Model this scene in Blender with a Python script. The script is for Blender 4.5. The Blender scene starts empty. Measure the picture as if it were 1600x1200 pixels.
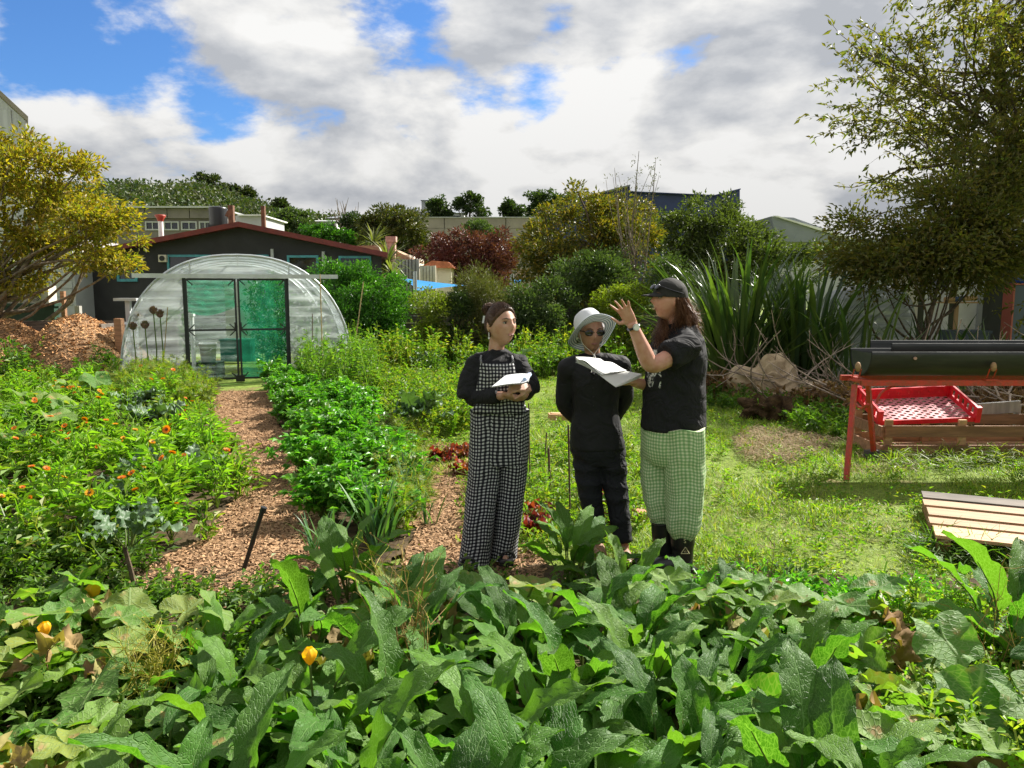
import bpy, bmesh, math, random
import numpy as np
from mathutils import Vector, Matrix, Euler

SC = bpy.context.scene
COL = SC.collection
R = math.radians
rng = np.random.default_rng(11)
random.seed(11)

# ---------------------------------------------------------------- camera
CAM_H, FPX, HORIZON = 1.70, 1200.0, 455.0
PITCH = math.atan((600 - HORIZON) / FPX)
cam_d = bpy.data.cameras.new('camera')
cam_d.sensor_width = 36.0
cam_d.lens = 36.0 * FPX / 1600.0
cam_d.clip_start = 0.05
cam_d.clip_end = 6000
cam = bpy.data.objects.new('camera', cam_d)
cam.location = (0, 0, CAM_H)
cam.rotation_euler = (math.pi / 2 - PITCH, 0, 0)
COL.objects.link(cam)
SC.camera = cam

# ---------------------------------------------------------------- sun, sky, exposure
SUN_DIR = Vector((0.81, 0.65, 0.90)).normalized()      # towards the sun: ahead, to the right
sun_d = bpy.data.lights.new('sun', 'SUN')
sun_d.energy = 5.0
sun_d.angle = R(0.53)
sun_d.color = (1.0, 0.95, 0.86)
sun = bpy.data.objects.new('sun', sun_d)
sun.rotation_euler = SUN_DIR.to_track_quat('Z', 'Y').to_euler()
COL.objects.link(sun)

SC.view_settings.view_transform = 'Standard'
SC.view_settings.look = 'None'
SC.view_settings.gamma = 1.0
SC.view_settings.exposure = 1.32
SC.view_settings.use_curve_mapping = False
SC.render.engine = 'CYCLES'
SC.cycles.max_bounces = 6
SC.cycles.diffuse_bounces = 3
SC.cycles.glossy_bounces = 2
SC.cycles.transmission_bounces = 4
SC.cycles.transparent_max_bounces = 12
SC.cycles.caustics_reflective = False
SC.cycles.caustics_refractive = False
SC.cycles.use_denoising = True
SC.cycles.use_adaptive_sampling = True
SC.cycles.adaptive_threshold = 0.02


class NT:
    """small helper round a node tree"""
    def __init__(self, tree):
        self.t = tree
        self.t.nodes.clear()

    def n(self, typ, ins=None, **props):
        nd = self.t.nodes.new('ShaderNode' + typ)
        for k, v in props.items():
            setattr(nd, k, v)
        for k, v in (ins or {}).items():
            self.set(nd, k, v)
        return nd

    def set(self, nd, k, v):
        sock = nd.inputs[k]
        if isinstance(v, bpy.types.NodeSocket):
            self.t.links.new(v, sock)
        elif isinstance(v, bpy.types.Node):
            self.t.links.new(v.outputs[0], sock)
        else:
            if sock.type == 'RGBA' and len(v) == 3:
                v = (*v, 1)
            sock.default_value = v

    def math(self, op, a, b=0.0, clamp=False):
        nd = self.t.nodes.new('ShaderNodeMath')
        nd.operation = op
        nd.use_clamp = clamp
        self.set(nd, 0, a)
        self.set(nd, 1, b)
        return nd.outputs[0]

    def ramp(self, fac, stops, interp='LINEAR'):
        nd = self.t.nodes.new('ShaderNodeValToRGB')
        nd.color_ramp.interpolation = interp
        el = nd.color_ramp.elements
        while len(el) < len(stops):
            el.new(0.5)
        for e, (p, c) in zip(el, stops):
            e.position = p
            e.color = (c, c, c, 1) if isinstance(c, (int, float)) else (*c, 1)
        self.set(nd, 0, fac)
        return nd.outputs[0]

    def mix(self, fac, a, b, mode='MIX'):
        nd = self.t.nodes.new('ShaderNodeMix')
        nd.data_type = 'RGBA'
        nd.blend_type = mode
        self.set(nd, 0, fac)
        self.set(nd, 6, a)
        self.set(nd, 7, b)
        return nd.outputs[2]

    def maprange(self, v, a, b, c=0.0, d=1.0, smooth=True):
        nd = self.t.nodes.new('ShaderNodeMapRange')
        nd.interpolation_type = 'SMOOTHSTEP' if smooth else 'LINEAR'
        for i, x in enumerate((v, a, b, c, d)):
            self.set(nd, i, x)
        return nd.outputs[0]


SKY_GAPS = [(0, 75, .16, .17), (120, 0, .12, .15), (250, 132, .09, .15), (355, 178, .07, .16), (20, 150, .08, .11), (265, 12, .07, .11), (650, 8, .12, .19), (840, 155, .075, .15), (740, 160, .055, .11), (880, 5, .07, .12), (430, 20, .05, .08)]


def ray(px, py):
    xr, yr = (px - 800) / FPX, (600 - py) / FPX
    c, s = math.cos(PITCH), math.sin(PITCH)
    return Vector((xr, c + yr * s, -s + yr * c))


def build_world():
    w = bpy.data.worlds.new('World')
    SC.world = w
    w.use_nodes = True
    t = NT(w.node_tree)
    sky = t.n('TexSky')
    sky.sky_type = 'NISHITA'
    sky.sun_disc = False
    sky.sun_elevation = math.asin(SUN_DIR.z)
    sky.sun_rotation = math.atan2(SUN_DIR.x, SUN_DIR.y)
    sky.air_density = 1.0
    sky.dust_density = 0.6
    tc = t.n('TexCoord')
    D = tc.outputs['Generated']
    sep = t.n('SeparateXYZ', {0: D})
    zz = t.math('ADD', t.math('MAXIMUM', sep.outputs[2], 0.0), 0.55)
    u = t.math('DIVIDE', sep.outputs[0], zz)
    v = t.math('DIVIDE', sep.outputs[1], zz)
    w_ = t.math('MULTIPLY', sep.outputs[2], 1.9)
    p = t.n('CombineXYZ', {0: u, 1: v, 2: w_})

    def cloud(off, scale, detail, rough, dist):
        add = t.n('VectorMath', {0: p.outputs[0], 1: off})
        return t.n('TexNoise', {'Vector': add.outputs[0], 'Scale': scale, 'Detail': detail,
                                'Roughness': rough, 'Distortion': dist}, noise_dimensions='3D').outputs[0]
    O = (5.3, 2.2, 0.7)
    big = cloud(O, 3.0, 11.0, 0.58, 0.1)
    side = cloud((O[0] + 0.03, O[1], O[2] + 0.055), 3.0, 11.0, 0.58, 0.1)     # a little towards the light
    soft = cloud((9.0, 2.0, 4.0), 3.2, 3.0, 0.5, 0.0)
    dens = t.math('ADD', big, t.maprange(sep.outputs[2], 0.02, 0.24, 0.09, 0.0))
    # clear patches between the clouds, as the photograph shows them
    for (px, py, rad, amt) in SKY_GAPS:
        g = t.n('VectorMath', {0: D, 1: ray(px, py).normalized()}, operation='DISTANCE').outputs['Value']
        dens = t.math('SUBTRACT', dens, t.maprange(g, 0.0, rad, amt, 0.0))
    cover = t.maprange(dens, 0.30, 0.41)
    lo = cloud(O, 3.0, 3.0, 0.45, 0.1)
    lo2 = cloud((O[0] + 0.06, O[1], O[2] + 0.13), 3.0, 3.0, 0.45, 0.1)
    lit = t.math('ADD', t.math('MULTIPLY', t.math('SUBTRACT', lo, lo2), 1.5), t.math('MULTIPLY', t.math('SUBTRACT', big, side), 1.9))
    thick = t.maprange(dens, 0.36, 0.66, 1.0, 0.74)
    s = t.math('ADD', t.math('ADD', thick, t.math('MULTIPLY', t.math('SUBTRACT', soft, 0.5), 0.25)), lit)
    s = t.math('MINIMUM', t.math('MAXIMUM', s, 0.67), 1.08)
    tone = t.mix(t.maprange(s, 0.5, 1.0, smooth=False), (0.76, 0.82, 0.93), (1.0, 0.995, 0.98))
    sc_ = t.n('VectorMath', {0: tone, 'Scale': t.math('MULTIPLY', t.math('MULTIPLY', s, t.maprange(sep.outputs[2], 0.0, 0.3, 0.80, 1.0)), 3.55)}, operation='SCALE')
    skyc = t.mix(1.0, sky, (0.24, 0.41, 0.64), 'MULTIPLY')
    col = t.mix(cover, skyc, sc_.outputs[0])
    bg = t.n('Background', {'Color': col, 'Strength': 0.1})
    out = t.n('OutputWorld')
    t.t.links.new(bg.outputs[0], out.inputs[0])


build_world()


# ---------------------------------------------------------------- placing
def at(px, py, Y):
    """the point at depth Y seen at photo pixel px, py"""
    r = ray(px, py)
    return Vector((0, 0, CAM_H)) + r * (Y / r.y)


def gp(px, py, z=0.0):
    """the point on the ground seen at a photo pixel"""
    r = ray(px, py)
    return Vector((0, 0, CAM_H)) + r * ((z - CAM_H) / r.z)


# ---------------------------------------------------------------- objects
def tag(o, label=None, cat=None, group=None, kind=None):
    for k, v in (('label', label), ('category', cat), ('group', group), ('kind', kind)):
        if v:
            o[k] = v
    return o


def link(name, data, parent=None, loc=None, rot=None, scale=None):
    o = bpy.data.objects.new(name, data)
    COL.objects.link(o)
    if parent is not None:
        o.parent = parent
    if loc is not None:
        o.location = loc
    if rot is not None:
        o.rotation_euler = rot
    if scale is not None:
        o.scale = (scale,) * 3 if isinstance(scale, (int, float)) else scale
    return o


def thing(name, label, cat, loc=(0, 0, 0), rotz=0.0, group=None):
    o = link(name, None, loc=loc, rot=(0, 0, rotz))
    o.empty_display_size = 0.1
    return tag(o, label, cat, group)


def copy_tree(o, parent=None):
    c = o.copy()
    COL.objects.link(c)
    c.parent = parent
    for ch in o.children:
        copy_tree(ch, c)
    return c


class MB:
    """collects numpy geometry for ONE mesh"""
    def __init__(self):
        self.v, self.f, self.m, self.uv, self.n = [], [], [], [], 0

    def add(self, V, F, mi=0, uv=None):
        V = np.asarray(V, float).reshape(-1, 3)
        F = np.asarray(F, int)
        self.v.append(V)
        self.f.append(F + self.n)
        self.m.append(np.full(len(F), mi, int))
        self.uv.append(np.zeros((len(V), 2)) if uv is None else np.asarray(uv, float))
        self.n += len(V)
        return self

    def box(self, c, d, mi=0, rot=None, taper=1.0):
        x, y, z = np.asarray(d, float) / 2
        V = np.array([[-x, -y, -z], [x, -y, -z], [x, y, -z], [-x, y, -z], [-x * taper, -y * taper, z], [x * taper, -y * taper, z], [x * taper, y * taper, z], [-x * taper, y * taper, z]])
        if rot is not None:
            V = V @ np.array(Euler(rot).to_matrix()).T
        F = [[0, 3, 2, 1], [4, 5, 6, 7], [0, 1, 5, 4], [1, 2, 6, 5], [2, 3, 7, 6], [3, 0, 4, 7]]
        return self.add(V + np.asarray(c, float), F, mi)

    def quad(self, a, b, c, d, mi=0):
        return self.add([a, b, c, d], [[0, 1, 2, 3]], mi)

    def tube(self, P, r, sides=6, mi=0, cap=True):
        V, F, uv = tube_np(P, r, sides)
        self.add(V, F, mi, uv)
        if cap:
            n0 = self.n - len(V)
            P = np.asarray(P, float)
            for k, row in ((0, 0), (-1, len(P) - 1)):
                ring = V[row * (sides + 1):row * (sides + 1) + sides]
                c = ring.mean(0)
                idx = np.arange(sides)
                F2 = np.stack([idx, (idx + 1) % sides, np.full(sides, sides)], 1)
                self.add(np.vstack([ring, c]), F2 if k else F2[:, ::-1], mi)
        return self

    def lathe(self, prof, c=(0, 0, 0), sides=16, mi=0):
        prof = np.asarray(prof, float)
        a = np.linspace(0, 2 * np.pi, sides, endpoint=False)
        V = np.stack([prof[:, None, 0] * np.cos(a), prof[:, None, 0] * np.sin(a), np.repeat(prof[:, 1:2], sides, 1)], -1).reshape(-1, 3)
        F = []
        for i in range(len(prof) - 1):
            for j in range(sides):
                k = (j + 1) % sides
                F.append([i * sides + j, i * sides + k, (i + 1) * sides + k, (i + 1) * sides + j])
        return self.add(V + np.asarray(c, float), F, mi)

    def sphere(self, c, r, seg=12, rings=8, mi=0):
        r = np.broadcast_to(np.asarray(r, float), (3,))
        th = np.linspace(0.001, np.pi - 0.001, rings + 1)
        ph = np.linspace(0, 2 * np.pi, seg, endpoint=False)
        V = np.stack([np.sin(th)[:, None] * np.cos(ph), np.sin(th)[:, None] * np.sin(ph), np.repeat(np.cos(th)[:, None], seg, 1)], -1).reshape(-1, 3) * r
        F = []
        for i in range(rings):
            for j in range(seg):
                k = (j + 1) % seg
                F.append([i * seg + j, (i + 1) * seg + j, (i + 1) * seg + k, i * seg + k])
        return self.add(V + np.asarray(c, float), F, mi)

    def grid(self, P, mi=0, uv=None, closed=False):
        """P[nu, nv, 3]"""
        P = np.asarray(P, float)
        nu, nv = P.shape[:2]
        i, j = np.meshgrid(np.arange(nu - 1), np.arange(nv - (0 if closed else 1)), indexing='ij')
        i, j = i.ravel(), j.ravel()
        k = (j + 1) % nv
        F = np.stack([i * nv + j, i * nv + k, (i + 1) * nv + k, (i + 1) * nv + j], 1)
        return self.add(P.reshape(-1, 3), F, mi, None if uv is None else np.asarray(uv).reshape(-1, 2))

    def mesh(self, name, mats, smooth=False):
        me = bpy.data.meshes.new(name)
        V = np.vstack(self.v)
        nl = [np.full(len(f), f.shape[1]) for f in self.f]
        loops = np.concatenate([f.ravel() for f in self.f])
        tot = np.concatenate(nl)
        me.vertices.add(len(V))
        me.vertices.foreach_set('co', V.astype(np.float32).ravel())
        me.loops.add(len(loops))
        me.loops.foreach_set('vertex_index', loops.astype(np.int32))
        me.polygons.add(len(tot))
        st = np.concatenate([[0], np.cumsum(tot)[:-1]])
        me.polygons.foreach_set('loop_start', st.astype(np.int32))
        for m in (mats if isinstance(mats, (list, tuple)) else [mats]):
            me.materials.append(m)
        me.polygons.foreach_set('material_index', np.concatenate(self.m).astype(np.int32))
        me.polygons.foreach_set('use_smooth', np.full(len(tot), bool(smooth)))
        uvl = me.uv_layers.new(name='UVMap')
        uvl.data.foreach_set('uv', np.vstack(self.uv)[loops].astype(np.float32).ravel())
        me.update(calc_edges=True)
        me.validate()
        return me

    def build(self, name, mats, parent=None, smooth=False, **kw):
        return link(name, self.mesh(name, mats, smooth), parent, **kw)


def tube_np(P, r, sides=6):
    P = np.asarray(P, float)
    n = len(P)
    r = np.broadcast_to(np.asarray(r, float), (n,))
    T = np.gradient(P, axis=0)
    T /= np.linalg.norm(T, axis=1, keepdims=True) + 1e-9
    mean = P[-1] - P[0]
    mean = mean / (np.linalg.norm(mean) + 1e-9)
    ref = np.array([0, 0, 1.0]) if abs(mean[2]) < 0.8 else np.array([1.0, 0, 0])
    A = np.cross(T, ref)
    A /= np.linalg.norm(A, axis=1, keepdims=True) + 1e-9
    B = np.cross(T, A)
    a = np.linspace(0, 2 * np.pi, sides + 1)
    V = P[:, None] + r[:, None, None] * (np.cos(a)[None, :, None] * A[:, None] + np.sin(a)[None, :, None] * B[:, None])
    L = np.concatenate([[0], np.cumsum(np.linalg.norm(np.diff(P, axis=0), axis=1))])
    uv = np.stack([np.broadcast_to(a / (2 * np.pi), (n, sides + 1)), np.repeat(L[:, None], sides + 1, 1)], -1).reshape(-1, 2)
    i, j = np.meshgrid(np.arange(n - 1), np.arange(sides), indexing='ij')
    i, j = i.ravel(), j.ravel()
    w = sides + 1
    F = np.stack([i * w + j, (i + 1) * w + j, (i + 1) * w + j + 1, i * w + j + 1], 1)
    return V.reshape(-1, 3), F, uv


def frames(D, roll_up=None):
    """rotation matrices with local y along D and local z near roll_up"""
    D = np.asarray(D, float)
    D = D / (np.linalg.norm(D, axis=1, keepdims=True) + 1e-9)
    U = np.broadcast_to(np.array([0, 0, 1.0]), D.shape) if roll_up is None else np.asarray(roll_up, float)
    X = np.cross(D, U)
    ln = np.linalg.norm(X, axis=1, keepdims=True)
    X = np.where(ln < 1e-3, np.array([1.0, 0, 0]), X / (ln + 1e-9))
    Z = np.cross(X, D)
    return np.stack([X, D, Z], -1)


def scatter(mb, tV, tF, pos, M, scale, mi=0):
    tV, tF = np.asarray(tV, float), np.asarray(tF, int)
    pos = np.asarray(pos, float)
    N, K = len(pos), len(tV)
    s = np.asarray(scale, float)
    s = s[:, None] if s.ndim == 1 else s
    V = np.einsum('nij,nkj->nki', M, tV[None] * s[:, None, :]) + pos[:, None]
    F = (tF[None] + (np.arange(N) * K)[:, None, None]).reshape(-1, tF.shape[1])
    mb.add(V.reshape(-1, 3), F, mi)


# leaf outlines, length 1 along +y, face up +z
def leaf_t(w=0.45, fold=0.12, droop=0.15, at_=0.42):
    V = [[0, 0, 0], [-w / 2, at_, fold - droop * at_ ** 2], [w / 2, at_, fold - droop * at_ ** 2], [0, 1, -droop], [0, at_, -droop * at_ ** 2]]
    return np.array(V), np.array([[0, 2, 4], [0, 4, 1], [1, 4, 3], [2, 3, 4]])


def blade_t(w=0.06, droop=0.25):
    V = [[-w / 2, 0, 0], [w / 2, 0, 0], [-w * .4, .55, -droop * .3], [w * .4, .55, -droop * .3], [0, 1, -droop]]
    return np.array(V), np.array([[0, 1, 3], [0, 3, 2], [2, 3, 4]])


def leaf2(w=0.45, fold=0.14, droop=0.1, at_=0.45):
    return np.array([[0, 0, 0], [-w / 2, at_, fold], [w / 2, at_, fold], [0, 1, -droop]]), np.array([[0, 2, 3], [0, 3, 1]])


LEAF = leaf2()


def rand_dirs(n, up=0.0, r=rng):
    D = r.normal(size=(n, 3))
    D /= np.linalg.norm(D, axis=1, keepdims=True)
    D[:, 2] += up
    return D / np.linalg.norm(D, axis=1, keepdims=True)


# ---------------------------------------------------------------- materials
MATS = {}


def newmat(name):
    m = bpy.data.materials.new(name)
    m.use_nodes = True
    MATS[name] = m
    return m, NT(m.node_tree)


def finish(t, surf, disp=None):
    o = t.n('OutputMaterial')
    t.t.links.new(surf.outputs[0], o.inputs[0])


def leaf_mat(name, cols, trans=0.38, rough=0.5, glow=1.5, spec=0.35, patch=0.0, patchcol=(0.3, 0.2, 0.05), bump=0.0, vein=None):
    """foliage: hue varies from leaf to leaf and plant to plant; light passes through"""
    m, t = newmat(name)
    g = t.n('NewGeometry')
    oi = t.n('ObjectInfo')
    f = t.math('FRACT', t.math('ADD', g.outputs['Random Per Island'], t.math('MULTIPLY', oi.outputs['Random'], 3.7)))
    st = [(i / max(1, len(cols) - 1), c) for i, c in enumerate(cols)]
    c = t.ramp(f, st)
    br = t.maprange(oi.outputs['Random'], 0, 1, 0.82, 1.15, False)
    c = t.mix(1.0, c, t.n('CombineXYZ', {0: br, 1: br, 2: br}).outputs[0], 'MULTIPLY')
    if patch > 0:
        tc = t.n('TexCoord')
        nz = t.n('TexNoise', {'Vector': tc.outputs['Object'], 'Scale': 9.0, 'Detail': 3.0})
        c = t.mix(t.maprange(nz.outputs[0], 0.68 - patch, 0.78 - patch), c, patchcol)
    nrm = None
    if vein:
        uv = t.n('UVMap')
        vein_s, vein_c, vein_str = vein
        vo = t.n('TexVoronoi', {'Vector': uv.outputs[0], 'Scale': vein_s}, feature='DISTANCE_TO_EDGE')
        e = t.maprange(vo.outputs[0], 0.0, 0.12)
        sx = t.n('SeparateXYZ', {0: uv.outputs[0]})
        mid = t.maprange(t.math('ABSOLUTE', t.math('SUBTRACT', sx.outputs[0], 0.5)), 0.006, 0.03)
        side = t.math('ABSOLUTE', t.math('SUBTRACT', t.math('FRACT', t.math('SUBTRACT', t.math('MULTIPLY', sx.outputs[1], 4.6), t.math('MULTIPLY', t.math('ABSOLUTE', t.math('SUBTRACT', sx.outputs[0], 0.5)), 7.0))), 0.5))
        sidem = t.maprange(side, 0.0, 0.10)
        hgt = t.math('MULTIPLY', t.math('MULTIPLY', t.math('ADD', t.math('MULTIPLY', e, 0.7), 0.3), mid), t.math('ADD', t.math('MULTIPLY', sidem, 0.6), 0.4))
        c = t.mix(t.math('MULTIPLY', t.math('SUBTRACT', 1.0, hgt), 0.8), c, vein_c)
        b = t.n('Bump', {'Strength': vein_str, 'Distance': 0.010, 'Height': hgt})
        nrm = b.outputs[0]
    ins = {'Base Color': c, 'Roughness': rough, 'Specular IOR Level': spec}
    pr = t.n('BsdfPrincipled', ins)
    tcol = t.mix(1.0, c, (glow * 0.98, glow * 1.18, glow * 0.28), 'MULTIPLY')
    tr = t.n('BsdfTranslucent', {'Color': tcol})
    if nrm is not None:
        t.set(pr, 'Normal', nrm)
    mx = t.n('MixShader', {0: trans})
    t.t.links.new(pr.outputs[0], mx.inputs[1])
    t.t.links.new(tr.outputs[0], mx.inputs[2])
    finish(t, mx)
    return m


def mat(name, col, rough=0.6, metal=0.0, var=0.0, scale=6.0, col2=None, bump=0.0, bscale=40.0, spec=0.5, island=False, coords='Object', stretch=None, trans=0.0):
    m, t = newmat(name)
    tc = t.n('TexCoord')
    vec = tc.outputs[coords]
    if stretch:
        vec = t.n('Mapping', {0: vec, 3: stretch}).outputs[0]
    c = None
    if var > 0 or col2 is not None:
        nz = t.n('TexNoise', {'Vector': vec, 'Scale': scale, 'Detail': 6.0, 'Roughness': 0.6})
        c2 = col2 if col2 is not None else tuple(x * (1 - var) for x in col)
        c1 = col if col2 is not None else tuple(min(1, x * (1 + var)) for x in col)
        c = t.mix(t.maprange(nz.outputs[0], 0.35, 0.65), c1, c2)
    if island:
        g = t.n('NewGeometry')
        oi = t.n('ObjectInfo')
        f = t.math('FRACT', t.math('ADD', g.outputs['Random Per Island'], t.math('MULTIPLY', oi.outputs['Random'], 3.7)))
        b = t.maprange(f, 0, 1, 0.6, 1.35, False)
        c = t.mix(1.0, c if c is not None else (*col, 1), t.n('CombineXYZ', {0: b, 1: b, 2: b}).outputs[0], 'MULTIPLY')
    pr = t.n('BsdfPrincipled', {'Base Color': c if c is not None else col, 'Roughness': rough, 'Metallic': metal, 'Specular IOR Level': spec})
    if bump > 0:
        nz2 = t.n('TexNoise', {'Vector': vec, 'Scale': bscale, 'Detail': 5.0})
        bm_ = t.n('Bump', {'Strength': bump, 'Distance': 0.02, 'Height': nz2.outputs[0]})
        t.set(pr, 'Normal', bm_.outputs[0])
    surf = pr
    if trans > 0:
        tr = t.n('BsdfTranslucent', {'Color': c if c is not None else col})
        surf = t.n('MixShader', {0: trans})
        t.t.links.new(pr.outputs[0], surf.inputs[1])
        t.t.links.new(tr.outputs[0], surf.inputs[2])
    finish(t, surf)
    return m
# ================================================================ materials of the place
def ground_material():
    m, t = newmat('ground')
    tc = t.n('TexCoord')
    n1 = t.n('TexNoise', {'Vector': tc.outputs['Object'], 'Scale': 0.9, 'Detail': 6.0, 'Roughness': 0.65})
    n2 = t.n('TexNoise', {'Vector': tc.outputs['Object'], 'Scale': 22.0, 'Detail': 5.0, 'Roughness': 0.7})
    c = t.mix(t.maprange(n2.outputs[0], 0.35, 0.7), (0.10, 0.14, 0.025), (0.21, 0.28, 0.05))
    c = t.mix(t.maprange(n1.outputs[0], 0.54, 0.68), c, (0.17, 0.12, 0.06))
    pr = t.n('BsdfPrincipled', {'Base Color': c, 'Roughness': 0.9, 'Specular IOR Level': 0.15})
    b = t.n('Bump', {'Strength': 0.7, 'Distance': 0.03, 'Height': n2.outputs[0]})
    t.set(pr, 'Normal', b.outputs[0])
    finish(t, pr)
    return m


def chips_material():
    m, t = newmat('wood_chips')
    tc = t.n('TexCoord')
    v = t.n('TexVoronoi', {'Vector': t.n('Mapping', {0: tc.outputs['Object'], 3: (1, 1.6, 1)}).outputs[0], 'Scale': 42.0, 'Randomness': 1.0})
    n1 = t.n('TexNoise', {'Vector': tc.outputs['Object'], 'Scale': 2.0, 'Detail': 4.0})
    f = t.n('SeparateColor', {0: v.outputs['Color']})
    c = t.ramp(f.outputs[0], [(0, (0.09, 0.048, 0.025)), (0.5, (0.25, 0.14, 0.07)), (1, (0.40, 0.25, 0.13))])
    c = t.mix(t.maprange(n1.outputs[0], 0.4, 0.7, 0, 0.5), c, (0.13, 0.08, 0.045))
    pr = t.n('BsdfPrincipled', {'Base Color': c, 'Roughness': 0.85, 'Specular IOR Level': 0.2})
    t.set(pr, 'Normal', t.n('Bump', {'Strength': 1.0, 'Distance': 0.03, 'Height': f.outputs[0]}).outputs[0])
    finish(t, pr)
    return m


M_GROUND = ground_material()
M_CHIPS = chips_material()
M_CHIP = mat('loose_wood_chip', (0.32, 0.195, 0.105), 0.8, island=True, spec=0.2)
M_CHIPP = mat('pile_wood_chip', (0.50, 0.27, 0.12), 0.8, island=True, spec=0.2)
M_SOIL = mat('soil', (0.045, 0.032, 0.02), 0.95, col2=(0.10, 0.072, 0.04), scale=9, bump=0.8, bscale=30, spec=0.1)
M_HILL = mat('hill_ground', (0.04, 0.065, 0.02), 0.95, col2=(0.10, 0.12, 0.04), scale=0.03, spec=0.1)
M_BARK = mat('bark', (0.10, 0.075, 0.05), 0.9, var=0.4, scale=14, bump=0.6, bscale=40, spec=0.15)
M_BARKG = mat('grey_bark', (0.20, 0.16, 0.12), 0.9, var=0.35, scale=10, bump=0.6, bscale=40, spec=0.15)
M_CHARCOAL = mat('charcoal_weatherboard', (0.022, 0.021, 0.024), 0.65, var=0.25, scale=1.5, bump=0.15, bscale=6)
M_REDTRIM = mat('red_barge_paint', (0.16, 0.022, 0.018), 0.5, var=0.2, scale=3)
M_TEAL = mat('teal_paint', (0.07, 0.30, 0.36), 0.5, var=0.15)
M_GLASS = mat('dark_window_glass', (0.012, 0.016, 0.022), 0.06, spec=0.8)
M_WHITE = mat('white_paint', (0.72, 0.72, 0.70), 0.55, var=0.08, scale=3)
M_CREAM = mat('cream_paint', (0.62, 0.57, 0.46), 0.6, var=0.12, scale=2)
M_BEIGE = mat('beige_concrete', (0.27, 0.235, 0.20), 0.8, var=0.12, scale=0.6)
M_GREYB = mat('grey_brown_cladding', (0.17, 0.15, 0.14), 0.75, var=0.15, scale=0.8)
M_LGREY = mat('light_grey_cladding', (0.42, 0.43, 0.44), 0.6, var=0.1, scale=1)
M_ROOFG = mat('grey_roof_iron', (0.21, 0.23, 0.26), 0.5, var=0.12, scale=0.8)
M_BLUEW = mat('dark_blue_cladding', (0.020, 0.035, 0.11), 0.5, var=0.2, scale=0.7)
M_SAIL = mat('blue_shade_cloth', (0.012, 0.24, 0.62), 0.7, var=0.1, trans=0.35)
M_GALV = mat('galvanised_steel', (0.55, 0.57, 0.58), 0.38, metal=0.8, var=0.1, scale=5)
M_DMETAL = mat('dark_steel', (0.035, 0.04, 0.04), 0.45, metal=0.5)
M_BLACKP = mat('black_plastic', (0.012, 0.012, 0.013), 0.35)
M_PINKB = mat('pink_brick', (0.50, 0.30, 0.24), 0.8, var=0.2, scale=6, bump=0.3)
M_ORANGE = mat('orange_roof', (0.50, 0.16, 0.07), 0.7, var=0.2)
M_OLDWOOD = mat('weathered_fence_wood', (0.10, 0.085, 0.07), 0.85, var=0.35, scale=5, bump=0.4, bscale=25, stretch=(0.3, 1, 3), island=True)
M_GREYWOOD = mat('silvered_wood', (0.34, 0.32, 0.29), 0.8, var=0.2, scale=4, stretch=(3, 3, 0.4))
M_PINE = mat('pine_board', (0.40, 0.235, 0.115), 0.7, var=0.25, scale=5, bump=0.2, bscale=20, stretch=(0.4, 4, 4), island=True)
M_PINED = mat('brown_board', (0.34, 0.17, 0.085), 0.75, var=0.25, scale=6, bump=0.2, stretch=(0.4, 4, 4), island=True)
M_GREENW = mat('dark_green_paint', (0.015, 0.05, 0.03), 0.55, var=0.2)
M_SILVERC = mat('pale_metal_cladding', (0.45, 0.46, 0.47), 0.45, metal=0.3, var=0.1, scale=2, stretch=(6, 6, 0.2))

L_YELLOW = leaf_mat('yellow_olive_leaves', [(.36, .25, .027), (.25, .21, .024), (.12, .15, .02), (.31, .19, .03), (.18, .18, .025)], 0.45, glow=1.4)
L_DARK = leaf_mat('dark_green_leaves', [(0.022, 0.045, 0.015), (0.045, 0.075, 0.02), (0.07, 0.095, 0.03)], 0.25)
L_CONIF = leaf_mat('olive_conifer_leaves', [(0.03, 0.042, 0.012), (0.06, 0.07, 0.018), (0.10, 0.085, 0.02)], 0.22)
L_PURPLE = leaf_mat('purple_leaves', [(0.06, 0.02, 0.024), (0.115, 0.035, 0.038), (0.17, 0.06, 0.055)], 0.25, glow=1.0)
L_AMBER = leaf_mat('amber_leaves', [(0.26, 0.17, 0.018), (0.17, 0.14, 0.02), (0.085, 0.095, 0.02), (0.06, 0.07, 0.02)], 0.32, glow=1.25)
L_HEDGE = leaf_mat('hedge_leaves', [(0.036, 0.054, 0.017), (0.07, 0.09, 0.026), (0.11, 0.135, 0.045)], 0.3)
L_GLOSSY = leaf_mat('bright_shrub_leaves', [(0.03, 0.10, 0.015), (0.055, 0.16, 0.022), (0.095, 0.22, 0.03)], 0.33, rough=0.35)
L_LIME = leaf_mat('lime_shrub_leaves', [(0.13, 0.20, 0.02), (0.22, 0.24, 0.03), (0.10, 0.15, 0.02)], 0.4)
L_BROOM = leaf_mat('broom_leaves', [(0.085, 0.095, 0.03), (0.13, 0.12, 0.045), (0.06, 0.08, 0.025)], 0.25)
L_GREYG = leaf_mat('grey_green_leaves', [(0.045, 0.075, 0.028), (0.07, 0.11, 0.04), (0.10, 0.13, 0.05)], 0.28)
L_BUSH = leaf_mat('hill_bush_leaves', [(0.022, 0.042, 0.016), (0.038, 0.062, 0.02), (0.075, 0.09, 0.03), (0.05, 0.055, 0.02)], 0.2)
L_RTREE = leaf_mat('narrow_olive_leaves', [(0.085, 0.088, 0.022), (0.13, 0.11, 0.026), (0.055, 0.075, 0.02), (0.14, 0.10, 0.03), (0.08, 0.10, 0.025)], 0.42, glow=1.6)
L_FLAX = leaf_mat('flax_blades', [(0.035, 0.072, 0.026), (0.055, 0.095, 0.028), (0.085, 0.125, 0.032)], 0.3, rough=0.32, spec=0.5)
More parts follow.
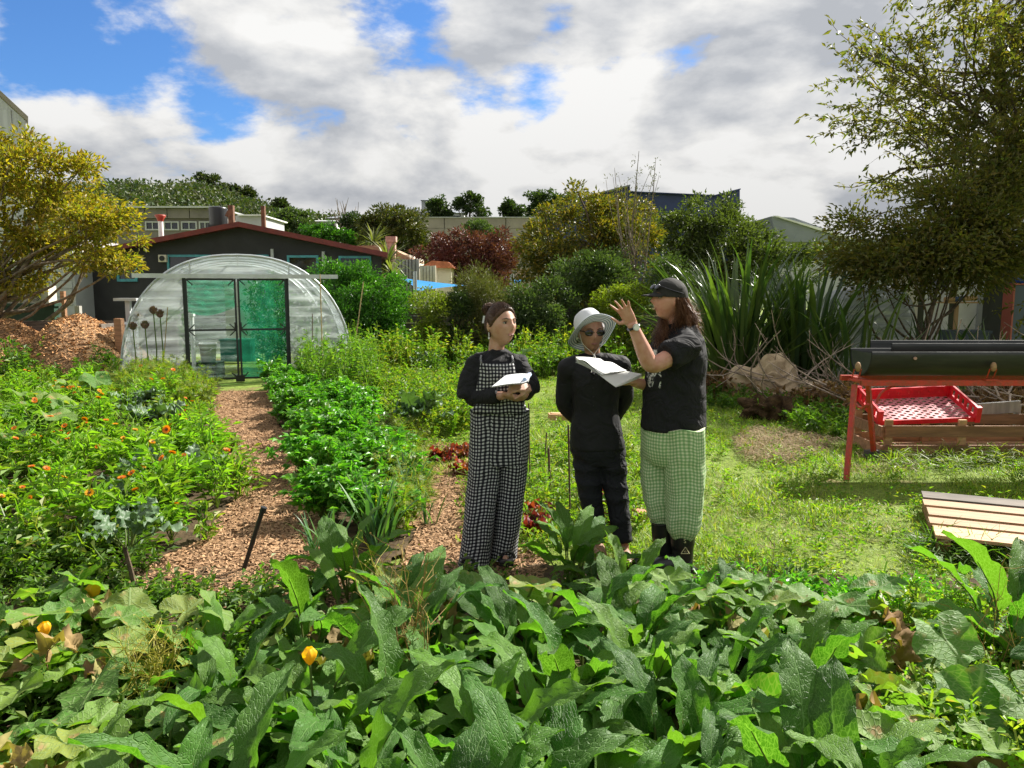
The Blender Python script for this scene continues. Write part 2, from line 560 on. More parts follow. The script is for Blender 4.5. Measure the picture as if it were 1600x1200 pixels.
L_PALM = leaf_mat('palm_blades', [(0.12, 0.15, 0.05), (0.20, 0.21, 0.10), (0.09, 0.12, 0.03)], 0.3)

# ================================================================ the ground
mb = MB()
xs = np.concatenate([[-3000, -600, -120], np.linspace(-30, 30, 61), [120, 600, 3000]])
ys = np.concatenate([[-600, -60, -10], np.linspace(-2, 60, 63), [140, 700, 3500]])
X, Y = np.meshgrid(xs, ys, indexing='ij')
Z = 0.03 * np.sin(X * 1.1 + 0.5) * np.sin(Y * 0.9) * (np.abs(X) < 31) * (Y < 61) - 0.03
mb.grid(np.stack([X, Y, Z], -1))
tag(mb.build('ground', M_GROUND, smooth=True), kind='structure')


def sheet(name, pix, z, m, jitter=0.10, seed=1):
    """a ground sheet with an uneven edge, outlined by ground points"""
    r = np.random.default_rng(seed)
    P = [gp(*p) for p in pix]
    out = []
    for i in range(len(P)):
        a, b = P[i], P[(i + 1) % len(P)]
        n = max(2, int((b - a).length / 0.12))
        for k in range(n):
            q = a.lerp(b, k / n)
            out.append([q.x + r.normal() * jitter * .4, q.y + r.normal() * jitter * .4, z])
    bm = bmesh.new()
    vs = [bm.verts.new(p) for p in out]
    bm.faces.new(vs)
    bmesh.ops.triangulate(bm, faces=bm.faces[:])
    me = bpy.data.meshes.new(name)
    bm.to_mesh(me)
    bm.free()
    me.materials.append(m)
    return tag(link(name, me), kind='structure')


PATH1 = [(333, 612), (425, 612), (430, 650), (452, 705), (478, 760), (505, 820), (540, 890), (570, 960), (170, 960), (222, 890), (310, 850), (372, 775), (362, 720), (330, 660)]
PATH2 = [(655, 690), (700, 690), (735, 720), (800, 790), (850, 860), (850, 930), (610, 930), (640, 860), (665, 790), (650, 740)]
sheet('chip_path_west', PATH1, 0.012, M_CHIPS, seed=2)
sheet('chip_path_middle', PATH2, 0.013, M_CHIPS, seed=3)
sheet('bed_soil_west', [(-300, 560), (340, 590), (345, 660), (380, 720), (388, 775), (335, 852), (255, 890), (200, 950), (-900, 950)], 0.004, M_SOIL, seed=4)
sheet('bed_soil_middle', [(415, 590), (600, 575), (640, 640), (655, 700), (665, 790), (640, 860), (600, 900), (520, 885), (482, 815), (455, 755), (432, 700), (414, 650)], 0.005, M_SOIL, seed=5)
sheet('bed_soil_front', [(-400, 905), (600, 890), (1000, 885), (1500, 905), (2100, 900), (3000, 1500), (-1400, 1500)], 0.017, M_SOIL, seed=6)


def inpoly(P, poly):
    x, y = P[:, 0], P[:, 1]
    c = np.zeros(len(P), bool)
    n = len(poly)
    for i in range(n):
        x1, y1 = poly[i]
        x2, y2 = poly[(i + 1) % n]
        k = ((y1 > y) != (y2 > y)) & (x < (x2 - x1) * (y - y1) / (y2 - y1 + 1e-12) + x1)
        c ^= k
    return c


def fill(pix, n, seed, falloff=0.0):
    """n random ground points inside an outline given by ground pixels"""
    r = np.random.default_rng(seed)
    poly = [tuple(gp(*p).xy) for p in pix]
    A = np.array(poly)
    lo, hi = A.min(0), A.max(0)
    out = []
    while sum(map(len, out)) < n:
        P = lo + r.random((n * 3, 2)) * (hi - lo)
        P = P[inpoly(P, poly)]
        if falloff:
            P = P[r.random(len(P)) < (lo[1] / P[:, 1]) ** falloff]
        out.append(P)
    return np.vstack(out)[:n]


def chip_mesh(P2, z, size, seed, tilt=0.35):
    r = np.random.default_rng(seed)
    n = len(P2)
    D = np.stack([r.normal(size=n), r.normal(size=n), r.normal(size=n) * tilt], 1)
    M = frames(D, np.stack([r.normal(size=n) * .4, r.normal(size=n) * .4, np.ones(n)], 1))
    T = np.array([[-.5, -.5, 0], [.5, -.5, 0], [.4, .5, 0.03], [-.35, .45, 0], [-.5, -.5, .12], [.5, -.5, .12], [.4, .5, .15], [-.35, .45, .12]])
    F = np.array([[4, 5, 6, 7], [0, 1, 5, 4], [1, 2, 6, 5]])
    s = np.stack([r.uniform(.2, .6, n), r.uniform(.4, 2.0, n) * r.uniform(.6, 1.4, n), r.uniform(.3, .8, n)], 1) * size
    m = MB()
    zz = z if np.ndim(z) else np.full(n, z)
    scatter(m, T, F, np.column_stack([P2, zz]), M, s)
    return m


for nm, poly, n, sd, lab in (('wood_chips', PATH1, 15000, 21, 'loose brown wood chips strewn along the path to the polytunnel'),
                             ('wood_chips', PATH2, 7000, 22, 'loose brown wood chips behind the checked dungarees')):
    o = chip_mesh(fill(poly, n, sd, 1.2), 0.017, 0.026, sd).build(nm, M_CHIP)
    tag(o, lab, 'wood chips', kind='stuff')

# ================================================================ the hill with its bush
HX = np.array([-900, -480, -300, -170, -135, -100, -85, -70, -55, -40, -20, 0, 20, 60, 140, 400, 900.])
HZ = np.array([44, 44, 40, 33, 31.5, 32, 27, 23.0, 21.5, 20.5, 19.5, 20, 18, 13, 9, 7, 5.])


def hill_z(x, y):
    h = np.interp(np.asarray(x) * 250 / np.maximum(np.asarray(y), 100), HX, HZ)
    return h * np.clip((np.asarray(y) - 78) / 172, 0, 1) ** 0.62


xs = np.linspace(-700, 700, 141)
ys = np.concatenate([np.linspace(78, 260, 40), [330, 500, 900]])
X, Y = np.meshgrid(xs, ys, indexing='ij')
mb = MB()
mb.grid(np.stack([X, Y, hill_z(X, Y) - 0.3], -1))
tag(mb.build('hill', M_HILL, smooth=True), kind='structure')


def clump_leaves(mb, C, rad, per, size, tmpl, r, out_from=None, squash=0.75, mi=0, up=0.3):
    """leaf-sized faces gathered in clumps round the centres C"""
    n = len(C) * per
    rad = np.repeat(np.broadcast_to(rad, (len(C),)), per)
    off = rand_dirs(n, 0, r) * (r.random(n) ** 0.45)[:, None]
    off[:, 2] *= squash
    pos = np.repeat(C, per, 0) + off * rad[:, None]
    D = off + r.normal(size=(n, 3)) * 0.55
    D[:, 2] += up * 0.4
    if out_from is not None:
        d = pos - out_from
        D += 0.5 * d / (np.linalg.norm(d, axis=1, keepdims=True) + 1e-6)
    U = r.normal(size=(n, 3)) * 0.8
    U[:, 2] += 1.0
    s = size * r.uniform(0.6, 1.35, n)
    scatter(mb, tmpl[0], tmpl[1], pos, frames(D, U), s, mi)


def lobe_centres(lobes, n, r, shell=0.5):
    """clump centres spread through ellipsoids (centre, radii); more of them near the skin"""
    vol = np.array([a[1][0] * a[1][1] * a[1][2] for a in lobes]) ** 0.67
    cnt = np.maximum(3, (vol / vol.sum() * n).astype(int))
    out = []
    for (c, rr), k in zip(lobes, cnt):
        d = rand_dirs(k, 0.15, r)
        rad = shell + (1 - shell) * r.random(k) ** 0.7
        rad *= 1 + 0.20 * np.sin(d[:, 0] * 5 + c[0]) * np.sin(d[:, 2] * 4 + 1.3 * c[2]) + 0.08 * r.normal(size=k)
        out.append(np.asarray(c) + d * rad[:, None] * np.asarray(rr))
    return np.vstack(out)


def limb(a, b, r0, r1, r, bend=0.12, n=6):
    a, b = np.asarray(a, float), np.asarray(b, float)
    t = np.linspace(0, 1, n)[:, None]
    L = np.linalg.norm(b - a)
    w = r.normal(size=3) * bend * L
    P = a + (b - a) * t + np.sin(t * np.pi) * w + np.array([0, 0, -0.10 * L]) * np.sin(t * np.pi)
    return P, np.linspace(r0, r1, n)


def make_tree(name, label, cat, base, lobes, leafm, bark, trunk_r, clumps, per, size, crad, seed, tmpl=LEAF, limbs=12, group=None, shell=0.5, trunk_top=None, parts=('trunk', 'crown'), squash=0.75):
    """lobes in photo pixels: (px, py, Y, rx_px, ry_px, depth radius in m or None)"""
    r = np.random.default_rng(seed)
    base = np.asarray(base, float)
    LB = []
    for (px, py, Yd, rx, ry, dz) in lobes:
        c = np.array(at(px, py, Yd))
        k = Yd / FPX
        LB.append((c, (rx * k, (dz if dz else rx * k * 0.9), ry * k)))
    C = lobe_centres(LB, clumps, r, shell)
    if cat == 'shrub' and name != 'dark_thicket':
        low = min(c[2] - q[2] for c, q in LB)
        for (c, q) in list(LB):
            if low > .35:
                LB.append((np.array([c[0], c[1], low * .5]), (q[0] * .85, q[1], low * .62)))
        C = lobe_centres(LB, int(clumps * 1.5), r, shell)
    C = C[C[:, 2] > base[2] + 0.15]
    root = thing(name, label, cat, loc=base, group=group)
    cen = C.mean(0)
    mt = MB()
    top = np.array([cen[0] * .6 + base[0] * .4, cen[1] * .6 + base[1] * .4, cen[2] if trunk_top is None else trunk_top])
    P, rr = limb(base - base, top - base, trunk_r, trunk_r * 0.45, r, 0.04, 7)
    mt.tube(P, rr, 8)
    for i in r.choice(len(C), min(limbs, len(C)), replace=False):
        k = r.integers(2, 6)
        st = P[k]
        Q, q = limb(st, C[i] - base, rr[k] * 0.6, trunk_r * 0.08, r, 0.10, 6)
        mt.tube(Q, q, 5, cap=False)
    mt.build(parts[0], bark, root, smooth=True)
    mc = MB()
    clump_leaves(mc, C - base, crad * r.uniform(0.7, 1.3, len(C)), per, size, tmpl, r, out_from=cen - base, squash=squash)
    mc.build(parts[1], leafm, root)
    return root


# bush on the hill: one mass, then the trees on it that stand apart
r = np.random.default_rng(5)
n = 1200
hx = r.uniform(-210, 70, n)
hy = r.uniform(95, 258, n)
hx = hx * hy / 200
C = np.column_stack([hx, hy, hill_z(hx, hy) + r.uniform(0.3, 2.2, n)])
mb = MB()
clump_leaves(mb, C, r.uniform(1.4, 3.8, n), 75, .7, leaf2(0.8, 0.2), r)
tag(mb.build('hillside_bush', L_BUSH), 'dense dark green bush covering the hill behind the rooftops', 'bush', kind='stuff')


def hill_tree(name, label, lobes, seed, leafm=L_BUSH, clumps=40, per=60, size=0.8, crad=1.6, sparse=False):
    Yd = lobes[0][2]
    x = at(lobes[0][0], 400, Yd).x
    return make_tree(name, label, 'tree', (x, Yd, float(hill_z(x, Yd)) - 0.3), lobes, leafm, M_BARK, 0.3, clumps, per, size, crad, seed, leaf2(0.7, 0.2), 10, group='trees standing out on the hill')


hill_tree('pine_tree', 'wind-swept dark pine leaning on the hill crest', [(328, 287, 230, 14, 9, None), (343, 300, 230, 14, 9, None), (316, 277, 230, 9, 4, None)], 31)
hill_tree('pine_tree', 'broad dark pine lower down the hill crest', [(372, 304, 225, 14, 13, None), (385, 312, 225, 14, 10, None)], 32)
hill_tree('pine_tree', 'small dark pine at the foot of the hill crest', [(437, 322, 200, 9, 5, None)], 33, clumps=20)
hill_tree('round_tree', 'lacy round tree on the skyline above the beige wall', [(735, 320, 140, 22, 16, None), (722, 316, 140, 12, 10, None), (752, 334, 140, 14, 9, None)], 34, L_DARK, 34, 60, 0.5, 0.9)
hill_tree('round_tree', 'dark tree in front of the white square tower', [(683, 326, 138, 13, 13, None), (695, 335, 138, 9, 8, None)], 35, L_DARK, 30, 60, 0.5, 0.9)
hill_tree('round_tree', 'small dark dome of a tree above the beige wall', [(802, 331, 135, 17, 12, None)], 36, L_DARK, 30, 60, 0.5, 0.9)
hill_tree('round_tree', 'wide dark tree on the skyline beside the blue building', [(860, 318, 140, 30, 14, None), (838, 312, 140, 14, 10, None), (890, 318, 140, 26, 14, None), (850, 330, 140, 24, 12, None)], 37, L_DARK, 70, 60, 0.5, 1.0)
hill_tree('round_tree', 'bright green rounded tree on the slope above the red roof', [(436, 348, 95, 17, 14, None)], 38, L_GREYG, 30, 70, 0.35, 0.7)
hill_tree('round_tree', 'taller green tree on the slope beside the white house', [(468, 345, 96, 20, 18, None), (480, 362, 96, 26, 10, None)], 39, L_GREYG, 40, 70, 0.35, 0.7)
hill_tree('round_tree', 'low spreading green tree below the white house on the slope', [(500, 365, 84, 28, 16, None), (530, 372, 84, 26, 12, None)], 40, L_GLOSSY, 50, 70, 0.30, 0.6)
hill_tree('round_tree', 'dark green tree left of the big olive conifer', [(552, 352, 86, 18, 20, None), (560, 375, 86, 22, 14, None)], 41, L_DARK, 40, 70, 0.30, 0.6)
# bare tree on the slope
bt = thing('bare_tree', 'leafless grey tree on the slope beside the olive conifer', 'tree', tuple(at(541, 372, 90)))
mb = MB()
r = np.random.default_rng(8)
for i in range(26):
    a, e = r.uniform(0, 6.28), r.uniform(0.9, 1.5)
    L = r.uniform(2.2, 4.4)
    P, q = limb((0, 0, 0.5), (math.cos(a) * math.cos(e) * L, math.sin(a) * math.cos(e) * L, math.sin(e) * L + .4), 0.10, 0.02, r, 0.08)
    mb.tube(P, q, 4, cap=False)
mb.tube([(0, 0, -1), (0, 0, .8)], [.18, .12], 6)
mb.build('trunk', M_BARKG, bt)

# ================================================================ buildings
def wall_px(mb, x0, y0, x1, y1, Y, depth, mi=0):
    a, b = at(x0, y1, Y), at(x1, y0, Y)
    mb.box(((a.x + b.x) / 2, Y + depth / 2, (a.z + b.z) / 2), (b.x - a.x, depth, b.z - a.z), mi)
    return mb


def window_px(parent, x0, y0, x1, y1, Y, frame, fw=0.07, glass=M_GLASS, bars=0, proud=0.05, off=(0, 0, 0)):
    a, b = at(x0, y1, Y), at(x1, y0, Y)
    o = Vector(off)
    cx, cz, w, h = (a.x + b.x) / 2, (a.z + b.z) / 2, b.x - a.x, b.z - a.z
    win = MB()
    y = Y - proud / 2
    for s in (-1, 1):
        win.box((cx + s * (w - fw) / 2, y, cz), (fw, proud, h))
        win.box((cx, y, cz + s * (h - fw) / 2), (w - 2 * fw, proud, fw))
    for k in range(bars):
        win.box((a.x + w * (k + 1) / (bars + 1), y, cz), (fw * .7, proud * .8, h - 2 * fw))
    w_ = win.build('window', frame, parent, loc=-o)
    g = MB()
    g.box((cx, Y - 0.008, cz), (w - 2 * fw, 0.012, h - 2 * fw))
    g.build('pane', glass, w_)
    return w_


def prism_px(mb, poly, Y, depth, mi=0, skew=0.0):
    P = [at(px, py, Y) for px, py in poly]
    n = len(P)
    V = [(p.x, Y, p.z) for p in P] + [(p.x + skew * depth, Y + depth, p.z) for p in P]
    bm = bmesh.new()
    vs = [bm.verts.new(v) for v in V]
    f1 = bm.faces.new(vs[:n])
    f2 = bm.faces.new(vs[n:][::-1])
    for i in range(n):
        bm.faces.new((vs[i], vs[n + i], vs[n + (i + 1) % n], vs[(i + 1) % n]))
    bmesh.ops.recalc_face_normals(bm, faces=bm.faces[:])
    bmesh.ops.triangulate(bm, faces=[f for f in bm.faces if len(f.verts) > 4])
    bm.verts.index_update()
    for f in bm.faces:
        mb.add([v.co[:] for v in f.verts], [list(range(len(f.verts)))], mi)
    bm.free()
    return mb


def house(name, label, base, cat='building', group=None):
    return thing(name, label, cat, base, 0, group)


# long charcoal building with red barge boards
Yd = 24.0
bl = house('charcoal_building', 'long charcoal building with red roof edge and teal window frames', (at(372, 455, Yd).x, Yd, 0))
o = -Vector(bl.location)
mb = MB()
prism_px(mb, [(118, 520), (118, 400), (372, 352), (596, 399), (596, 520)], Yd, 9.0, skew=-.18)
mb.build('wall', M_CHARCOAL, bl, loc=o)
for s, (x0, y0, x1, y1) in ((0, (108, 397, 372, 346)), (1, (372, 346, 606, 394.5))):
    mb = MB()
    prism_px(mb, [(x0, y0), (x1, y1), (x1, y1 + 8), (x0, y0 + 8)], Yd - 0.35, 9.9, skew=-.18)
    mb.build('roof', M_REDTRIM, bl, loc=o)
window_px(bl, 184, 408, 214, 440, Yd, M_TEAL, 0.08, off=bl.location)
window_px(bl, 263, 398, 330, 432, Yd, M_TEAL, 0.07, off=bl.location)
window_px(bl, 395, 398, 420, 432, Yd, M_TEAL, 0.07, off=bl.location)
window_px(bl, 450, 399, 498, 432, Yd, M_TEAL, 0.07, off=bl.location)
window_px(bl, 530, 400, 580, 432, Yd, M_TEAL, 0.07, off=bl.location)
a = at(257, 404, Yd)
mb = MB()
mb.box((a.x, Yd - .08, a.z), (.24, .16, .22), 0)
mb.tube([(a.x, Yd - .165, a.z), (a.x, Yd - .19, a.z)], .08, 14, 1)
mb.build('vent', [M_CREAM, M_BLACKP], bl, loc=o)
for px, py in ((425, 389), (505, 393)):
    a = at(px, py, Yd - .15)
    mb = MB()
    mb.tube([(a.x, Yd - .15, 1.2), (a.x, Yd - .15, a.z)], .05, 8)
    mb.build('pipe', M_LGREY, bl, loc=o)
# things above the red roof
a = at(251, 350, 32)
f = thing('roof_flue', 'red capped white flue pipe rising beside the red roof edge', 'flue', (a.x, 32, 0))
mb = MB(); mb.tube([(0, 0, 0), (0, 0, at(251, 340, 32).z)], .10, 10); mb.build('pipe', M_WHITE, f, smooth=True)
mb = MB(); z = at(251, 342, 32).z; mb.lathe([(.11, z - .1), (.14, z), (.22, z + .12), (.20, z + .16), (.0, z + .16)], sides=12); mb.build('cap', mat('red_oxide', (0.35, 0.05, 0.03), .5), f, smooth=True)
a = at(341.5, 350, 36)
f = thing('water_tank', 'black cylindrical water tank behind the charcoal building', 'water tank', (a.x, 36, 0))
zt, zb = at(341, 324, 36).z, at(341, 352, 36).z
mb = MB(); mb.lathe([(.40, zb), (.41, zt - .08), (.40, zt - .02), (.36, zt), (.10, zt + .05), (0.0, zt + .05)], sides=24); mb.build('tank', M_BLACKP, f, smooth=True)
mb = MB(); mb.box((0, 0, zb / 2), (.7, .7, zb)); mb.build('stand', M_CHARCOAL, f)
for px, h0, w, lab in ((361, 321, .22, 'tall rusty carved post beside the black water tank'), (411, 322, .16, 'plain brown timber post above the red roof')):
    a = at(px, h0, 34)
    f = thing('timber_post', lab, 'post', (a.x, 34, 0))
    mb = MB()
    mb.box((0, 0, a.z / 2), (w, w, a.z))
    if w > .2:
        mb.box((-.10, 0, a.z - .25), (.12, .1, .5), rot=(0, .5, 0))
    mb.build('shaft', mat('rusty_timber' + str(px), (0.14, 0.065, 0.035), .8, var=.3), f)
# long grey brown school block
Yd = 62.0
bl = house('school_block', 'long grey brown flat-roofed block behind the yellow tree', (at(280, 455, Yd).x, Yd, 0))
o = -Vector(bl.location)
mb = MB(); wall_px(mb, 120, 342, 332, 460, Yd, 12); mb.build('wall', M_GREYB, bl, loc=o)
mb = MB(); wall_px(mb, 115, 322, 336, 324.5, Yd - .6, 13); mb.build('roof', M_LGREY, bl, loc=o)
for k in range(6):
    mb = MB(); wall_px(mb, 122 + k * 35, 326, 155 + k * 35, 341, Yd - .25, 12); mb.build('panel', M_GREYB, bl, loc=o)
for x0, x1 in ((160, 190), (196, 222), (228, 250), (257, 280), (284, 308), (312, 330)):
    window_px(bl, x0, 346, x1, 360, Yd, M_LGREY, .10, bars=1, proud=.12, off=bl.location)
# white shed behind the roof
bl = house('white_shed', 'white flat shed roof peeping over the red roof ridge', (at(390, 455, 40).x, 40, 0))
o = -Vector(bl.location)
mb = MB(); wall_px(mb, 373, 337, 408, 460, 40, 4); mb.build('wall', M_LGREY, bl, loc=o)
mb = MB(); wall_px(mb, 371, 335, 410, 337, 39.8, 4.4); mb.build('roof', M_WHITE, bl, loc=o)
# beige commercial wall
Yd = 70.0
bl = house('beige_building', 'plain beige concrete building behind the purple tree', (at(750, 455, Yd).x, Yd, 0))
o = -Vector(bl.location)
mb = MB(); wall_px(mb, 655, 341, 846, 470, Yd + .2, 14); mb.build('wall', M_BEIGE, bl, loc=o)
for k, (x0, x1) in enumerate(((655, 694), (695, 742), (743, 790), (791, 846))):
    for y0, y1 in ((340, 356.5), (357, 400)):
        mb = MB(); wall_px(mb, x0, y0, x1 - .4, y1, Yd, .3); mb.build('panel', M_BEIGE, bl, loc=o)
mb = MB(); wall_px(mb, 654, 338.8, 847, 340, Yd - .1, 15); mb.build('coping', M_LGREY, bl, loc=o)


def hip_house(label, x0, x1, ytop, yeave, ybase, Y, depth, wins, wallm=M_WHITE, roofm=M_ROOFG, hip=0.3, group='houses on the hill'):
    bl = house('hill_house', label, (at((x0 + x1) / 2, 455, Y).x, Y, 0), 'house', group)
    o = -Vector(bl.location)
    mb = MB(); wall_px(mb, x0, yeave, x1, ybase, Y, depth); mb.build('wall', wallm, bl, loc=o)
    a, b = at(x0 - 2, yeave, Y), at(x1 + 2, yeave, Y)
    zt = at(x0, ytop, Y).z
    w = b.x - a.x
    mb = MB()
    y0, y1 = Y - .5, Y + depth + .5
    ym = (y0 + y1) / 2
    h = hip * w
    V = [(a.x, y0, a.z), (b.x, y0, a.z), (b.x, y1, a.z), (a.x, y1, a.z), (a.x + h, ym, zt), (b.x - h, ym, zt)]
    mb.add(V, [[0, 1, 5, 4], [2, 3, 4, 5]]).add(V, [[1, 2, 5], [3, 0, 4]]).add(V, [[0, 3, 2, 1]])
    mb.build('roof', roofm, bl, loc=o)
    for w_ in wins:
        window_px(bl, *w_, Y, M_WHITE, .12, proud=.12, off=bl.location)
    return bl


hip_house('white house with long grey hipped roof behind the olive conifer', 585, 656, 319, 331, 352, 150, 9, [(640, 335, 650, 343)], M_CREAM, hip=.25)
hip_house('tall white square tower with pyramid roof on the skyline', 659, 688, 307, 313, 350, 152, 3.6, [(663, 335, 669, 342), (664, 316, 672, 325)], M_LGREY, hip=.48)
hip_house('low white house with grey roof right of the square tower', 697, 725, 325, 333, 350, 148, 7, [(702, 336, 720, 341)])
hip_house('white gable end among dark skyline trees', 822, 836, 327, 331, 350, 150, 5, [], M_CREAM)
hip_house('white house with a wide window on the green slope', 482, 526, 341, 346, 362, 100, 6, [(510, 349, 525, 358)], M_WHITE, M_LGREY, .1)
hip_house('pale low house with grey roof beside the bare tree', 512, 545, 334, 341, 350, 130, 7, [], M_CREAM, M_ROOFG, .3)
hip_house('grey roofed house left of the olive conifer', 550, 582, 332, 341, 356, 126, 7, [], M_LGREY, M_ROOFG, .35)
hip_house('white house beside the dark blue building', 835, 856, 343, 350, 372, 60, 5, [(840, 353, 850, 362)], M_WHITE, M_ROOFG, .2)
# dark blue building with wedge roofs
Yd = 42.0
bl = house('blue_building', 'dark blue building with wedge shaped parapets above the amber tree', (at(1000, 455, Yd).x, Yd, 0))
o = -Vector(bl.location)
mb = MB(); prism_px(mb, [(854, 460), (854, 324), (984, 290), (985, 300), (1118, 306), (1156, 296), (1156, 460)], Yd, 9); mb.build('wall', M_BLUEW, bl, loc=o)
mb = MB(); prism_px(mb, [(853, 324.5), (853, 322), (985, 288), (985, 290.5)], Yd - .2, 9.4); mb.build('roof', M_ROOFG, bl, loc=o)
mb = MB(); prism_px(mb, [(986, 300), (986, 298.6), (1117, 304.4), (1156, 294.5), (1157.5, 294.5), (1157.5, 296), (1118, 306)], Yd - .2, 9.4); mb.build('parapet', M_BLUEW, bl, loc=o)
# grey roof on the right
Yd = 36.0
bl = house('grey_roofed_shed', 'pale grey iron roof behind the flax and the loose tree', (at(1270, 455, Yd).x, Yd, 0))
o = -Vector(bl.location)
mb = MB(); wall_px(mb, 1216, 372, 1420, 470, Yd, 8); mb.build('wall', M_LGREY, bl, loc=o)
a, b, c = at(1212, 341, Yd + 8), at(1208, 341, Yd), at(1330, 374, Yd - .4)
mb = MB()
prism_px(mb, [(1205, 338), (1240, 340), (1330, 372), (1430, 374), (1430, 378), (1215, 378)], Yd - .3, 8); mb.build('roof', M_ROOFG, bl, loc=o)
mb = MB(); prism_px(mb, [(1208, 337), (1215, 337), (1332, 371), (1330, 375)], Yd - .42, .1); mb.build('barge_board', M_WHITE, bl, loc=o)
# pale metal building at the upper left
Yd = 30.0
bl = house('metal_clad_building', 'tall pale metal-clad building behind the yellow tree at the picture edge', (at(-60, 455, Yd).x, Yd, 0))
o = -Vector(bl.location)
mb = MB(); prism_px(mb, [(-260, 480), (-260, 40), (-140, 22), (37, 184), (37, 480)], Yd, 12, skew=-.66); mb.build('wall', M_SILVERC, bl, loc=o)
mb = MB(); prism_px(mb, [(-142, 20), (-136, 14), (44, 182), (44, 190)], Yd - .25, 12.4, skew=-.66); mb.build('roof', M_BEIGE, bl, loc=o)
for k in range(14):
    x = -252 + k * 20.5
    yt = 22 + max(0, (x + 140)) * .915 + 8 if x > -140 else 42 - (x + 260) * .15 + 8
    mb = MB(); wall_px(mb, x, yt, x + 2.0, 470, Yd - .03, .05); mb.build('rib', M_SILVERC, bl, loc=o)
mb = MB(); a = at(39, 188, Yd - .15); mb.tube([(a.x, a.y, 0), (a.x, a.y, a.z)], .055, 8); mb.build('downpipe', M_LGREY, bl, loc=o)
# pale wall behind the left tree trunk
bl = house('pale_lean_to', 'pale weatherboard lean-to behind the heat pump', (at(30, 455, 23).x, 23, 0))
o = -Vector(bl.location)
mb = MB(); wall_px(mb, -120, 372, 112, 520, 23, 4); mb.build('wall', M_LGREY, bl, loc=o)
for k in range(8):
    mb = MB(); wall_px(mb, -120, 374 + k * 13, 112, 385.5 + k * 13, 22.97, .05); mb.build('weatherboard', M_LGREY, bl, loc=o)
# chimney house and garden walls between the roof and the purple tree
Yd = 31.0
bl = house('chimney_house', 'orange roofed house with pinkish chimney behind the spiky palms', (at(610, 455, Yd).x, Yd, 0))
o = -Vector(bl.location)
mb = MB(); wall_px(mb, 560, 398, 640, 470, Yd, 5); mb.build('wall', M_CREAM, bl, loc=o)
mb = MB(); prism_px(mb, [(555, 384), (600, 383), (640, 402), (640, 405), (555, 402)], Yd - .2, 5); mb.build('roof', mat('tan_roof', (.35, .22, .13), .7), bl, loc=o)
mb = MB(); a = at(612, 400, Yd - .3); zt = at(612, 371, Yd).z
mb.box((a.x, a.y, zt / 2), (.32, .32, zt)); mb.box((a.x, a.y, zt - .1), (.40, .40, .22)); mb.build('chimney', M_PINKB, bl, loc=o)
Yd = 28.0
for (x0, y0, x1, y1, m, nm, lab, nb) in ((618, 405, 655, 450, M_GREYWOOD, 'garden_wall', 'grey board wall beside the trunk of the spiky palm', 7), (657, 415, 681, 450, M_CREAM, 'garden_wall', 'cream board fence in front of the orange roof', 5), (806, 420, 822, 450, mat('pink_render', (.55, .38, .34), .8), 'garden_wall', 'pink rendered wall between the purple tree and the amber tree', 1)):
    f = thing(nm, lab, 'wall', (at((x0 + x1) / 2, 450, Yd).x, Yd, 0))
    for k in range(nb):
        mb = MB(); w = (x1 - x0) / nb
        wall_px(mb, x0 + k * w, y0 + (k % 2) * .4, x0 + (k + 1) * w - .35, 500, Yd, .12)
        mb.build('board', m, f, loc=-Vector(f.location))
f = thing('orange_roofed_hut', 'small orange tiled roof behind the cream board fence', 'hut', (at(680, 450, 29.5).x, 29.5, 0))
mb = MB(); wall_px(mb, 662, 418, 705, 470, 29.6, 3); mb.build('wall', M_CREAM, f, loc=-Vector(f.location))
mb = MB(); prism_px(mb, [(655, 418), (675, 407), (700, 409), (710, 419)], 29.4, 3.4); mb.build('roof', M_ORANGE, f, loc=-Vector(f.location))
# shade sails on posts
def sail(label, pts, Y, posts):
    f = thing('shade_sail', label, 'shade sail', (at(pts[0][0], 455, Y).x, Y, 0), 0)
    o = -Vector(f.location)
    A, B, C_ = [at(px, py, Y + d) for px, py, d in pts]
    n = 12
    V, idx, F = [], {}, []
    for i in range(n + 1):
        for j in range(n + 1 - i):
            u, v = i / n, j / n
            w = 1 - u - v
            p = A * w + B * u + C_ * v
            p = p + (p * 0 + (A + B + C_) / 3 - p) * (0.55 * (u * v + v * w + u * w)) * 0.9 * (1 - 9 * u * v * w)
            p.z -= 0.5 * (u * v * w) * 3
            idx[i, j] = len(V)
            V.append(p[:])
    for i in range(n):
        for j in range(n - i):
            F.append([idx[i, j], idx[i + 1, j], idx[i, j + 1]])
            if j < n - i - 1:
                F.append([idx[i + 1, j], idx[i + 1, j + 1], idx[i, j + 1]])
    mb = MB(); mb.add(V, F); s = mb.build('cloth', M_SAIL, f, smooth=True, loc=o)
    for px, py, d in posts:
        a = at(px, py, Y + d)
        mb = MB(); mb.tube([(a.x, a.y, 0), (a.x, a.y, a.z)], .06, 8); mb.build('post', M_GALV, f, loc=o, smooth=True)


sail('bright blue triangular shade sail right of the glossy green shrub', [(626, 434, 4), (728, 446, 2.2), (652, 455, -1.6)], 23.5, [(648, 424, -1.7), (626, 430, 4.1)])
sail('small corner of a second blue shade sail by the pink wall', [(796, 443, -1), (828, 437, 1), (800, 437, 3)], 24.5, [(800, 428, -1.1)])
# ================================================================ trees and shrubs round the garden
def gbase(px, Y):
    return (at(px, 455, Y).x, Y, 0)


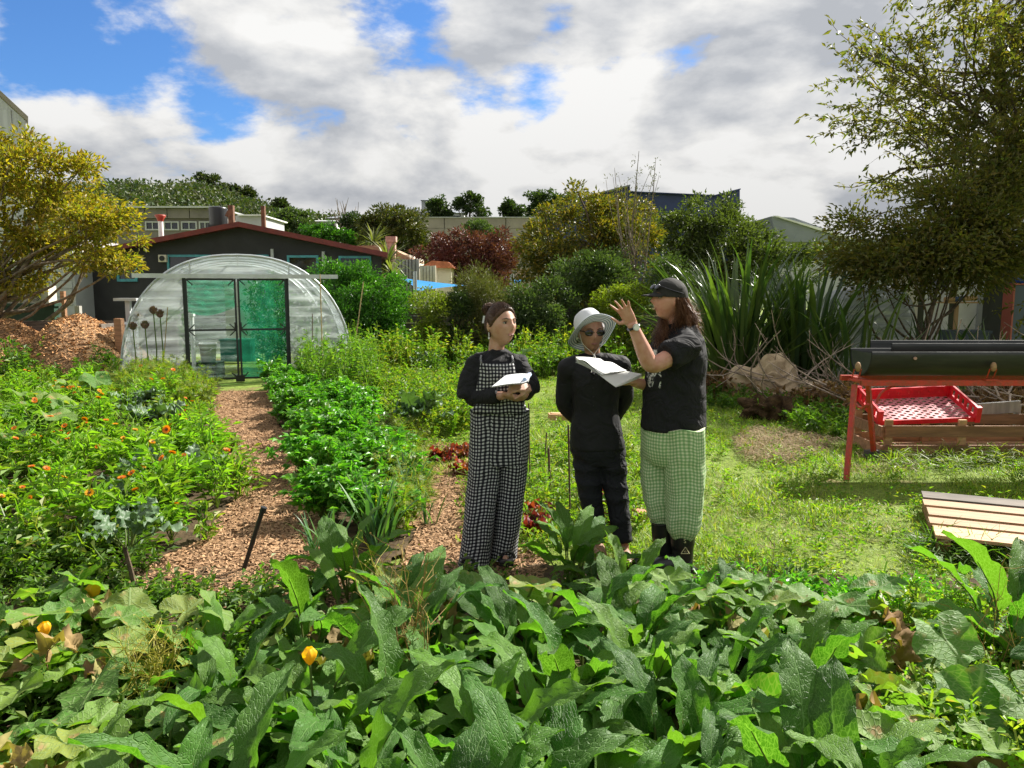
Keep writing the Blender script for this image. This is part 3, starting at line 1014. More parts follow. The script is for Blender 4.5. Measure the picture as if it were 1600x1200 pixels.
make_tree('yellow_tree', 'spreading yellow olive tree over the wood chip heap', 'tree', gbase(-120, 17.5),
          [(-40, 290, 17, 110, 70, 1.6), (30, 250, 17, 60, 42, 1.0), (110, 265, 17, 48, 26, .7), (150, 262, 17, 20, 10, .3), (70, 315, 16.8, 80, 38, 1.2), (150, 350, 16.6, 50, 40, .9), (195, 355, 16.5, 26, 34, .5), (165, 410, 16.5, 44, 26, .7), (60, 390, 17.2, 90, 40, 1.4), (205, 415, 16.5, 16, 22, .4), (20, 440, 17, 60, 14, .8)],
          L_YELLOW, M_BARKG, 0.16, 200, 90, 0.115, 0.30, 51, limbs=46, shell=0.25, trunk_top=2.2)
make_tree('olive_conifer', 'broad dark olive conifer beside the pinkish chimney', 'tree', gbase(622, 46),
          [(622, 372, 46, 50, 50, 2.0), (610, 348, 46, 34, 26, 1.4), (640, 410, 46, 38, 40, 1.6), (590, 375, 46, 24, 30, 1)],
          L_CONIF, M_BARK, 0.35, 130, 110, 0.20, 0.50, 52, tmpl=leaf2(.5), limbs=10)
make_tree('purple_tree', 'dome of dark purple leaves in front of the beige building', 'tree', gbase(742, 32),
          [(742, 402, 32, 68, 40, 1.8), (700, 405, 32, 34, 34, 1.2), (782, 408, 32, 36, 36, 1.2), (740, 430, 32, 70, 30, 1.6)],
          L_PURPLE, M_BARK, 0.22, 150, 120, 0.14, 0.36, 53, tmpl=leaf2(.4), limbs=14)
make_tree('small_tree', 'small green tree against the beige concrete wall', 'tree', gbase(752, 60), [(748, 362, 60, 22, 16, 1), (770, 372, 60, 12, 16, .7)], L_GREYG, M_BARK, .15, 40, 80, .22, .5, 54)
make_tree('amber_tree', 'amber and olive rounded tree left of the dark hedge tree', 'tree', gbase(905, 22.5),
          [(912, 365, 22.5, 72, 60, 1.5), (855, 395, 22, 42, 58, 1.0), (960, 345, 22.5, 52, 42, 1.2), (885, 435, 21.8, 72, 45, 1.2), (985, 380, 22.5, 48, 60, 1.2)],
          L_AMBER, M_BARK, 0.20, 210, 100, 0.12, 0.34, 55, limbs=40, shell=.45)
make_tree('hedge_tree', 'dark green clipped hedge tree below the blue parapet', 'tree', gbase(1110, 25),
          [(1060, 376, 25, 62, 58, 1.5), (1130, 380, 25, 66, 58, 1.6), (1185, 405, 24.6, 42, 46, 1.2), (1090, 420, 24.5, 80, 50, 1.4), (1235, 420, 24, 50, 40, 1.2)],
          L_HEDGE, M_BARK, 0.2, 210, 100, 0.13, 0.36, 56, limbs=16)
make_tree('glossy_shrub', 'bright glossy green shrub pressed against the polytunnel', 'shrub', gbase(570, 18.3),
          [(545, 462, 18.2, 48, 36, .9), (600, 468, 18.2, 42, 36, .8), (520, 436, 18.4, 24, 18, .6), (572, 492, 18, 66, 26, .9), (562, 428, 18.4, 20, 14, .5)],
          L_GLOSSY, M_BARK, .07, 170, 110, 0.085, .26, 57, limbs=16)
make_tree('lime_shrub', 'yellow green mounded shrub under the blue sail', 'shrub', gbase(674, 17.5), [(674, 470, 17.6, 30, 16, .5), (672, 485, 17.2, 26, 15, .5)], L_LIME, M_BARK, .04, 60, 90, .06, .20, 58)
make_tree('broom_shrub', 'brownish upright broom shrub in front of the purple tree', 'shrub', gbase(755, 17.8),
          [(755, 458, 17.8, 38, 42, .6), (775, 480, 17.6, 34, 30, .6), (735, 470, 17.8, 26, 34, .5)], L_BROOM, M_BARK, .05, 110, 110, .10, .24, 59, tmpl=leaf2(.14, .02, .1), limbs=24, squash=1.3)
make_tree('dark_shrub', 'small blue green shrub between the lime and broom shrubs', 'shrub', gbase(715, 17.4), [(715, 478, 17.4, 20, 24, .5)], L_DARK, M_BARK, .04, 40, 90, .07, .18, 60)
make_tree('grey_green_shrub', 'loose grey green shrub against the board fence', 'shrub', gbase(838, 17.9), [(820, 475, 17.9, 34, 30, .6), (862, 470, 17.9, 36, 34, .6), (840, 492, 17.6, 50, 18, .6)], L_GREYG, M_BARK, .05, 110, 100, .075, .24, 61, limbs=18)
make_tree('grey_green_shrub', 'taller mid green shrub under the amber tree', 'shrub', gbase(915, 19), [(915, 440, 19, 50, 45, .8), (950, 430, 19, 34, 42, .7)], L_GREYG, M_BARK, .06, 120, 100, .085, .26, 62, limbs=18)
make_tree('lime_shrub', 'light green rounded shrub beside the raised hand', 'shrub', gbase(968, 17), [(950, 472, 17, 24, 20, .4), (992, 464, 17, 26, 22, .4), (975, 490, 16.8, 36, 20, .4)], L_LIME, M_BARK, .04, 90, 110, .065, .2, 63)
make_tree('dark_shrub', 'dull green shrub between the amber tree and the flax', 'shrub', gbase(1045, 17), [(1040, 445, 17, 34, 45, .6), (1065, 470, 17, 30, 40, .6)], L_GREYG, M_BARK, .05, 90, 90, .07, .24, 64)

# bare sapling with upright twigs
sp = thing('bare_sapling', 'tall bare sapling with upright twigs before the amber tree', 'tree', gbase(988, 19.6))
r = np.random.default_rng(9)
mb, ml = MB(), MB()
tips = []
for i in range(46):
    h0 = r.uniform(0.1, 2.6)
    a = r.uniform(0, 6.28)
    L = r.uniform(1.0, 2.3) * (1.2 if i < 8 else 1)
    s = r.uniform(.08, .32)
    e = np.array([math.cos(a) * L * s, math.sin(a) * L * s, h0 + L])
    P, q = limb((r.normal() * .03, r.normal() * .03, h0), e, .014, .004, r, .05)
    P[:, 0] += .10 * (P[:, 2] - h0) * np.cos(a)
    mb.tube(P, q, 4, cap=False)
    tips.append(P[2:])
mb.tube([(0, 0, -.05), (.03, 0, 1.6), (-.03, 0, 3.4), (.1, 0, 5.15)], [.05, .04, .022, .006], 6)
mb.tube([(0, 0, .2), (-.2, 0, 2), (-.42, 0, 4.0), (-.50, 0, 4.75)], [.03, .025, .012, .004], 5)
mb.tube([(0, 0, .4), (.3, 0, 2.2), (.48, 0, 4.2), (.52, 0, 5.0)], [.03, .025, .012, .004], 5)
mb.build('trunk', M_BARKG, sp)
tips = np.vstack(tips + [np.array([[.05 + r.normal() * .05, 0, z] for z in np.linspace(3.2, 5.0, 22)]), np.array([[.46 + r.normal() * .06, 0, z] for z in np.linspace(3.4, 4.9, 18)])])
clump_leaves(ml, tips, .10, 5, .07, leaf2(.3), r)
ml.build('crown', L_BROOM, sp)


# ---------------- the loose tree on the right: real branching
def branching_tree(name, label, base, starts, leafm, bark, seed, depth=4, leafsize=.085, tmpl=leaf2(.36, .08, .2), per_tip=9, zmax=1e9):
    r = np.random.default_rng(seed)
    root = thing(name, label, 'tree', base)
    b = np.array(base, float)
    mt = MB()
    leafpos, leafdir = [], []

    def grow(p, d, L, rad, lev):
        n = 5
        P = [p]
        q = p.copy()
        dd = d.copy()
        for i in range(n):
            dd = dd + r.normal(size=3) * 0.13 + np.array([0, 0, 0.035 if lev < 2 else -0.02])
            if q[2] + dd[2] * L / n > zmax:
                dd[2] = -abs(dd[2]) * .3
            dd /= np.linalg.norm(dd)
            q = q + dd * L / n
            P.append(q.copy())
        P = np.array(P)
        mt.tube(P, np.linspace(rad, rad * 0.55, n + 1), 6 if lev < 2 else 4, cap=False)
        if lev >= depth - 1:
            for k in range(per_tip):
                t = r.uniform(0.15, 1.05)
                j = min(n - 1, int(t * n))
                leafpos.append(P[j] + (P[j + 1] - P[j]) * (t * n - j) + r.normal(size=3) * 0.035)
                e = dd * .7 + r.normal(size=3) * .6
                leafdir.append(e)
        if lev < depth:
            nb = r.integers(2, 5) if lev else 5
            for k in range(nb):
                t = 1.0 if k == 0 else r.uniform(0.3, 0.95)
                j = min(n, int(round(t * n)))
                ax = r.normal(size=3)
                ax -= ax.dot(dd) * dd
                ax /= np.linalg.norm(ax)
                sp_ = r.uniform(.35, .85) if k else r.uniform(.05, .3)
                nd = dd * math.cos(sp_) + ax * math.sin(sp_)
                grow(P[j].copy(), nd, L * r.uniform(.55, .82), rad * (.62 if k == 0 else .45), lev + 1)
    for (p0, d0, L0, r0) in starts:
        d0 = np.array(d0, float)
        grow(np.array(p0, float) - b, d0 / np.linalg.norm(d0), L0, r0, 0)
    mt.build('trunk', bark, root, smooth=True)
    lp, ld = np.array(leafpos), np.array(leafdir)
    m2 = MB()
    U = r.normal(size=lp.shape) * .8
    U[:, 2] += 1
    scatter(m2, tmpl[0], tmpl[1], lp, frames(ld, U), leafsize * r.uniform(.6, 1.35, len(lp)))
    m2.build('crown', leafm, root)
    return root, len(lp)


tb = (12.9, 15.8, 0)
q = Vector(tb)
root, nl = branching_tree('loose_tree', 'loose olive-leaved tree reaching over the red framed planter', tb,
    [(q, (-.02, 0, 1), 3.28, .17), (q + Vector((-.05, 0, 1.86)), (-.55, -.05, .85), 2.92, .11), (q + Vector((-.05, 0, 2.32)), (-.9, .1, .62), 2.69, .08), (q + Vector((-.05, 0, 2.78)), (-.75, -.15, .80), 2.92, .08),
     (q + Vector((-.05, 0, 2.90)), (-.30, .1, 1), 3.39, .09), (q + Vector((-.05, 0, 3.02)), (-.1, -.2, 1), 3.39, .09), (q + Vector((-.05, 0, 3.48)), (-.95, .0, .52), 2.92, .07), (q + Vector((-.05, 0, 3.94)), (-.6, .2, 1.0), 3.04, .07),
     (q + Vector((-.05, 0, 2.9)), (-1, -.1, .36), 3.0, .07), (q + Vector((-.05, 0, 2.3)), (-1, .1, .16), 2.8, .07)],
    L_RTREE, M_BARK, 77, depth=4, per_tip=19, leafsize=.135, zmax=8.6)
print('loose tree leaves', nl)
# low dark thicket under it
make_tree('dark_thicket', 'dark low thicket of small leaves below the loose tree', 'shrub', (6.6, 12.6, 0),
          [(1390, 405, 13, 60, 26, .9), (1470, 395, 13, 70, 34, 1.0), (1560, 385, 13, 70, 46, 1.0), (1335, 405, 13.2, 40, 22, .7), (1520, 345, 13.2, 60, 24, .8), (1570, 290, 13.4, 55, 34, .8), (1480, 305, 13.4, 40, 18, .6), (1610, 230, 13.4, 50, 40, .8), (1350, 440, 13, 22, 14, .5), (1445, 438, 13, 26, 16, .5), (1545, 434, 12.8, 34, 20, .5), (1330, 350, 13.4, 30, 14, .5), (1420, 365, 13.2, 50, 16, .7)],
          L_RTREE, M_BARK, .06, 300, 90, .10, .36, 66, tmpl=leaf2(.36), limbs=14, trunk_top=1.9, shell=.3)

# ---------------- flax: every blade its own part
def blade_variants(n, L, w, seed, m):
    r = np.random.default_rng(seed)
    out = []
    for k in range(n):
        N = 11
        bend = r.uniform(.15, 1.0) * (1 if k % 3 else 1.9)
        t = np.linspace(0, 1, N)
        ang = 1.52 - r.uniform(0, .12) - bend * t ** 2.2
        dy, dz = np.cos(ang), np.sin(ang)
        y = np.concatenate([[0], np.cumsum(dy[:-1])]) / (N - 1) * L
        z = np.concatenate([[0], np.cumsum(dz[:-1])]) / (N - 1) * L
        ww = w * np.minimum(1, .55 + t * 2) * np.clip((1 - t) * 3.2, 0.02, 1) / 2
        tw = r.uniform(-.6, .6) * t
        mb = MB()
        P = np.zeros((N, 3, 3))
        for j, s in enumerate((-1, 0, 1)):
            P[:, j, 0] = s * ww * np.cos(tw)
            P[:, j, 1] = y + s * ww * np.sin(tw) * .6
            P[:, j, 2] = z + (abs(s)) * ww * .45
        mb.grid(P)
        out.append(mb.mesh('blade', m, True))
    return out


FLAX = blade_variants(14, 1.0, .025, 3, L_FLAX)


def flax(name, label, loc, n, L, spread, seed, cat='flax'):
    r = np.random.default_rng(seed)
    root = thing(name, label, cat, loc)
    for k in range(n):
        a = r.uniform(0, 6.283)
        s = L * r.uniform(.6, 1.12)
        rr = r.uniform(0, spread) ** .8 * .45
        link('blade', FLAX[r.integers(len(FLAX))], root, loc=(math.cos(a) * rr, math.sin(a) * rr, 0), rot=(-r.uniform(.0, .18) * (1 if k % 4 else 3.5) - rr * .2, r.normal() * .12, a - 1.57 + r.normal() * .5), scale=(s * r.uniform(.8, 1.3), s, s))
    return root


flax('flax_clump', 'tall upright green flax clump beside the cap wearer', gp(1150, 612), 210, 2.6, .9, 5)
flax('flax_clump', 'dark flax clump left of the plastic-wrapped stack', gp(1255, 612), 170, 2.35, 1.0, 6)
flax('flax_clump', 'leaning dark flax in front of the plastic-wrapped stack', gp(1335, 622), 34, 1.9, 1.1, 7)
flax('flax_clump', 'low arching glossy flax behind the planter trough', gp(1545, 625), 70, 1.35, 1.3, 8)
flax('flax_clump', 'short flax before the white shed', gp(1450, 612), 44, 1.4, 1.2, 9)

# spiky palms near the chimney
def palm(label, px, py, Y, rad, nblade, seed):
    a = at(px, py, Y)
    root = thing('spiky_palm', label, 'palm', (a.x, Y, 0))
    mb = MB(); mb.tube([(0, 0, 0), (.03, 0, a.z * .5), (0, 0, a.z)], [.12, .09, .08], 8); mb.build('trunk', M_BARKG, root, smooth=True)
    r = np.random.default_rng(seed)
    mb = MB()
    D = rand_dirs(nblade, .25, r)
    scatter(mb, *blade_t(.09, .35), np.zeros((nblade, 3)) + [0, 0, a.z], frames(D), rad * r.uniform(.8, 1.1, nblade))
    mb.build('crown', L_PALM, root)


palm('pale spiky palm just right of the red roof corner', 606, 408, 26.5, .95, 90, 3)
palm('spiky palm behind the red roof edge and chimney', 583, 380, 34, 1.0, 90, 4)
palm('little spiky palm drooping beside the grey board wall', 612, 428, 25.5, .8, 70, 5)
# ================================================================ board fence behind the garden
f = thing('board_fence', 'weathered horizontal board fence behind the shrubs', 'fence', (at(760, 455, 19.4).x, 19.4, 0))
o = -Vector(f.location)
x0, x1 = at(500, 455, 19.4).x, at(1130, 455, 19.4).x
r = np.random.default_rng(2)
nb = 8
bmesh_board = MB(); bmesh_board.box((0, 0, 0), ((x1 - x0) / nb - .02, .03, .168)); bme = bmesh_board.mesh('board', M_OLDWOOD)
pm = MB(); pm.box((0, 0, .68), (.10, .10, 1.36)); pme = pm.mesh('post', M_OLDWOOD)
for k in range(nb):
    for j in range(7):
        link('board', bme, f, loc=Vector((x0 + (k + .5) * (x1 - x0) / nb, 19.4 + r.normal() * .006, .12 + j * .175)) + o, rot=(0, r.normal() * .003, 0))
for k in range(nb + 1):
    link('post', pme, f, loc=Vector((x0 + k * (x1 - x0) / nb, 19.47, 0)) + o)
# lone posts in front
for px, lab in ((580, 'slim timber stake at the back edge by the white sack'),):
    a = gp(px, 530)
    mb = MB(); mb.box((0, 0, .45), (.07, .07, .9))
    tag(mb.build('stake', M_GREYWOOD, loc=(a.x, a.y, 0)), lab, 'stake')

# ================================================================ polytunnel
def film_material(name, alpha, tint=(0.75, 0.8, 0.8), wr=1.0):
    m, t = newmat(name)
    tc = t.n('TexCoord')
    mp = t.n('Mapping', {0: tc.outputs['Object'], 3: (0.7, 0.7, 5.0)})
    nz = t.n('TexNoise', {'Vector': mp.outputs[0], 'Scale': 1.6, 'Detail': 5.0, 'Roughness': .6, 'Distortion': .6})
    wv = t.n('TexWave', {'Vector': t.n('Mapping', {0: tc.outputs['Object'], 3: (.12, .12, 1)}).outputs[0], 'Scale': 1.7, 'Distortion': 7.0, 'Detail': 4.0, 'Detail Scale': .8}, bands_direction='Z')
    crease = t.maprange(wv.outputs['Fac'], .72, .98)
    a = t.math('ADD', t.maprange(nz.outputs[0], .35, .75, alpha - .12, alpha + .16), t.math('MULTIPLY', crease, .2 * wr), clamp=True)
    tr = t.n('BsdfTransparent', {'Color': (0.93, 0.97, 0.96)})
    pr = t.n('BsdfPrincipled', {'Base Color': tint, 'Roughness': .22, 'Specular IOR Level': .6})
    t.set(pr, 'Normal', t.n('Bump', {'Strength': .5, 'Distance': .05, 'Height': t.math('ADD', nz.outputs[0], t.math('MULTIPLY', wv.outputs['Fac'], .5))}).outputs[0])
    tl = t.n('BsdfTranslucent', {'Color': tint})
    m1 = t.n('MixShader', {0: .5})
    t.t.links.new(pr.outputs[0], m1.inputs[1]); t.t.links.new(tl.outputs[0], m1.inputs[2])
    m2 = t.n('MixShader', {0: a})
    t.t.links.new(tr.outputs[0], m2.inputs[1]); t.t.links.new(m1.outputs[0], m2.inputs[2])
    finish(t, m2)
    return m


M_FILM = film_material('tunnel_film', .46, (.84, .88, .88))
M_FILMR = film_material('tunnel_roof_film', .34, (.76, .83, .87), .6)
M_SHADE = None
m, t = newmat('green_shade_mesh')
tr = t.n('BsdfTransparent', {'Color': (.62, .95, .76)})
df = t.n('BsdfDiffuse', {'Color': (.035, .30, .18)})
tl = t.n('BsdfTranslucent', {'Color': (.045, .50, .28)})
m1 = t.n('MixShader', {0: .5}); t.t.links.new(df.outputs[0], m1.inputs[1]); t.t.links.new(tl.outputs[0], m1.inputs[2])
tc = t.n('TexCoord'); nz = t.n('TexNoise', {'Vector': tc.outputs['Object'], 'Scale': 2.5, 'Detail': 4.0})
m2 = t.n('MixShader', {0: t.maprange(nz.outputs[0], .3, .7, .22, .55)}); t.t.links.new(tr.outputs[0], m2.inputs[1]); t.t.links.new(m1.outputs[0], m2.inputs[2])
finish(t, m2); M_SHADE = m

GY = 14.6
ga = at(379, 590, GY)
GR = math.atan2(-ga.x, GY)
gh = thing('polytunnel', 'clear plastic polytunnel with green mesh doors', 'polytunnel', (ga.x, GY, 0), GR)
inside = lambda x, y, z=0.0: Vector((ga.x + x * math.cos(GR) - y * math.sin(GR), GY + x * math.sin(GR) + y * math.cos(GR), z))
W, H = 2.10, at(372, 397, GY).z
ang = np.linspace(0, np.pi, 41)


def arch(w=W, h=H, n_=2.35, a=ang):
    c, s = np.cos(a), np.sin(a)
    return np.sign(c) * np.abs(c) ** (2 / n_) * w, np.abs(s) ** (2 / n_) * h


ax, az = arch()
LEN = 6.0
r = np.random.default_rng(4)
ny = 31
P = np.zeros((ny, 41, 3))
for i in range(ny):
    y = LEN * i / (ny - 1)
    sag = 1 - .012 * abs(math.sin(y / 1.5 * math.pi))
    P[i, :, 0] = ax * sag
    P[i, :, 1] = y
    P[i, :, 2] = az * sag
P += r.normal(size=P.shape) * .004
mb = MB(); mb.grid(P); mb.build('roof_film', M_FILMR, gh, smooth=True)
for k in range(5):
    hx, hz = arch(W - .02, H - .02)
    mb = MB(); mb.tube(np.column_stack([hx, np.full(41, k * 1.5 + (.0 if k else .02)), hz]), .018 if k else .026, 7)
    mb.build('hoop', M_GALV, gh, smooth=True)
mb = MB(); mb.tube([(0, 0, H - .05), (0, LEN, H - .05)], .015, 6); mb.build('ridge_pole', M_GALV, gh)
DX0, DX1 = at(297, 500, GY).x - ga.x, at(447, 500, GY).x - ga.x
ZR = at(372, 430, GY).z


def front_panel(name, xa, xb, za_fn, zb_fn, m, n=(26, 40), seed=1, wr=.012, y0=0.0):
    r = np.random.default_rng(seed)
    u = np.linspace(0, 1, n[0]); v = np.linspace(0, 1, n[1])
    P = np.zeros((n[0], n[1], 3))
    ph = r.uniform(0, 6, 5)
    for i, uu in enumerate(u):
        x = xa + (xb - xa) * uu
        zl, zh = za_fn(x), zb_fn(x)
        z = zl + (zh - zl) * v
        P[i, :, 0] = x
        P[i, :, 2] = z
        P[i, :, 1] = y0 + wr * (np.sin(z * 19 + x * 2.2 + ph[0]) + .7 * np.sin(z * 31 - x * 3.1 + ph[1]) + .5 * np.sin(z * 47 + x * 1.2 + ph[2]))
    mb = MB(); mb.grid(P)
    return mb.build(name, m, gh, smooth=True)


def top_z(x):
    return float((max(0, 1 - (abs(x) / W) ** 2.35)) ** (1 / 2.35) * H)


low = lambda x: 0.0
front_panel('front_film', -W + .01, DX0, low, top_z, M_FILM, seed=1)
front_panel('front_film', DX1, W - .01, low, top_z, M_FILM, seed=2)
front_panel('front_film', DX0, DX1, lambda x: ZR, top_z, M_FILM, seed=3, wr=.006)
front_panel('back_film', -W + .01, W - .01, low, top_z, M_FILMR, seed=5, y0=LEN)
# sliding door rail
ra, rb = at(219, 433, GY - .1), at(522, 431, GY - .1)
mb = MB(); mb.box(((ra.x + rb.x) / 2 - ga.x, -.10, ra.z + .02), (rb.x - ra.x, .06, .075)); mb.box(((ra.x + rb.x) / 2 - ga.x, -.135, ra.z - .012), (rb.x - ra.x, .012, .02)); mb.build('door_rail', M_GALV, gh)
for s in (DX0, DX1):
    mb = MB(); mb.box((s, -.02, ZR / 2), (.06, .06, ZR)); mb.build('door_post', M_DMETAL, gh)
for px in (302, 448):
    a = at(px, 415, GY)
    mb = MB(); mb.tube([(a.x - ga.x, 0.0, ZR), (a.x - ga.x, .0, top_z(a.x - ga.x) - .02)], .014, 6); mb.build('strut', M_GALV, gh)
DW = (DX1 - DX0) / 2
for k in range(2):
    cx = DX0 + DW * (k + .5)
    d = MB()
    for s in (-1, 1):
        d.box((cx + s * (DW / 2 - .03), -.075, ZR / 2 - .02), (.035, .035, ZR - .1))
    for z in (.06, ZR * .49, ZR - .08):
        d.box((cx, -.075, z), (DW - .10, .03, .035))
    for s in (-1, 1):
        for z, e in ((ZR * .49, 1), (ZR - .08, -1), (ZR * .49, -1), (.06, 1)):
            d.box((cx + s * (DW / 2 - .10), -.075, z + e * .06), (.14, .012, .02), rot=(0, s * e * .78, 0))
    dr = d.build('door', M_DMETAL, gh)
    u = np.linspace(0, 1, 14); v = np.linspace(0, 1, 24)
    U, V = np.meshgrid(u, v, indexing='ij')
    r = np.random.default_rng(k + 3)
    Yw = -.055 + .01 * np.sin(V * 40 + U * 5) + .008 * np.sin(U * 22 + V * 9)
    if k == 0:
        mb = MB(); mb.grid(np.stack([cx - DW / 2 + .04 + U * (DW - .08), Yw, .06 + V * (ZR - .14)], -1)); mb.build('clear_sheet', film_material('door_film', .10, (.6, .75, .7)), dr, smooth=True)
        mb = MB(); zz = ZR - .10 - .55 * (1 - V) - .10 * np.sin(U * 3.3 + .4) * (1 - V)
        mb.grid(np.stack([cx - DW / 2 + .05 + U * (DW - .07), Yw + .03, zz], -1)); mb.build('shade_cloth', M_SHADE, dr, smooth=True)
    else:
        mb = MB(); mb.grid(np.stack([cx - DW / 2 + .04 + U * (DW - .08), Yw, .06 + V * (ZR - .14)], -1)); mb.build('shade_cloth', M_SHADE, dr, smooth=True)
    mb = MB(); mb.box((cx + (1 - 2 * k) * (DW / 2 - .05), -.11, ZR * .52), (.03, .05, .16)); mb.build('handle', M_BLACKP, dr)
mb = MB(); mb.box((0.0 + (DX0 + DX1) / 2, -.10, .06), (.16, .12, .12)); mb.build('door_stop', M_BLACKP, gh)
# things inside it
L_TOM = leaf_mat('tomato_leaves', [(0.03, 0.10, 0.02), (0.05, 0.15, 0.03), (0.08, 0.18, 0.03)], .35)
for i, (x, y, h, lab) in enumerate(((.55, 1.0, 1.9, 'tall tomato plant just behind the right green door'), (.75, 2.0, 2.0, 'tomato plant second behind the right green door'), (.45, 3.0, 1.9, 'tomato plant deepest behind the green doors'), (1.3, 1.5, 1.5, 'shorter tomato plant by the right film panel'), (-1.4, 3.5, 1.2, 'low tomato plant at the left back of the polytunnel'))):
    root = thing('tomato_plant', lab, 'plant', inside(x, y), group='tomato plants in the polytunnel')
    r = np.random.default_rng(90 + i)
    C = np.column_stack([r.normal(size=30) * .14, r.normal(size=30) * .2, np.linspace(.25, h, 30)])
    mb = MB(); clump_leaves(mb, C, .2, 34, .09, leaf2(.5), r); mb.build('foliage', L_TOM, root)
    mb = MB(); mb.tube([(0, 0, 0), (.02, 0, h)], .008, 5); mb.build('stem', L_TOM, root)
a = ga + Vector((-.62, .9, 0))
b = thing('bucket', 'white plastic bucket standing inside the polytunnel door', 'bucket', inside(-.62, .75, .30))
mb = MB(); mb.lathe([(.0, .0), (.13, .0), (.165, .36), (.175, .36), (.175, .39), (.155, .39), (.125, .02), (0, .02)], sides=20); mb.build('pail', M_WHITE, b, smooth=True)
mb = MB(); mb.tube([(-.165, 0, .36), (-.1, -.15, .25), (0, -.2, .22), (.1, -.15, .25), (.165, 0, .36)], .006, 5); mb.build('handle', M_GALV, b)
tag((lambda m_: (m_.box((0, 0, .15), (.5, .45, .30)), m_.box((0, 0, .31), (.54, .48, .02)))[0])(MB()).build('crate', M_GREENW, loc=inside(-.64, .8)), 'dark box that carries the white bucket', 'box')
tag((lambda m_: (m_.box((0, 0, .22), (.62, .3, .44)), m_.box((0, 0, .45), (.66, .34, .03)))[0])(MB()).build('storage_box', mat('green_plastic', (.015, .16, .11), .45), loc=inside(-.07, 1.5, .25)), 'flat green box low behind the polytunnel door', 'box')
mb = MB(); mb.tube([(0, 0, 0), (0, 0, 1.25)], .04, 10); mb.box((0, 0, 1.25), (.1, .1, .06))
tag(mb.build('white_post', M_WHITE, loc=inside(-.88, .6)), 'white post with square cap just inside the polytunnel door', 'post')
mb = MB(); mb.box((0, 0, .95), (.75, .02, 1.9)); mb.box((0, .03, .95), (.05, .05, 1.9)); mb.box((0, .03, 1.9), (.8, .05, .05))
tag(mb.build('backing_sheet', mat('pale_sheet', (.5, .52, .46), .7), loc=inside(.03, 4.2)), 'pale upright sheet hanging deep inside the polytunnel', 'sheet')

# slack white sack at the tunnel's right foot
def lump(name, label, cat, loc, dims, m, seed, amp=.22, freq=2.6, group=None, flat=.0, seg=40):
    mb = MB(); mb.sphere((0, 0, 0), 1.0, seg, seg * 2 // 3)
    V = mb.v[0]
    r = np.random.default_rng(seed)
    K = r.normal(size=(9, 3)) * freq
    ph = r.uniform(0, 6.28, 9)
    d = sum(np.sin(V @ k + p) / (1 + .35 * i) for i, (k, p) in enumerate(zip(K, ph)))
    fold = np.abs(np.sin(V @ (K[0] * 2.2) + 2 * np.sin(V @ K[1])))
    V = V * (1 + amp * d[:, None] * .35 - amp * .35 * fold[:, None])
    V *= np.array(dims)
    V[:, 2] = np.maximum(V[:, 2], -dims[2] * .45) + dims[2] * .45
    mb.v[0] = V
    return tag(mb.build(name, m, smooth=True, loc=loc), label, cat, group)


a = gp(566, 572)
lump('white_sack', 'crumpled white sack at the right foot of the polytunnel', 'sack', (a.x, a.y, 0), (.42, .4, .34), mat('white_sacking', (.72, .70, .66), .8, bump=.4, bscale=12), 5, amp=.5, freq=3.4)

# ================================================================ wood chip heap in its bay, left
HYY = 15.6
hp = gp(60, 552)
xs = np.linspace(-4.5, 2.3, 70); ys = np.linspace(-1.6, 1.6, 40)
X, Y = np.meshgrid(xs, ys, indexing='ij')
cx = at(60, 455, HYY).x


def heap_z(x, y):
    b = .92 * np.exp(-((x - .72) / .62) ** 2) + .90 * np.exp(-((x + .85) / .95) ** 2) + .7 * np.exp(-((x + 3) / 1.2) ** 2) + .45 * np.exp(-((x - 1.45) / .42) ** 2)
    e = np.clip(1 - (np.abs(y) / 1.6) ** 2.2, 0, 1)
    return 1.22 * np.minimum(b, 1.0) * e + .02 * np.sin(x * 9 + y * 7) * e


mb = MB(); mb.grid(np.stack([X, Y, heap_z(X, Y)], -1))
hb = mb.build('chip_heap', M_CHIPS, smooth=True, loc=(cx, HYY, 0))
tag(hb, 'heap of orange brown wood chips beside the polytunnel', 'heap')
r = np.random.default_rng(4)
n = 9000
P2 = np.column_stack([r.uniform(-4.2, 2.1, n), r.uniform(-1.5, .6, n)])
P2 = P2[heap_z(P2[:, 0], P2[:, 1]) > .03]
oo = chip_mesh(P2, heap_z(P2[:, 0], P2[:, 1]) + .005, .055, 5, .6).build('loose_chips', M_CHIPP, hb)
oo['kind'] = 'stuff'
by = thing('timber_bay', 'timber sided bay holding the wood chip heap', 'bay', (at(185, 455, 16.4).x, 16.4, 0))
o = -Vector(by.location)
for k in range(4):
    mb = MB(); mb.box((at(110, 455, 17.1).x, 17.15, .14 + k * .26), (4.6, .05, .245)); mb.build('board', M_OLDWOOD, by, loc=o)
    mb = MB(); mb.box((at(181, 455, 16.2).x, 16.3, .14 + k * .26), (.05, 1.6, .245)); mb.build('board', M_OLDWOOD, by, loc=o)
mb = MB(); mb.box((at(183, 455, 15.4).x, 15.4, .58), (.14, .14, 1.16)); mb.build('post', M_PINED, by, loc=o)
mb = MB()
a = at(192, 455, 15.9)
for k in range(9):
    mb.tube([(a.x - .02, 15.9, .1 + k * .115), (a.x + .25, 15.9, .1 + k * .115)], .05, 8)
mb.build('corrugated_sheet', M_GALV, by, loc=o, smooth=True)
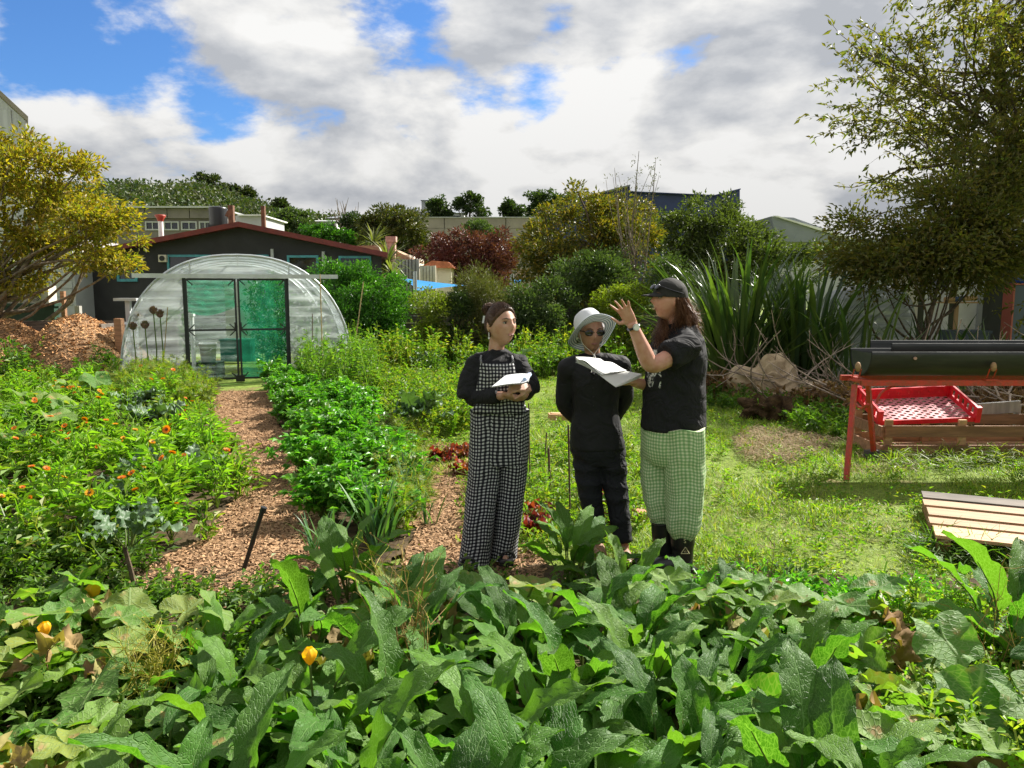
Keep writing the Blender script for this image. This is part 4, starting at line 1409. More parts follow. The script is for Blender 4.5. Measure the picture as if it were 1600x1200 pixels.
# heat pumps on the green wall
gw = MB(); wall_px(gw, -120, 478, 84, 540, 18.6, .2); wall_px(gw, -122, 474, 85, 478.5, 18.55, .3)
tag(gw.build('green_wall', M_GREENW), 'low dark green wall below the heat pumps', 'wall')
for px, w, lab in ((62, 42, 'cream heat pump unit with round fan grille on the green wall'), (22, 30, 'dull yellow cabinet beside the heat pump')):
    a = at(px, 474, 19.2); ww = w / FPX * 19.2; hh = 27 / FPX * 19.2
    f = thing('heat_pump' if w > 40 else 'cabinet', lab, 'heat pump' if w > 40 else 'cabinet', (a.x, 19.2, 0))
    mb = MB(); mb.box((0, 0, a.z + hh / 2), (ww, .35, hh)); mb.build('case', M_CREAM, f)
    mb = MB(); mb.box((0, 0, a.z / 2), (ww * .9, .3, a.z)); mb.build('plinth', M_GREENW, f)
    if w > 40:
        g = MB()
        for q in (.04, .08, .12, .155):
            tt = np.linspace(0, 6.283, 21)
            g.tube(np.column_stack([np.cos(tt) * q, np.full(21, -.185), np.sin(tt) * q + a.z + hh / 2]), .006, 4)
        g.build('fan_grille', M_DMETAL, f)
    else:
        mb = MB(); mb.box((0, -.18, a.z + hh / 2), (ww * .8, .02, hh * .8)); mb.build('door', mat('olive_panel', (.2, .17, .06), .6), f)
# posts and pipes by the yellow tree
for k, (px, y0, w, m_, lab) in enumerate(((98, 455, .1, M_PINED, 'brown timber post right of the heat pump'), (122, 478, .12, M_GREYWOOD, 'short grey post at the foot of the charcoal wall'))):
    a = at(px, y0, 19.8)
    mb = MB(); mb.box((0, 0, a.z / 2), (w, w, a.z)); tag(mb.build('post', m_, loc=(a.x, 19.8, 0)), lab, 'post')
# two boards leaning out behind the tunnel's left shoulder
a = at(200, 468, 17); mb = MB(); mb.box((0, 0, a.z), (.5, .3, .06)); mb.box((0, 0, a.z / 2), (.1, .1, a.z)); tag(mb.build('bench_end', M_LGREY, loc=(a.x, 17, 0)), 'pale ledge end behind the left shoulder of the polytunnel', 'ledge')

# ================================================================ yard behind the flax, right
Yd = 14.5
a = at(1350, 500, Yd)
ws = lump('wrapped_stack', 'stack wrapped in cloudy plastic behind the flax', 'stack', (a.x, Yd, 0), (.85, .6, .5), film_material('wrap_film', .85, (.42, .44, .45)), 7, amp=.1, freq=2.0)
V = np.zeros(len(ws.data.vertices) * 3); ws.data.vertices.foreach_get('co', V); V = V.reshape(-1, 3)
q = V / np.array([.85, .6, .8]); q[:, 2] -= .2
V2 = np.column_stack([np.sign(V[:, 0]) * np.abs(V[:, 0] / .85) ** .45 * .82, np.sign(V[:, 1]) * np.abs(V[:, 1] / .6) ** .45 * .55, V[:, 2] / V[:, 2].max() * at(1350, 446, Yd).z])
V2[:, 2] = at(1350, 446, Yd).z * (V2[:, 2] / V2[:, 2].max()) ** .6
ws.data.vertices.foreach_set('co', V2.ravel())
Yd = 16.0
sh = house('garden_shed', 'white panelled shed with a dark open doorway', (at(1500, 455, Yd).x, Yd, 0), 'shed')
o = -Vector(sh.location)
for k, (x0, x1) in enumerate(((1396, 1440), (1441, 1489), (1490, 1534))):
    mb = MB(); wall_px(mb, x0, 396, x1 - .5, 575, Yd, .08); mb.build('panel', M_WHITE if k else M_CREAM, sh, loc=o)
mb = MB(); wall_px(mb, 1390, 386, 1800, 395, Yd - .3, 4); mb.build('roof', M_ROOFG, sh, loc=o)
mb = MB(); wall_px(mb, 1390, 396, 1800, 575, Yd + 3, .1); mb.build('back_wall', M_CHARCOAL, sh, loc=o)
mb = MB(); wall_px(mb, 1640, 396, 1800, 575, Yd, .1); mb.build('side_panel', M_CHARCOAL, sh, loc=o)
mb = MB(); a = at(1535, 455, Yd); mb.box((a.x, Yd + 1.5, 1.2), (.06, 3, 2.4)); mb.build('inner_wall', M_CHARCOAL, sh, loc=o)
mb = MB(); a = at(1531, 455, Yd); mb.box((a.x, Yd - .03, 1.2), (.08, .08, 2.4)); mb.build('door_frame', M_LGREY, sh, loc=o)
window_px(sh, 1452, 430, 1486, 452, Yd, M_LGREY, .05, off=sh.location)
a = at(1500, 468, 15.4)
mb = MB(); mb.tube([(-.3, 0, 0), (.32, 0, .03)], .05, 10, 0); mb.tube([(-.12, 0, .007), (.06, 0, .018)], .053, 10, 1); mb.box((0, .1, -.06), (.7, .3, .03), 0); mb.box((0, .1, -.06 - a.z / 2), (.06, .06, a.z - .1), 0)
tag(mb.build('tool_roll', [mat('tan_roll', (.42, .26, .13), .7), mat('blue_band', (.03, .06, .14), .6)], loc=a), 'tan roll with a dark blue band on a stand before the shed', 'roll')
a = at(1592, 500, 15.3)
cab = thing('red_cabinet', 'red framed blue grey panel standing in the shed doorway', 'cabinet', (a.x, 15.3, 0))
zt = at(1592, 444, 15.3).z
mb = MB(); mb.box((0, 0, zt / 2), (.50, .3, zt - .06)); mb.build('panel', mat('blue_grey', (.06, .08, .13), .5), cab)
mb = MB()
for s in (-1, 1):
    mb.box((s * .25, -.02, zt / 2), (.03, .32, zt))
mb.box((0, -.02, zt), (.53, .32, .03)); mb.build('frame', mat('faded_red', (.42, .10, .07), .55), cab)
mb = MB(); mb.sphere((0, 0, zt + .09), (.12, .1, .1), 14, 8); mb.build('blue_pot', mat('bright_blue', (.02, .10, .5), .4), cab, smooth=True)
a = at(1500, 495, 15); mb = MB(); mb.box((0, 0, .45), (.75, .45, .9)); mb.box((0, 0, .92), (.8, .5, .05)); tag(mb.build('blue_tub', mat('navy_tub', (.02, .035, .07), .5), loc=(a.x + .1, 15, 0)), 'navy blue tub in front of the white shed', 'tub')

# ================================================================ red framed planter trough, right
def red_mat():
    return mat('chipped_red_paint', (.50, .035, .018), .42, col2=(.33, .05, .025), scale=22, bump=.25, bscale=50)


M_RED = red_mat()
M_TROUGH = mat('dark_green_pipe', (.012, .015, .014), .55, col2=(.030, .031, .029), scale=5, bump=.06, bscale=18, stretch=(.4, 1, 2.5))
pl = thing('planter_stand', 'long dark green half-pipe trough on a red steel stand', 'planter', (0, 0, 0))
fl, bk = gp(1322, 752), gp(1366, 718)
TY = (fl.y + bk.y) / 2 - .1
ZT = .875
xl = at(1333, 585, TY - .20).x + .13
xr_ = xl + 3.6
tf, tbk = Vector((at(1336, 590, TY - .18).x, TY - .18, ZT - .02)), Vector((at(1356, 596, TY + .22).x, TY + .22, ZT - .04))
for (b_, t_) in ((fl, tf), (bk, tbk)):
    mb = MB(); d = (t_ - Vector((b_.x, b_.y, 0)))
    mb.tube([(b_.x, b_.y, 0.0), (t_.x, t_.y, t_.z)], .028, 4); mb.build('leg', M_RED, pl)
    mb = MB(); mb.tube([(b_.x + 3.5, b_.y, 0.0), (t_.x + 3.4, t_.y, t_.z)], .028, 4); mb.build('leg', M_RED, pl)
for yy in (TY - .20, TY + .22):
    mb = MB(); mb.box((xl - .03 + 1.8, yy, ZT), (3.66, .045, .05)); mb.build('rail', M_RED, pl)
for xx in (xl, xl + 3.4):
    mb = MB(); mb.box((xx + .05, TY + .01, ZT - .005), (.05, .37, .045)); mb.build('cross_bar', M_RED, pl)
    # curved gussets
    th = np.linspace(0, math.pi / 2, 8)
    mb = MB(); mb.tube([(xx + .10 + .16 * (1 - math.cos(a)), TY - .2, ZT - .03 - .16 * (1 - math.sin(a))) for a in th], .012, 5); mb.build('gusset', M_RED, pl)
    mb = MB(); mb.tube([(xx + .04, TY - .16 + .3 * k, ZT - .20 - .06 * math.sin(k * math.pi)) for k in np.linspace(0, 1, 6)], .014, 5); mb.build('gusset', M_RED, pl)


def half_pipe(xa, xb, cy, cz, rad, th=.012):
    a = np.linspace(math.pi * .98, math.pi * 2.02, 22)
    out = np.column_stack([np.cos(a) * rad, np.sin(a) * rad])
    inn = np.column_stack([np.cos(a[::-1]) * (rad - th), np.sin(a[::-1]) * (rad - th)])
    prof = np.vstack([out, inn])
    xs_ = np.linspace(xa, xb, 12)
    P = np.zeros((12, len(prof), 3))
    for i, x in enumerate(xs_):
        P[i, :, 0] = x
        P[i, :, 1] = cy + prof[:, 0]
        P[i, :, 2] = cz + prof[:, 1]
    mb = MB(); mb.grid(P, closed=True)
    return mb


RT = .225
mb = half_pipe(xl + .02, xr_, TY, ZT + .045 + RT, RT)
for xe in (xl + .025, xr_ - .005):
    a = np.linspace(math.pi, 2 * math.pi, 20)
    V = [(xe, TY + math.cos(t_) * (RT - .006), ZT + .045 + RT + math.sin(t_) * (RT - .006)) for t_ in a]
    V2 = [(xe + .01, y, z) for _, y, z in V]
    mb.add(V, [list(range(20))]); mb.add(V2, [list(range(19, -1, -1))])
mb.build('trough', M_TROUGH, pl, smooth=True)
mb = half_pipe(xl + .36, xr_ + .3, TY + .33, ZT + .10 + RT, RT); mb.build('trough', M_TROUGH, pl, smooth=True)
mb = MB(); mb.box((xl + 1.9, TY, ZT + RT * .75), (3.3, RT * 1.55, .03)); mb.build('soil', M_SOIL, pl)
for px in (1336, 1546):
    x = at(px, 585, TY - .2).x
    mb = MB(); mb.tube([(x - .03, TY - .2, ZT + .02), (x - .03, TY - .25, ZT + .13)], .006, 5); mb.tube([(x + .03, TY - .2, ZT + .02), (x + .03, TY - .25, ZT + .13)], .006, 5); mb.box((x, TY - .215, ZT + .03), (.11, .06, .012)); cl = mb.build('clamp', M_RED, pl)
    mb = MB(); mb.sphere((x, TY - .25, ZT + .15), (.026, .026, .045), 10, 8); mb.build('knob', M_PINE, cl, smooth=True)
mb = MB(); x = at(1430, 546, TY - .22).x; mb.tube([(x, TY - RT + .004, ZT + RT - .0), (x, TY - RT - .012, ZT + RT)], .014, 10); mb.build('plug', M_PINKB, pl)
mb = MB(); mb.box((bk.x, bk.y, .045), (.16, .14, .09)); tag(mb.build('wood_block', M_OLDWOOD), 'wooden block under the rear leg of the red stand', 'block')

# red plastic crate lying in the wooden crate
def crate_mat():
    m, t = newmat('red_crate_base')
    tc = t.n('TexCoord')
    v = t.n('TexNoise', {'Vector': tc.outputs['Object'], 'Scale': 30.0, 'Detail': 3.0})
    c = t.mix(t.maprange(v.outputs[0], .45, .65), (.60, .20, .22), (.45, .12, .14))
    finish(t, t.n('BsdfPrincipled', {'Base Color': c, 'Roughness': .6}))
    return m


M_CRATE = mat('red_plastic', (.62, .015, .03), .35, var=.12, scale=10)
cy0 = gp(1420, 700).y
rc = thing('plastic_crate', 'tilted red plastic crate with perforated base', 'crate', (at(1428, 660, 8.2).x, 8.2, .43))
rc.rotation_euler = (R(17), R(-3), R(-4))
cw, cd, chh = .98, .62, .12
base = MB()
nx, nyh = 11, 8
# base plate with rows of round holes, each hole a ring of faces
for i in range(nx):
    for j in range(nyh):
        x0, y0 = -cw / 2 + cw * i / nx, -cd / 2 + cd * j / nyh
        w_, d_ = cw / nx, cd / nyh
        a = np.linspace(0, 2 * np.pi, 9)[:-1] + np.pi / 8
        hole = [(x0 + w_ / 2 + math.cos(t_) * w_ * .30, y0 + d_ / 2 + math.sin(t_) * d_ * .26, 0) for t_ in a]
        sq = [(x0 + w_ / 2 + max(-1, min(1, math.cos(t_) * 1.42)) * w_ / 2, y0 + d_ / 2 + max(-1, min(1, math.sin(t_) * 1.42)) * d_ / 2, 0) for t_ in a]
        base.add(sq + hole, [[k, (k + 1) % 8, 8 + (k + 1) % 8, 8 + k] for k in range(8)])
base.build('base', crate_mat(), rc)
for s, nm in ((-1, 'front'), (1, 'back')):
    mb = MB()
    if s > 0:
        mb.box((0, s * cd / 2, chh - .02), (cw + .03, .02, .045))
    mb.box((0, s * cd / 2, .02), (cw + .03, .02, .05))
    for k in range(9 if s > 0 else 0):
        mb.box((-cw / 2 + cw * (k + .5) / (9 if s > 0 else 5), s * cd / 2, .07), ((.10 if s > 0 else .03), .016, .06))
    mb.build('side', M_CRATE, rc)
    mb = MB()
    mb.box((s * cw / 2, 0, chh + .015), (.022, cd + .02, .035)); mb.box((s * cw / 2, 0, .02), (.022, cd, .05))
    for k in range(6):
        mb.box((s * cw / 2, -cd / 2 + cd * (k + .5) / 6, .075), (.018, .035, .09))
    for e in (-1, 1):
        mb.box((s * cw / 2, e * cd / 2, .075), (.05, .05, .17))
    mb.build('side', M_CRATE, rc)
# wooden crate of slats on the grass
wc = thing('wooden_crate', 'long slatted wooden crate under the red planter', 'crate', (0, 0, 0))
fy = gp(1450, 717).y
xa, xb = gp(1378, 716).x, gp(1378, 716).x + 2.0
for z in (.075, .275):
    mb = MB(); mb.box(((xa + xb) / 2, fy, z + .01), (xb - xa, .022, .115)); mb.build('slat', M_PINED, wc)
    mb = MB(); mb.box(((xa + xb) / 2, fy + .75, z + .01), (xb - xa, .022, .115)); mb.build('slat', M_PINE, wc)
for x in (xa + .05, xa + .80, xb - .05):
    for yy in (fy + .03, fy + .72):
        mb = MB(); mb.box((x, yy, .20), (.075, .035, .40)); mb.build('corner_post', M_PINE, wc)
for x in (xa - .012, xb + .012):
    for z in (.075, .275):
        mb = MB(); mb.box((x, fy + .375, z), (.022, .74, .11)); mb.build('slat', M_PINED, wc)
for k in range(7):
    mb = MB(); mb.box(((xa + xb) / 2, fy + .06 + k * .105, .03), (xb - xa - .03, .08, .018)); mb.build('slat', M_PINE, wc)
mb = MB(); a = at(1530, 655, 8.5); mb.box((0, 0, .4), (.85, .035, .13), rot=(.1, -.06, .06)); mb.box((.42, .05, .22), (.05, .05, .44)); mb.box((-.4, .05, .2), (.05, .05, .40))
tag(mb.build('board_end', M_GREYWOOD, loc=(a.x, 8.45, 0)), 'grey board on short pegs behind the wooden crate', 'board')

# pallet on the grass at the right edge
B = gp(1462, 836, .15)
pt = thing('pallet', 'pine slatted pallet lying on the grass at the right edge', 'pallet', (B.x, B.y, 0), R(-24))
PD = 1.18
for k, (s0, w_, m_) in enumerate(((0, .20, M_PINE), (.245, .13, M_PINE), (.43, .17, M_PINE), (.655, .14, M_PINE), (.85, .17, M_OLDWOOD))):
    mb = MB(); mb.box((.55, (s0 + w_ / 2) * PD, .139), (1.1 + .02 * (k % 2), w_ * PD, .022)); mb.build('slat', m_, pt)
for x in (.05, .55, 1.05):
    mb = MB(); mb.box((x, PD * .51, .076), (.08, PD * .98, .10)); mb.build('bearer', M_PINED, pt)
for y in (.05, .95):
    mb = MB(); mb.box((.55, PD * y + .02, .013), (1.08, .09, .02)); mb.build('bottom_slat', M_PINED, pt)

# ================================================================ burlap, earth clod, brush pile
M_BURLAP = mat('burlap', (.55, .43, .28), .9, col2=(.38, .28, .17), scale=5, bump=.5, bscale=160, spec=.1)
a = gp(1200, 628)
bs = lump('burlap_sack', 'slumped brown burlap sack in front of the brush', 'sack', (a.x, a.y, 0), (.44, .36, .46), M_BURLAP, 12, amp=.55, freq=2.9, seg=110)
lump('burlap_sack', 'lower folded burlap piece right of the big sack', 'sack', (a.x + .66, a.y - .02, 0), (.38, .2, .20), M_BURLAP, 14, amp=.55, freq=2.8, seg=80)
a = gp(1200, 656)
lump('earth_clod', 'dark clod of earth and roots before the burlap', 'clod', (a.x, a.y, 0), (.34, .22, .22), mat('dark_earth', (.035, .022, .012), .95, col2=(.08, .05, .025), scale=14, bump=1, bscale=40, spec=.1), 15, amp=.5, freq=5, seg=60)

STICK = []
r = np.random.default_rng(12)
M_STICK = mat('dry_stick', (.26, .20, .15), .85, var=.35, scale=12)
for k in range(8):
    P, q = limb((0, 0, 0), (0, 1, 0), .012, .004, r, .10, 7)
    mb = MB(); mb.tube(P, q, 5)
    for j in range(3):
        i = r.integers(2, 6)
        e = P[i] + np.array([r.normal() * .16, .2, r.normal() * .12])
        mb.tube([P[i], (P[i] + e) / 2 + r.normal(size=3) * .015, e], [q[i] * .7, q[i] * .5, .002], 4)
    STICK.append(mb.mesh('stick', M_STICK, True))
bp = thing('brush_pile', 'low pile of dry sticks and dead leaves behind the planter', 'brush pile', (3.6, 9.3, 0))
PILE = [(1085, 598), (1340, 630), (1750, 635), (1750, 668), (1345, 670), (1240, 640), (1085, 622)]
for k, (x, y) in enumerate(fill(PILE, 190, 17)):
    s = r.uniform(.5, 1.4)
    link('stick', STICK[k % 8], bp, loc=(x - 3.6, y - 9.3, r.uniform(.03, .45)), rot=(r.uniform(-.15, .6) if k % 3 else r.uniform(.5, 1.2), 0, r.uniform(0, 6.28)), scale=(s * 1.3, s, s))
mb = MB()
n = 13000
P2 = fill(PILE, n, 13)
zz = r.random(n) ** 1.3 * .50 * np.clip(.55 + .45 * np.sin(P2[:, 0] * 2.3 + 1) * np.sin(P2[:, 1] * 1.7), .1, 1)
clump_D = r.normal(size=(n, 3))
scatter(mb, *leaf2(.45, .2, .3), np.column_stack([P2 - [3.6, 9.3], zz]), frames(clump_D, r.normal(size=(n, 3)) + [0, 0, .6]), r.uniform(.05, .13, n))
dl = mb.build('dead_leaves', leaf_mat('dead_leaves', [(.26, .14, .06), (.16, .085, .04), (.36, .22, .11), (.10, .06, .03)], .3, rough=.8, glow=1), bp)
dl['kind'] = 'stuff'
# dry hay patches on the lawn
def hay(label, pix, n, seed, L=.14, z=.06):
    P2 = fill(pix, n, seed)
    r = np.random.default_rng(seed)
    mb = MB()
    D = r.normal(size=(n, 3)); D[:, 2] *= .25
    scatter(mb, *blade_t(.05, .2), np.column_stack([P2, r.random(n) * z + .02]), frames(D), L * r.uniform(.5, 1.3, n))
    tag(mb.build('dry_grass', M_HAY), label, 'dry grass', kind='stuff')


M_HAY = leaf_mat('dry_grass', [(.24, .15, .07), (.34, .24, .12), (.16, .10, .05), (.40, .32, .18)], .25, rough=.8, glow=1)
hay('dry brown grass cuttings raked on the lawn before the burlap', [(1145, 690), (1170, 672), (1225, 676), (1310, 690), (1290, 712), (1230, 728), (1165, 722)], 3200, 41)
hay('thin dry grass scraps behind the three people', [(855, 605), (900, 600), (990, 610), (985, 635), (870, 640)], 700, 42, .11, .03)
hay('dry straw scraps under the red stand', [(1300, 705), (1420, 715), (1440, 740), (1320, 745)], 700, 43, .10, .03)
# ================================================================ garden plants
L_CAL = leaf_mat('calendula_leaves', [(.11, .24, .022), (.17, .31, .03), (.22, .33, .035), (.08, .19, .02)], 0.46, glow=1.50)
L_PARS = leaf_mat('parsley_leaves', [(.055, .19, .018), (.09, .27, .026), (.15, .32, .035), (.04, .14, .015)], 0.42, rough=.4, glow=1.50)
L_WEED = leaf_mat('weed_leaves', [(.10, .22, .022), (.16, .29, .03), (.24, .31, .04), (.06, .15, .02), (.28, .27, .05), (.12, .25, .025)], 0.46, glow=1.50)
L_WEEDY = leaf_mat('yellow_weed_leaves', [(.16, .27, .028), (.26, .29, .035), (.09, .19, .022), (.13, .25, .028), (.34, .29, .04), (.07, .15, .022)], .46, glow=1.5)
L_WEEDG = leaf_mat('mid_weed_leaves', [(0.071, 0.153, 0.024), (0.118, 0.212, 0.029), (0.047, 0.106, 0.018), (0.177, 0.236, 0.035)], 0.46, glow=1.50)
L_KALE = leaf_mat('kale_leaves', [(.09, .16, .075), (.13, .20, .11), (.06, .12, .05)], .25, glow=1.1)
L_SQUASH = leaf_mat('squash_leaves', [(.07, .175, .024), (.10, .21, .03), (.15, .25, .034), (.21, .24, .04)], .40, glow=1.6, vein=(7.0, (.20, .29, .10), .4), patch=.07, patchcol=(.32, .22, .08), rough=.6)
L_COMF = leaf_mat('comfrey_leaves', [(.040, .125, .014), (.058, .16, .018), (.11, .23, .026), (.046, .13, .02), (.13, .235, .03), (.034, .10, .014)], .38, rough=.55, glow=1.7, spec=.28, vein=(12.0, (.15, .27, .08), .6))
L_LETT = leaf_mat('red_lettuce_leaves', [(.20, .02, .03), (.12, .015, .025), (.28, .05, .035), (.14, .08, .03)], .4, glow=1.2)
L_LEEK = leaf_mat('leek_blades', [(.05, .13, .06), (.08, .17, .07), (.10, .2, .05)], .3, rough=.4)
L_DRY = leaf_mat('dry_seed_stalks', [(.38, .27, .08), (.30, .18, .07), (.42, .34, .10)], .35, rough=.8, glow=1.0)
L_STRAWY = leaf_mat('yellowing_stalks', [(.36, .33, .05), (.42, .36, .06), (.26, .27, .04)], .4, glow=1.1)
L_GRASS = leaf_mat('lawn_grass', [(.16, .27, .025), (.24, .32, .032), (.11, .20, .02), (.36, .33, .08), (.20, .30, .03), (.09, .17, .018)], .46, glow=1.4)
M_PETAL = leaf_mat('orange_petals', [(.75, .20, .008), (.80, .28, .012), (.70, .14, .006)], .35, glow=1.0)
M_PETALY = leaf_mat('yellow_petals', [(.78, .42, .015), (.75, .34, .012)], .35, glow=1.0)
M_EYE = mat('flower_eye', (.14, .05, .01), .8)
M_STEM = leaf_mat('green_stems', [(.09, .14, .03), (.14, .18, .04)], .2)


def trif(sp=.95, w=.5):
    V, F = [], []
    b = leaf2(w, .1, .2)
    for k, a in enumerate((-sp, 0, sp)):
        c, s = math.cos(a), math.sin(a)
        M = np.array([[c, -s, 0], [s, c, 0], [0, 0, 1]])
        V.append(b[0] @ M.T * (1 if a == 0 else .8) + [0, .0, 0])
        F.append(b[1] + 4 * k)
    return np.vstack(V), np.vstack(F)


TRIF = trif()
FEATH = (np.vstack([np.array([[-.05, 0, 0], [.05, 0, 0], [0, 1, -.1]]) @ np.array([[math.cos(a), -math.sin(a), 0], [math.sin(a), math.cos(a), 0], [0, 0, 1]]).T for a in (-.9, -.45, 0, .45, .9)]), np.vstack([np.array([[0, 1, 2]]) + 3 * k for k in range(5)]))


def stem_plant(ml, ms, h, spread, nstem, per, size, tmpl, r, base=(0, 0, 0), low=.25, mi=0, upr=.5, srad=.004):
    """stems rising from a base, leaves set along them"""
    base = np.asarray(base, float)
    pos, D = [], []
    tips = []
    for k in range(nstem):
        a = r.uniform(0, 6.283)
        out = spread * r.uniform(.15, 1.0)
        hh = h * r.uniform(.65, 1.08) * (1 - .25 * (out / spread))
        t = np.linspace(0, 1, 5)
        P = np.column_stack([np.cos(a) * out * t ** 1.3, np.sin(a) * out * t ** 1.3, hh * (t * 1.15 - .15 * t ** 3)]) + base
        P[1:-1] += r.normal(size=(3, 3)) * .02
        if ms is not None:
            o2 = np.array([-math.sin(a), math.cos(a), 0]) * srad
            ms.grid(np.stack([P - o2, P + o2], 1))
        tt = low + (1 - low) * r.random(per) ** .8
        j = np.minimum(3, (tt * 4).astype(int))
        p = P[j] + (P[j + 1] - P[j]) * (tt * 4 - j)[:, None]
        d = np.column_stack([np.cos(a) + r.normal(size=per) * .9, np.sin(a) + r.normal(size=per) * .9, upr + r.normal(size=per) * .45])
        pos.append(p + r.normal(size=(per, 3)) * .012)
        D.append(d)
        tips.append(P[-1])
    pos, D = np.vstack(pos), np.vstack(D)
    U = r.normal(size=pos.shape) * .45
    U[:, 2] += 1
    scatter(ml, tmpl[0], tmpl[1], pos, frames(D, U), size * r.uniform(.55, 1.3, len(pos)), mi)
    return np.array(tips)


def flower_mesh(m, n=16, rad=.028):
    mb = MB()
    a = np.arange(n * 2) * 2 * np.pi / n
    D = np.column_stack([np.cos(a), np.sin(a), np.where(np.arange(n * 2) < n, .15, .5)])
    scatter(mb, *leaf2(.34, .02, .05, .6), np.zeros((n * 2, 3)), frames(D), np.full(n * 2, rad))
    mb.sphere((0, 0, .004), (rad * .32, rad * .32, rad * .22), 8, 5, 1)
    return mb.mesh('flower', [m, M_EYE])


FLOWERS = [flower_mesh(M_PETAL), flower_mesh(M_PETAL, 14, .031), flower_mesh(M_PETALY, 14, .027)]


def variants(n, fn, seed):
    return [fn(np.random.default_rng(seed + k)) for k in range(n)]


def cal_var(r):
    ml, ms = MB(), MB()
    tips = stem_plant(ml, ms, .46, .26, 15, 15, .085, leaf2(.30, .08, .25), r, upr=.7)
    return ml.mesh('foliage', L_CAL), ms.mesh('stems', M_STEM), tips


def pars_var(r):
    ml, ms = MB(), MB()
    stem_plant(ml, ms, .38, .25, 34, 9, .062, TRIF, r, low=.35, upr=.35)
    return ml.mesh('foliage', L_PARS), ms.mesh('stems', M_STEM)


CALV = variants(6, cal_var, 300)
PARV = variants(6, pars_var, 320)
r = np.random.default_rng(30)
BED_W = [(-330, 575), (320, 585), (340, 640), (372, 700), (392, 775), (330, 850), (250, 890), (150, 930), (-700, 930)]
# calendula with its flower heads
spots = np.vstack([fill([(-250, 600), (290, 610), (330, 700), (358, 775), (290, 845), (200, 905), (-400, 930)], 72, 31), fill([(30, 740), (200, 700), (330, 780), (240, 850), (20, 900)], 12, 32), fill([(280, 700), (340, 740), (358, 775), (305, 840), (235, 880), (190, 850)], 16, 34)])
for k, (x, y) in enumerate(spots):
    v = CALV[k % 6]
    s = r.uniform(.75, 1.25)
    root = thing('calendula_plant', 'orange flowering calendula in the bed left of the chip path', 'plant', (x, y, 0), r.uniform(0, 6.28), 'calendula plants in the bed left of the path')
    root.scale = (s, s, s)
    link('foliage', v[0], root)
    link('stems', v[1], root)
    for j in r.choice(len(v[2]), k % 2 if k % 3 else 3, replace=False):
        t_ = v[2][j]
        link('flower', FLOWERS[0 if r.random() < .5 else (1 if r.random() < .6 else 2)], root, loc=(t_[0] * .8, t_[1] * .8, t_[2] + .06), rot=(r.normal() * .4 + .3, r.normal() * .3, r.uniform(0, 6)), scale=r.uniform(.75, 1.15))
# parsley bed
BED_M = [(425, 605), (480, 600), (560, 640), (615, 700), (645, 770), (632, 825), (565, 850), (515, 838), (476, 760), (449, 690), (432, 640)]
for k, (x, y) in enumerate(fill(BED_M, 84, 33)):
    v = PARV[k % 6]
    s = r.uniform(.75, 1.3)
    root = thing('parsley_plant', 'bushy bright green parsley in the bed right of the chip path', 'plant', (x, y, 0), r.uniform(0, 6.28), 'parsley plants in the bed beside the path')
    root.scale = (s, s, s * r.uniform(.85, 1.1))
    link('foliage', v[0], root)
    link('stems', v[1], root)


# weeds: nobody could count them
def weed_patch(name, label, pix, n, seed, h, spread, nstem, per, size, tmpl, m, low=.15, falloff=.6, hvar=.45, upr=.5, stems=True):
    P2 = fill(pix, n, seed, falloff)
    r = np.random.default_rng(seed)
    ml, ms = MB(), MB()
    for x, y in P2:
        k = r.uniform(1 - hvar, 1 + hvar)
        stem_plant(ml, ml if stems else None, h * k, spread * k, nstem, per, size * r.uniform(.8, 1.2), tmpl, r, (x, y, 0), low, upr=upr)
    return tag(ml.build(name, m), label, 'weeds', kind='stuff')


weed_patch('weeds', 'bright leafy weeds filling the calendula bed', BED_W, 330, 41, .34, .22, 7, 11, .075, LEAF, L_WEED)
weed_patch('weeds', 'pale grassy weeds at the far left of the bed', [(-200, 590), (150, 600), (330, 660), (300, 760), (-250, 800)], 150, 42, .42, .16, 9, 6, .13, blade_t(.09, .3), L_CAL)
weed_patch('weeds', 'low green weeds at the foot of the calendula bed', [(-300, 840), (200, 850), (240, 890), (150, 940), (-500, 940)], 110, 43, .22, .20, 8, 10, .06, LEAF, L_WEEDG)
weed_patch('weeds', 'feathery yellow green dill before the polytunnel', [(190, 600), (285, 600), (318, 625), (330, 650), (170, 640)], 70, 44, .50, .20, 9, 11, .09, FEATH, L_WEEDY, upr=.6)
weed_patch('weeds', 'tall dark stems right of the polytunnel doors', [(465, 578), (560, 572), (600, 620), (540, 640), (470, 612)], 85, 45, .85, .24, 8, 15, .075, leaf2(.4), L_WEEDG)
weed_patch('weeds', 'yellow green flowering weeds along the back fence', [(545, 552), (1130, 548), (1120, 575), (1010, 588), (570, 592)], 300, 46, .80, .26, 8, 14, .085, leaf2(.4), L_WEEDY)
weed_patch('weeds', 'mixed green weeds behind the checked dungarees', [(560, 600), (780, 600), (770, 640), (730, 690), (650, 700), (600, 650)], 230, 47, .36, .24, 8, 13, .07, leaf2(.4), L_WEED)
weed_patch('weeds', 'dull green weeds between back fence and path', [(620, 570), (1000, 572), (990, 592), (640, 600)], 110, 48, .62, .26, 8, 13, .08, leaf2(.45), L_WEEDG)
weed_patch('weeds', 'short herbs round the feet of the three people', [(735, 740), (880, 690), (1010, 700), (1010, 850), (850, 870), (740, 850)], 120, 49, .20, .15, 6, 8, .05, LEAF, L_WEED)
weed_patch('weeds', 'yellowing feathery tops at the end of the parsley bed', [(600, 690), (655, 700), (665, 790), (640, 840), (590, 840)], 70, 50, .30, .18, 9, 11, .06, FEATH, L_WEEDY)
weed_patch('weeds', 'dark leafy weeds at the edge of the brush pile', [(1010, 590), (1120, 600), (1330, 640), (1345, 690), (1290, 690), (1110, 640), (1010, 625)], 120, 51, .24, .18, 7, 9, .07, LEAF, L_WEEDG)
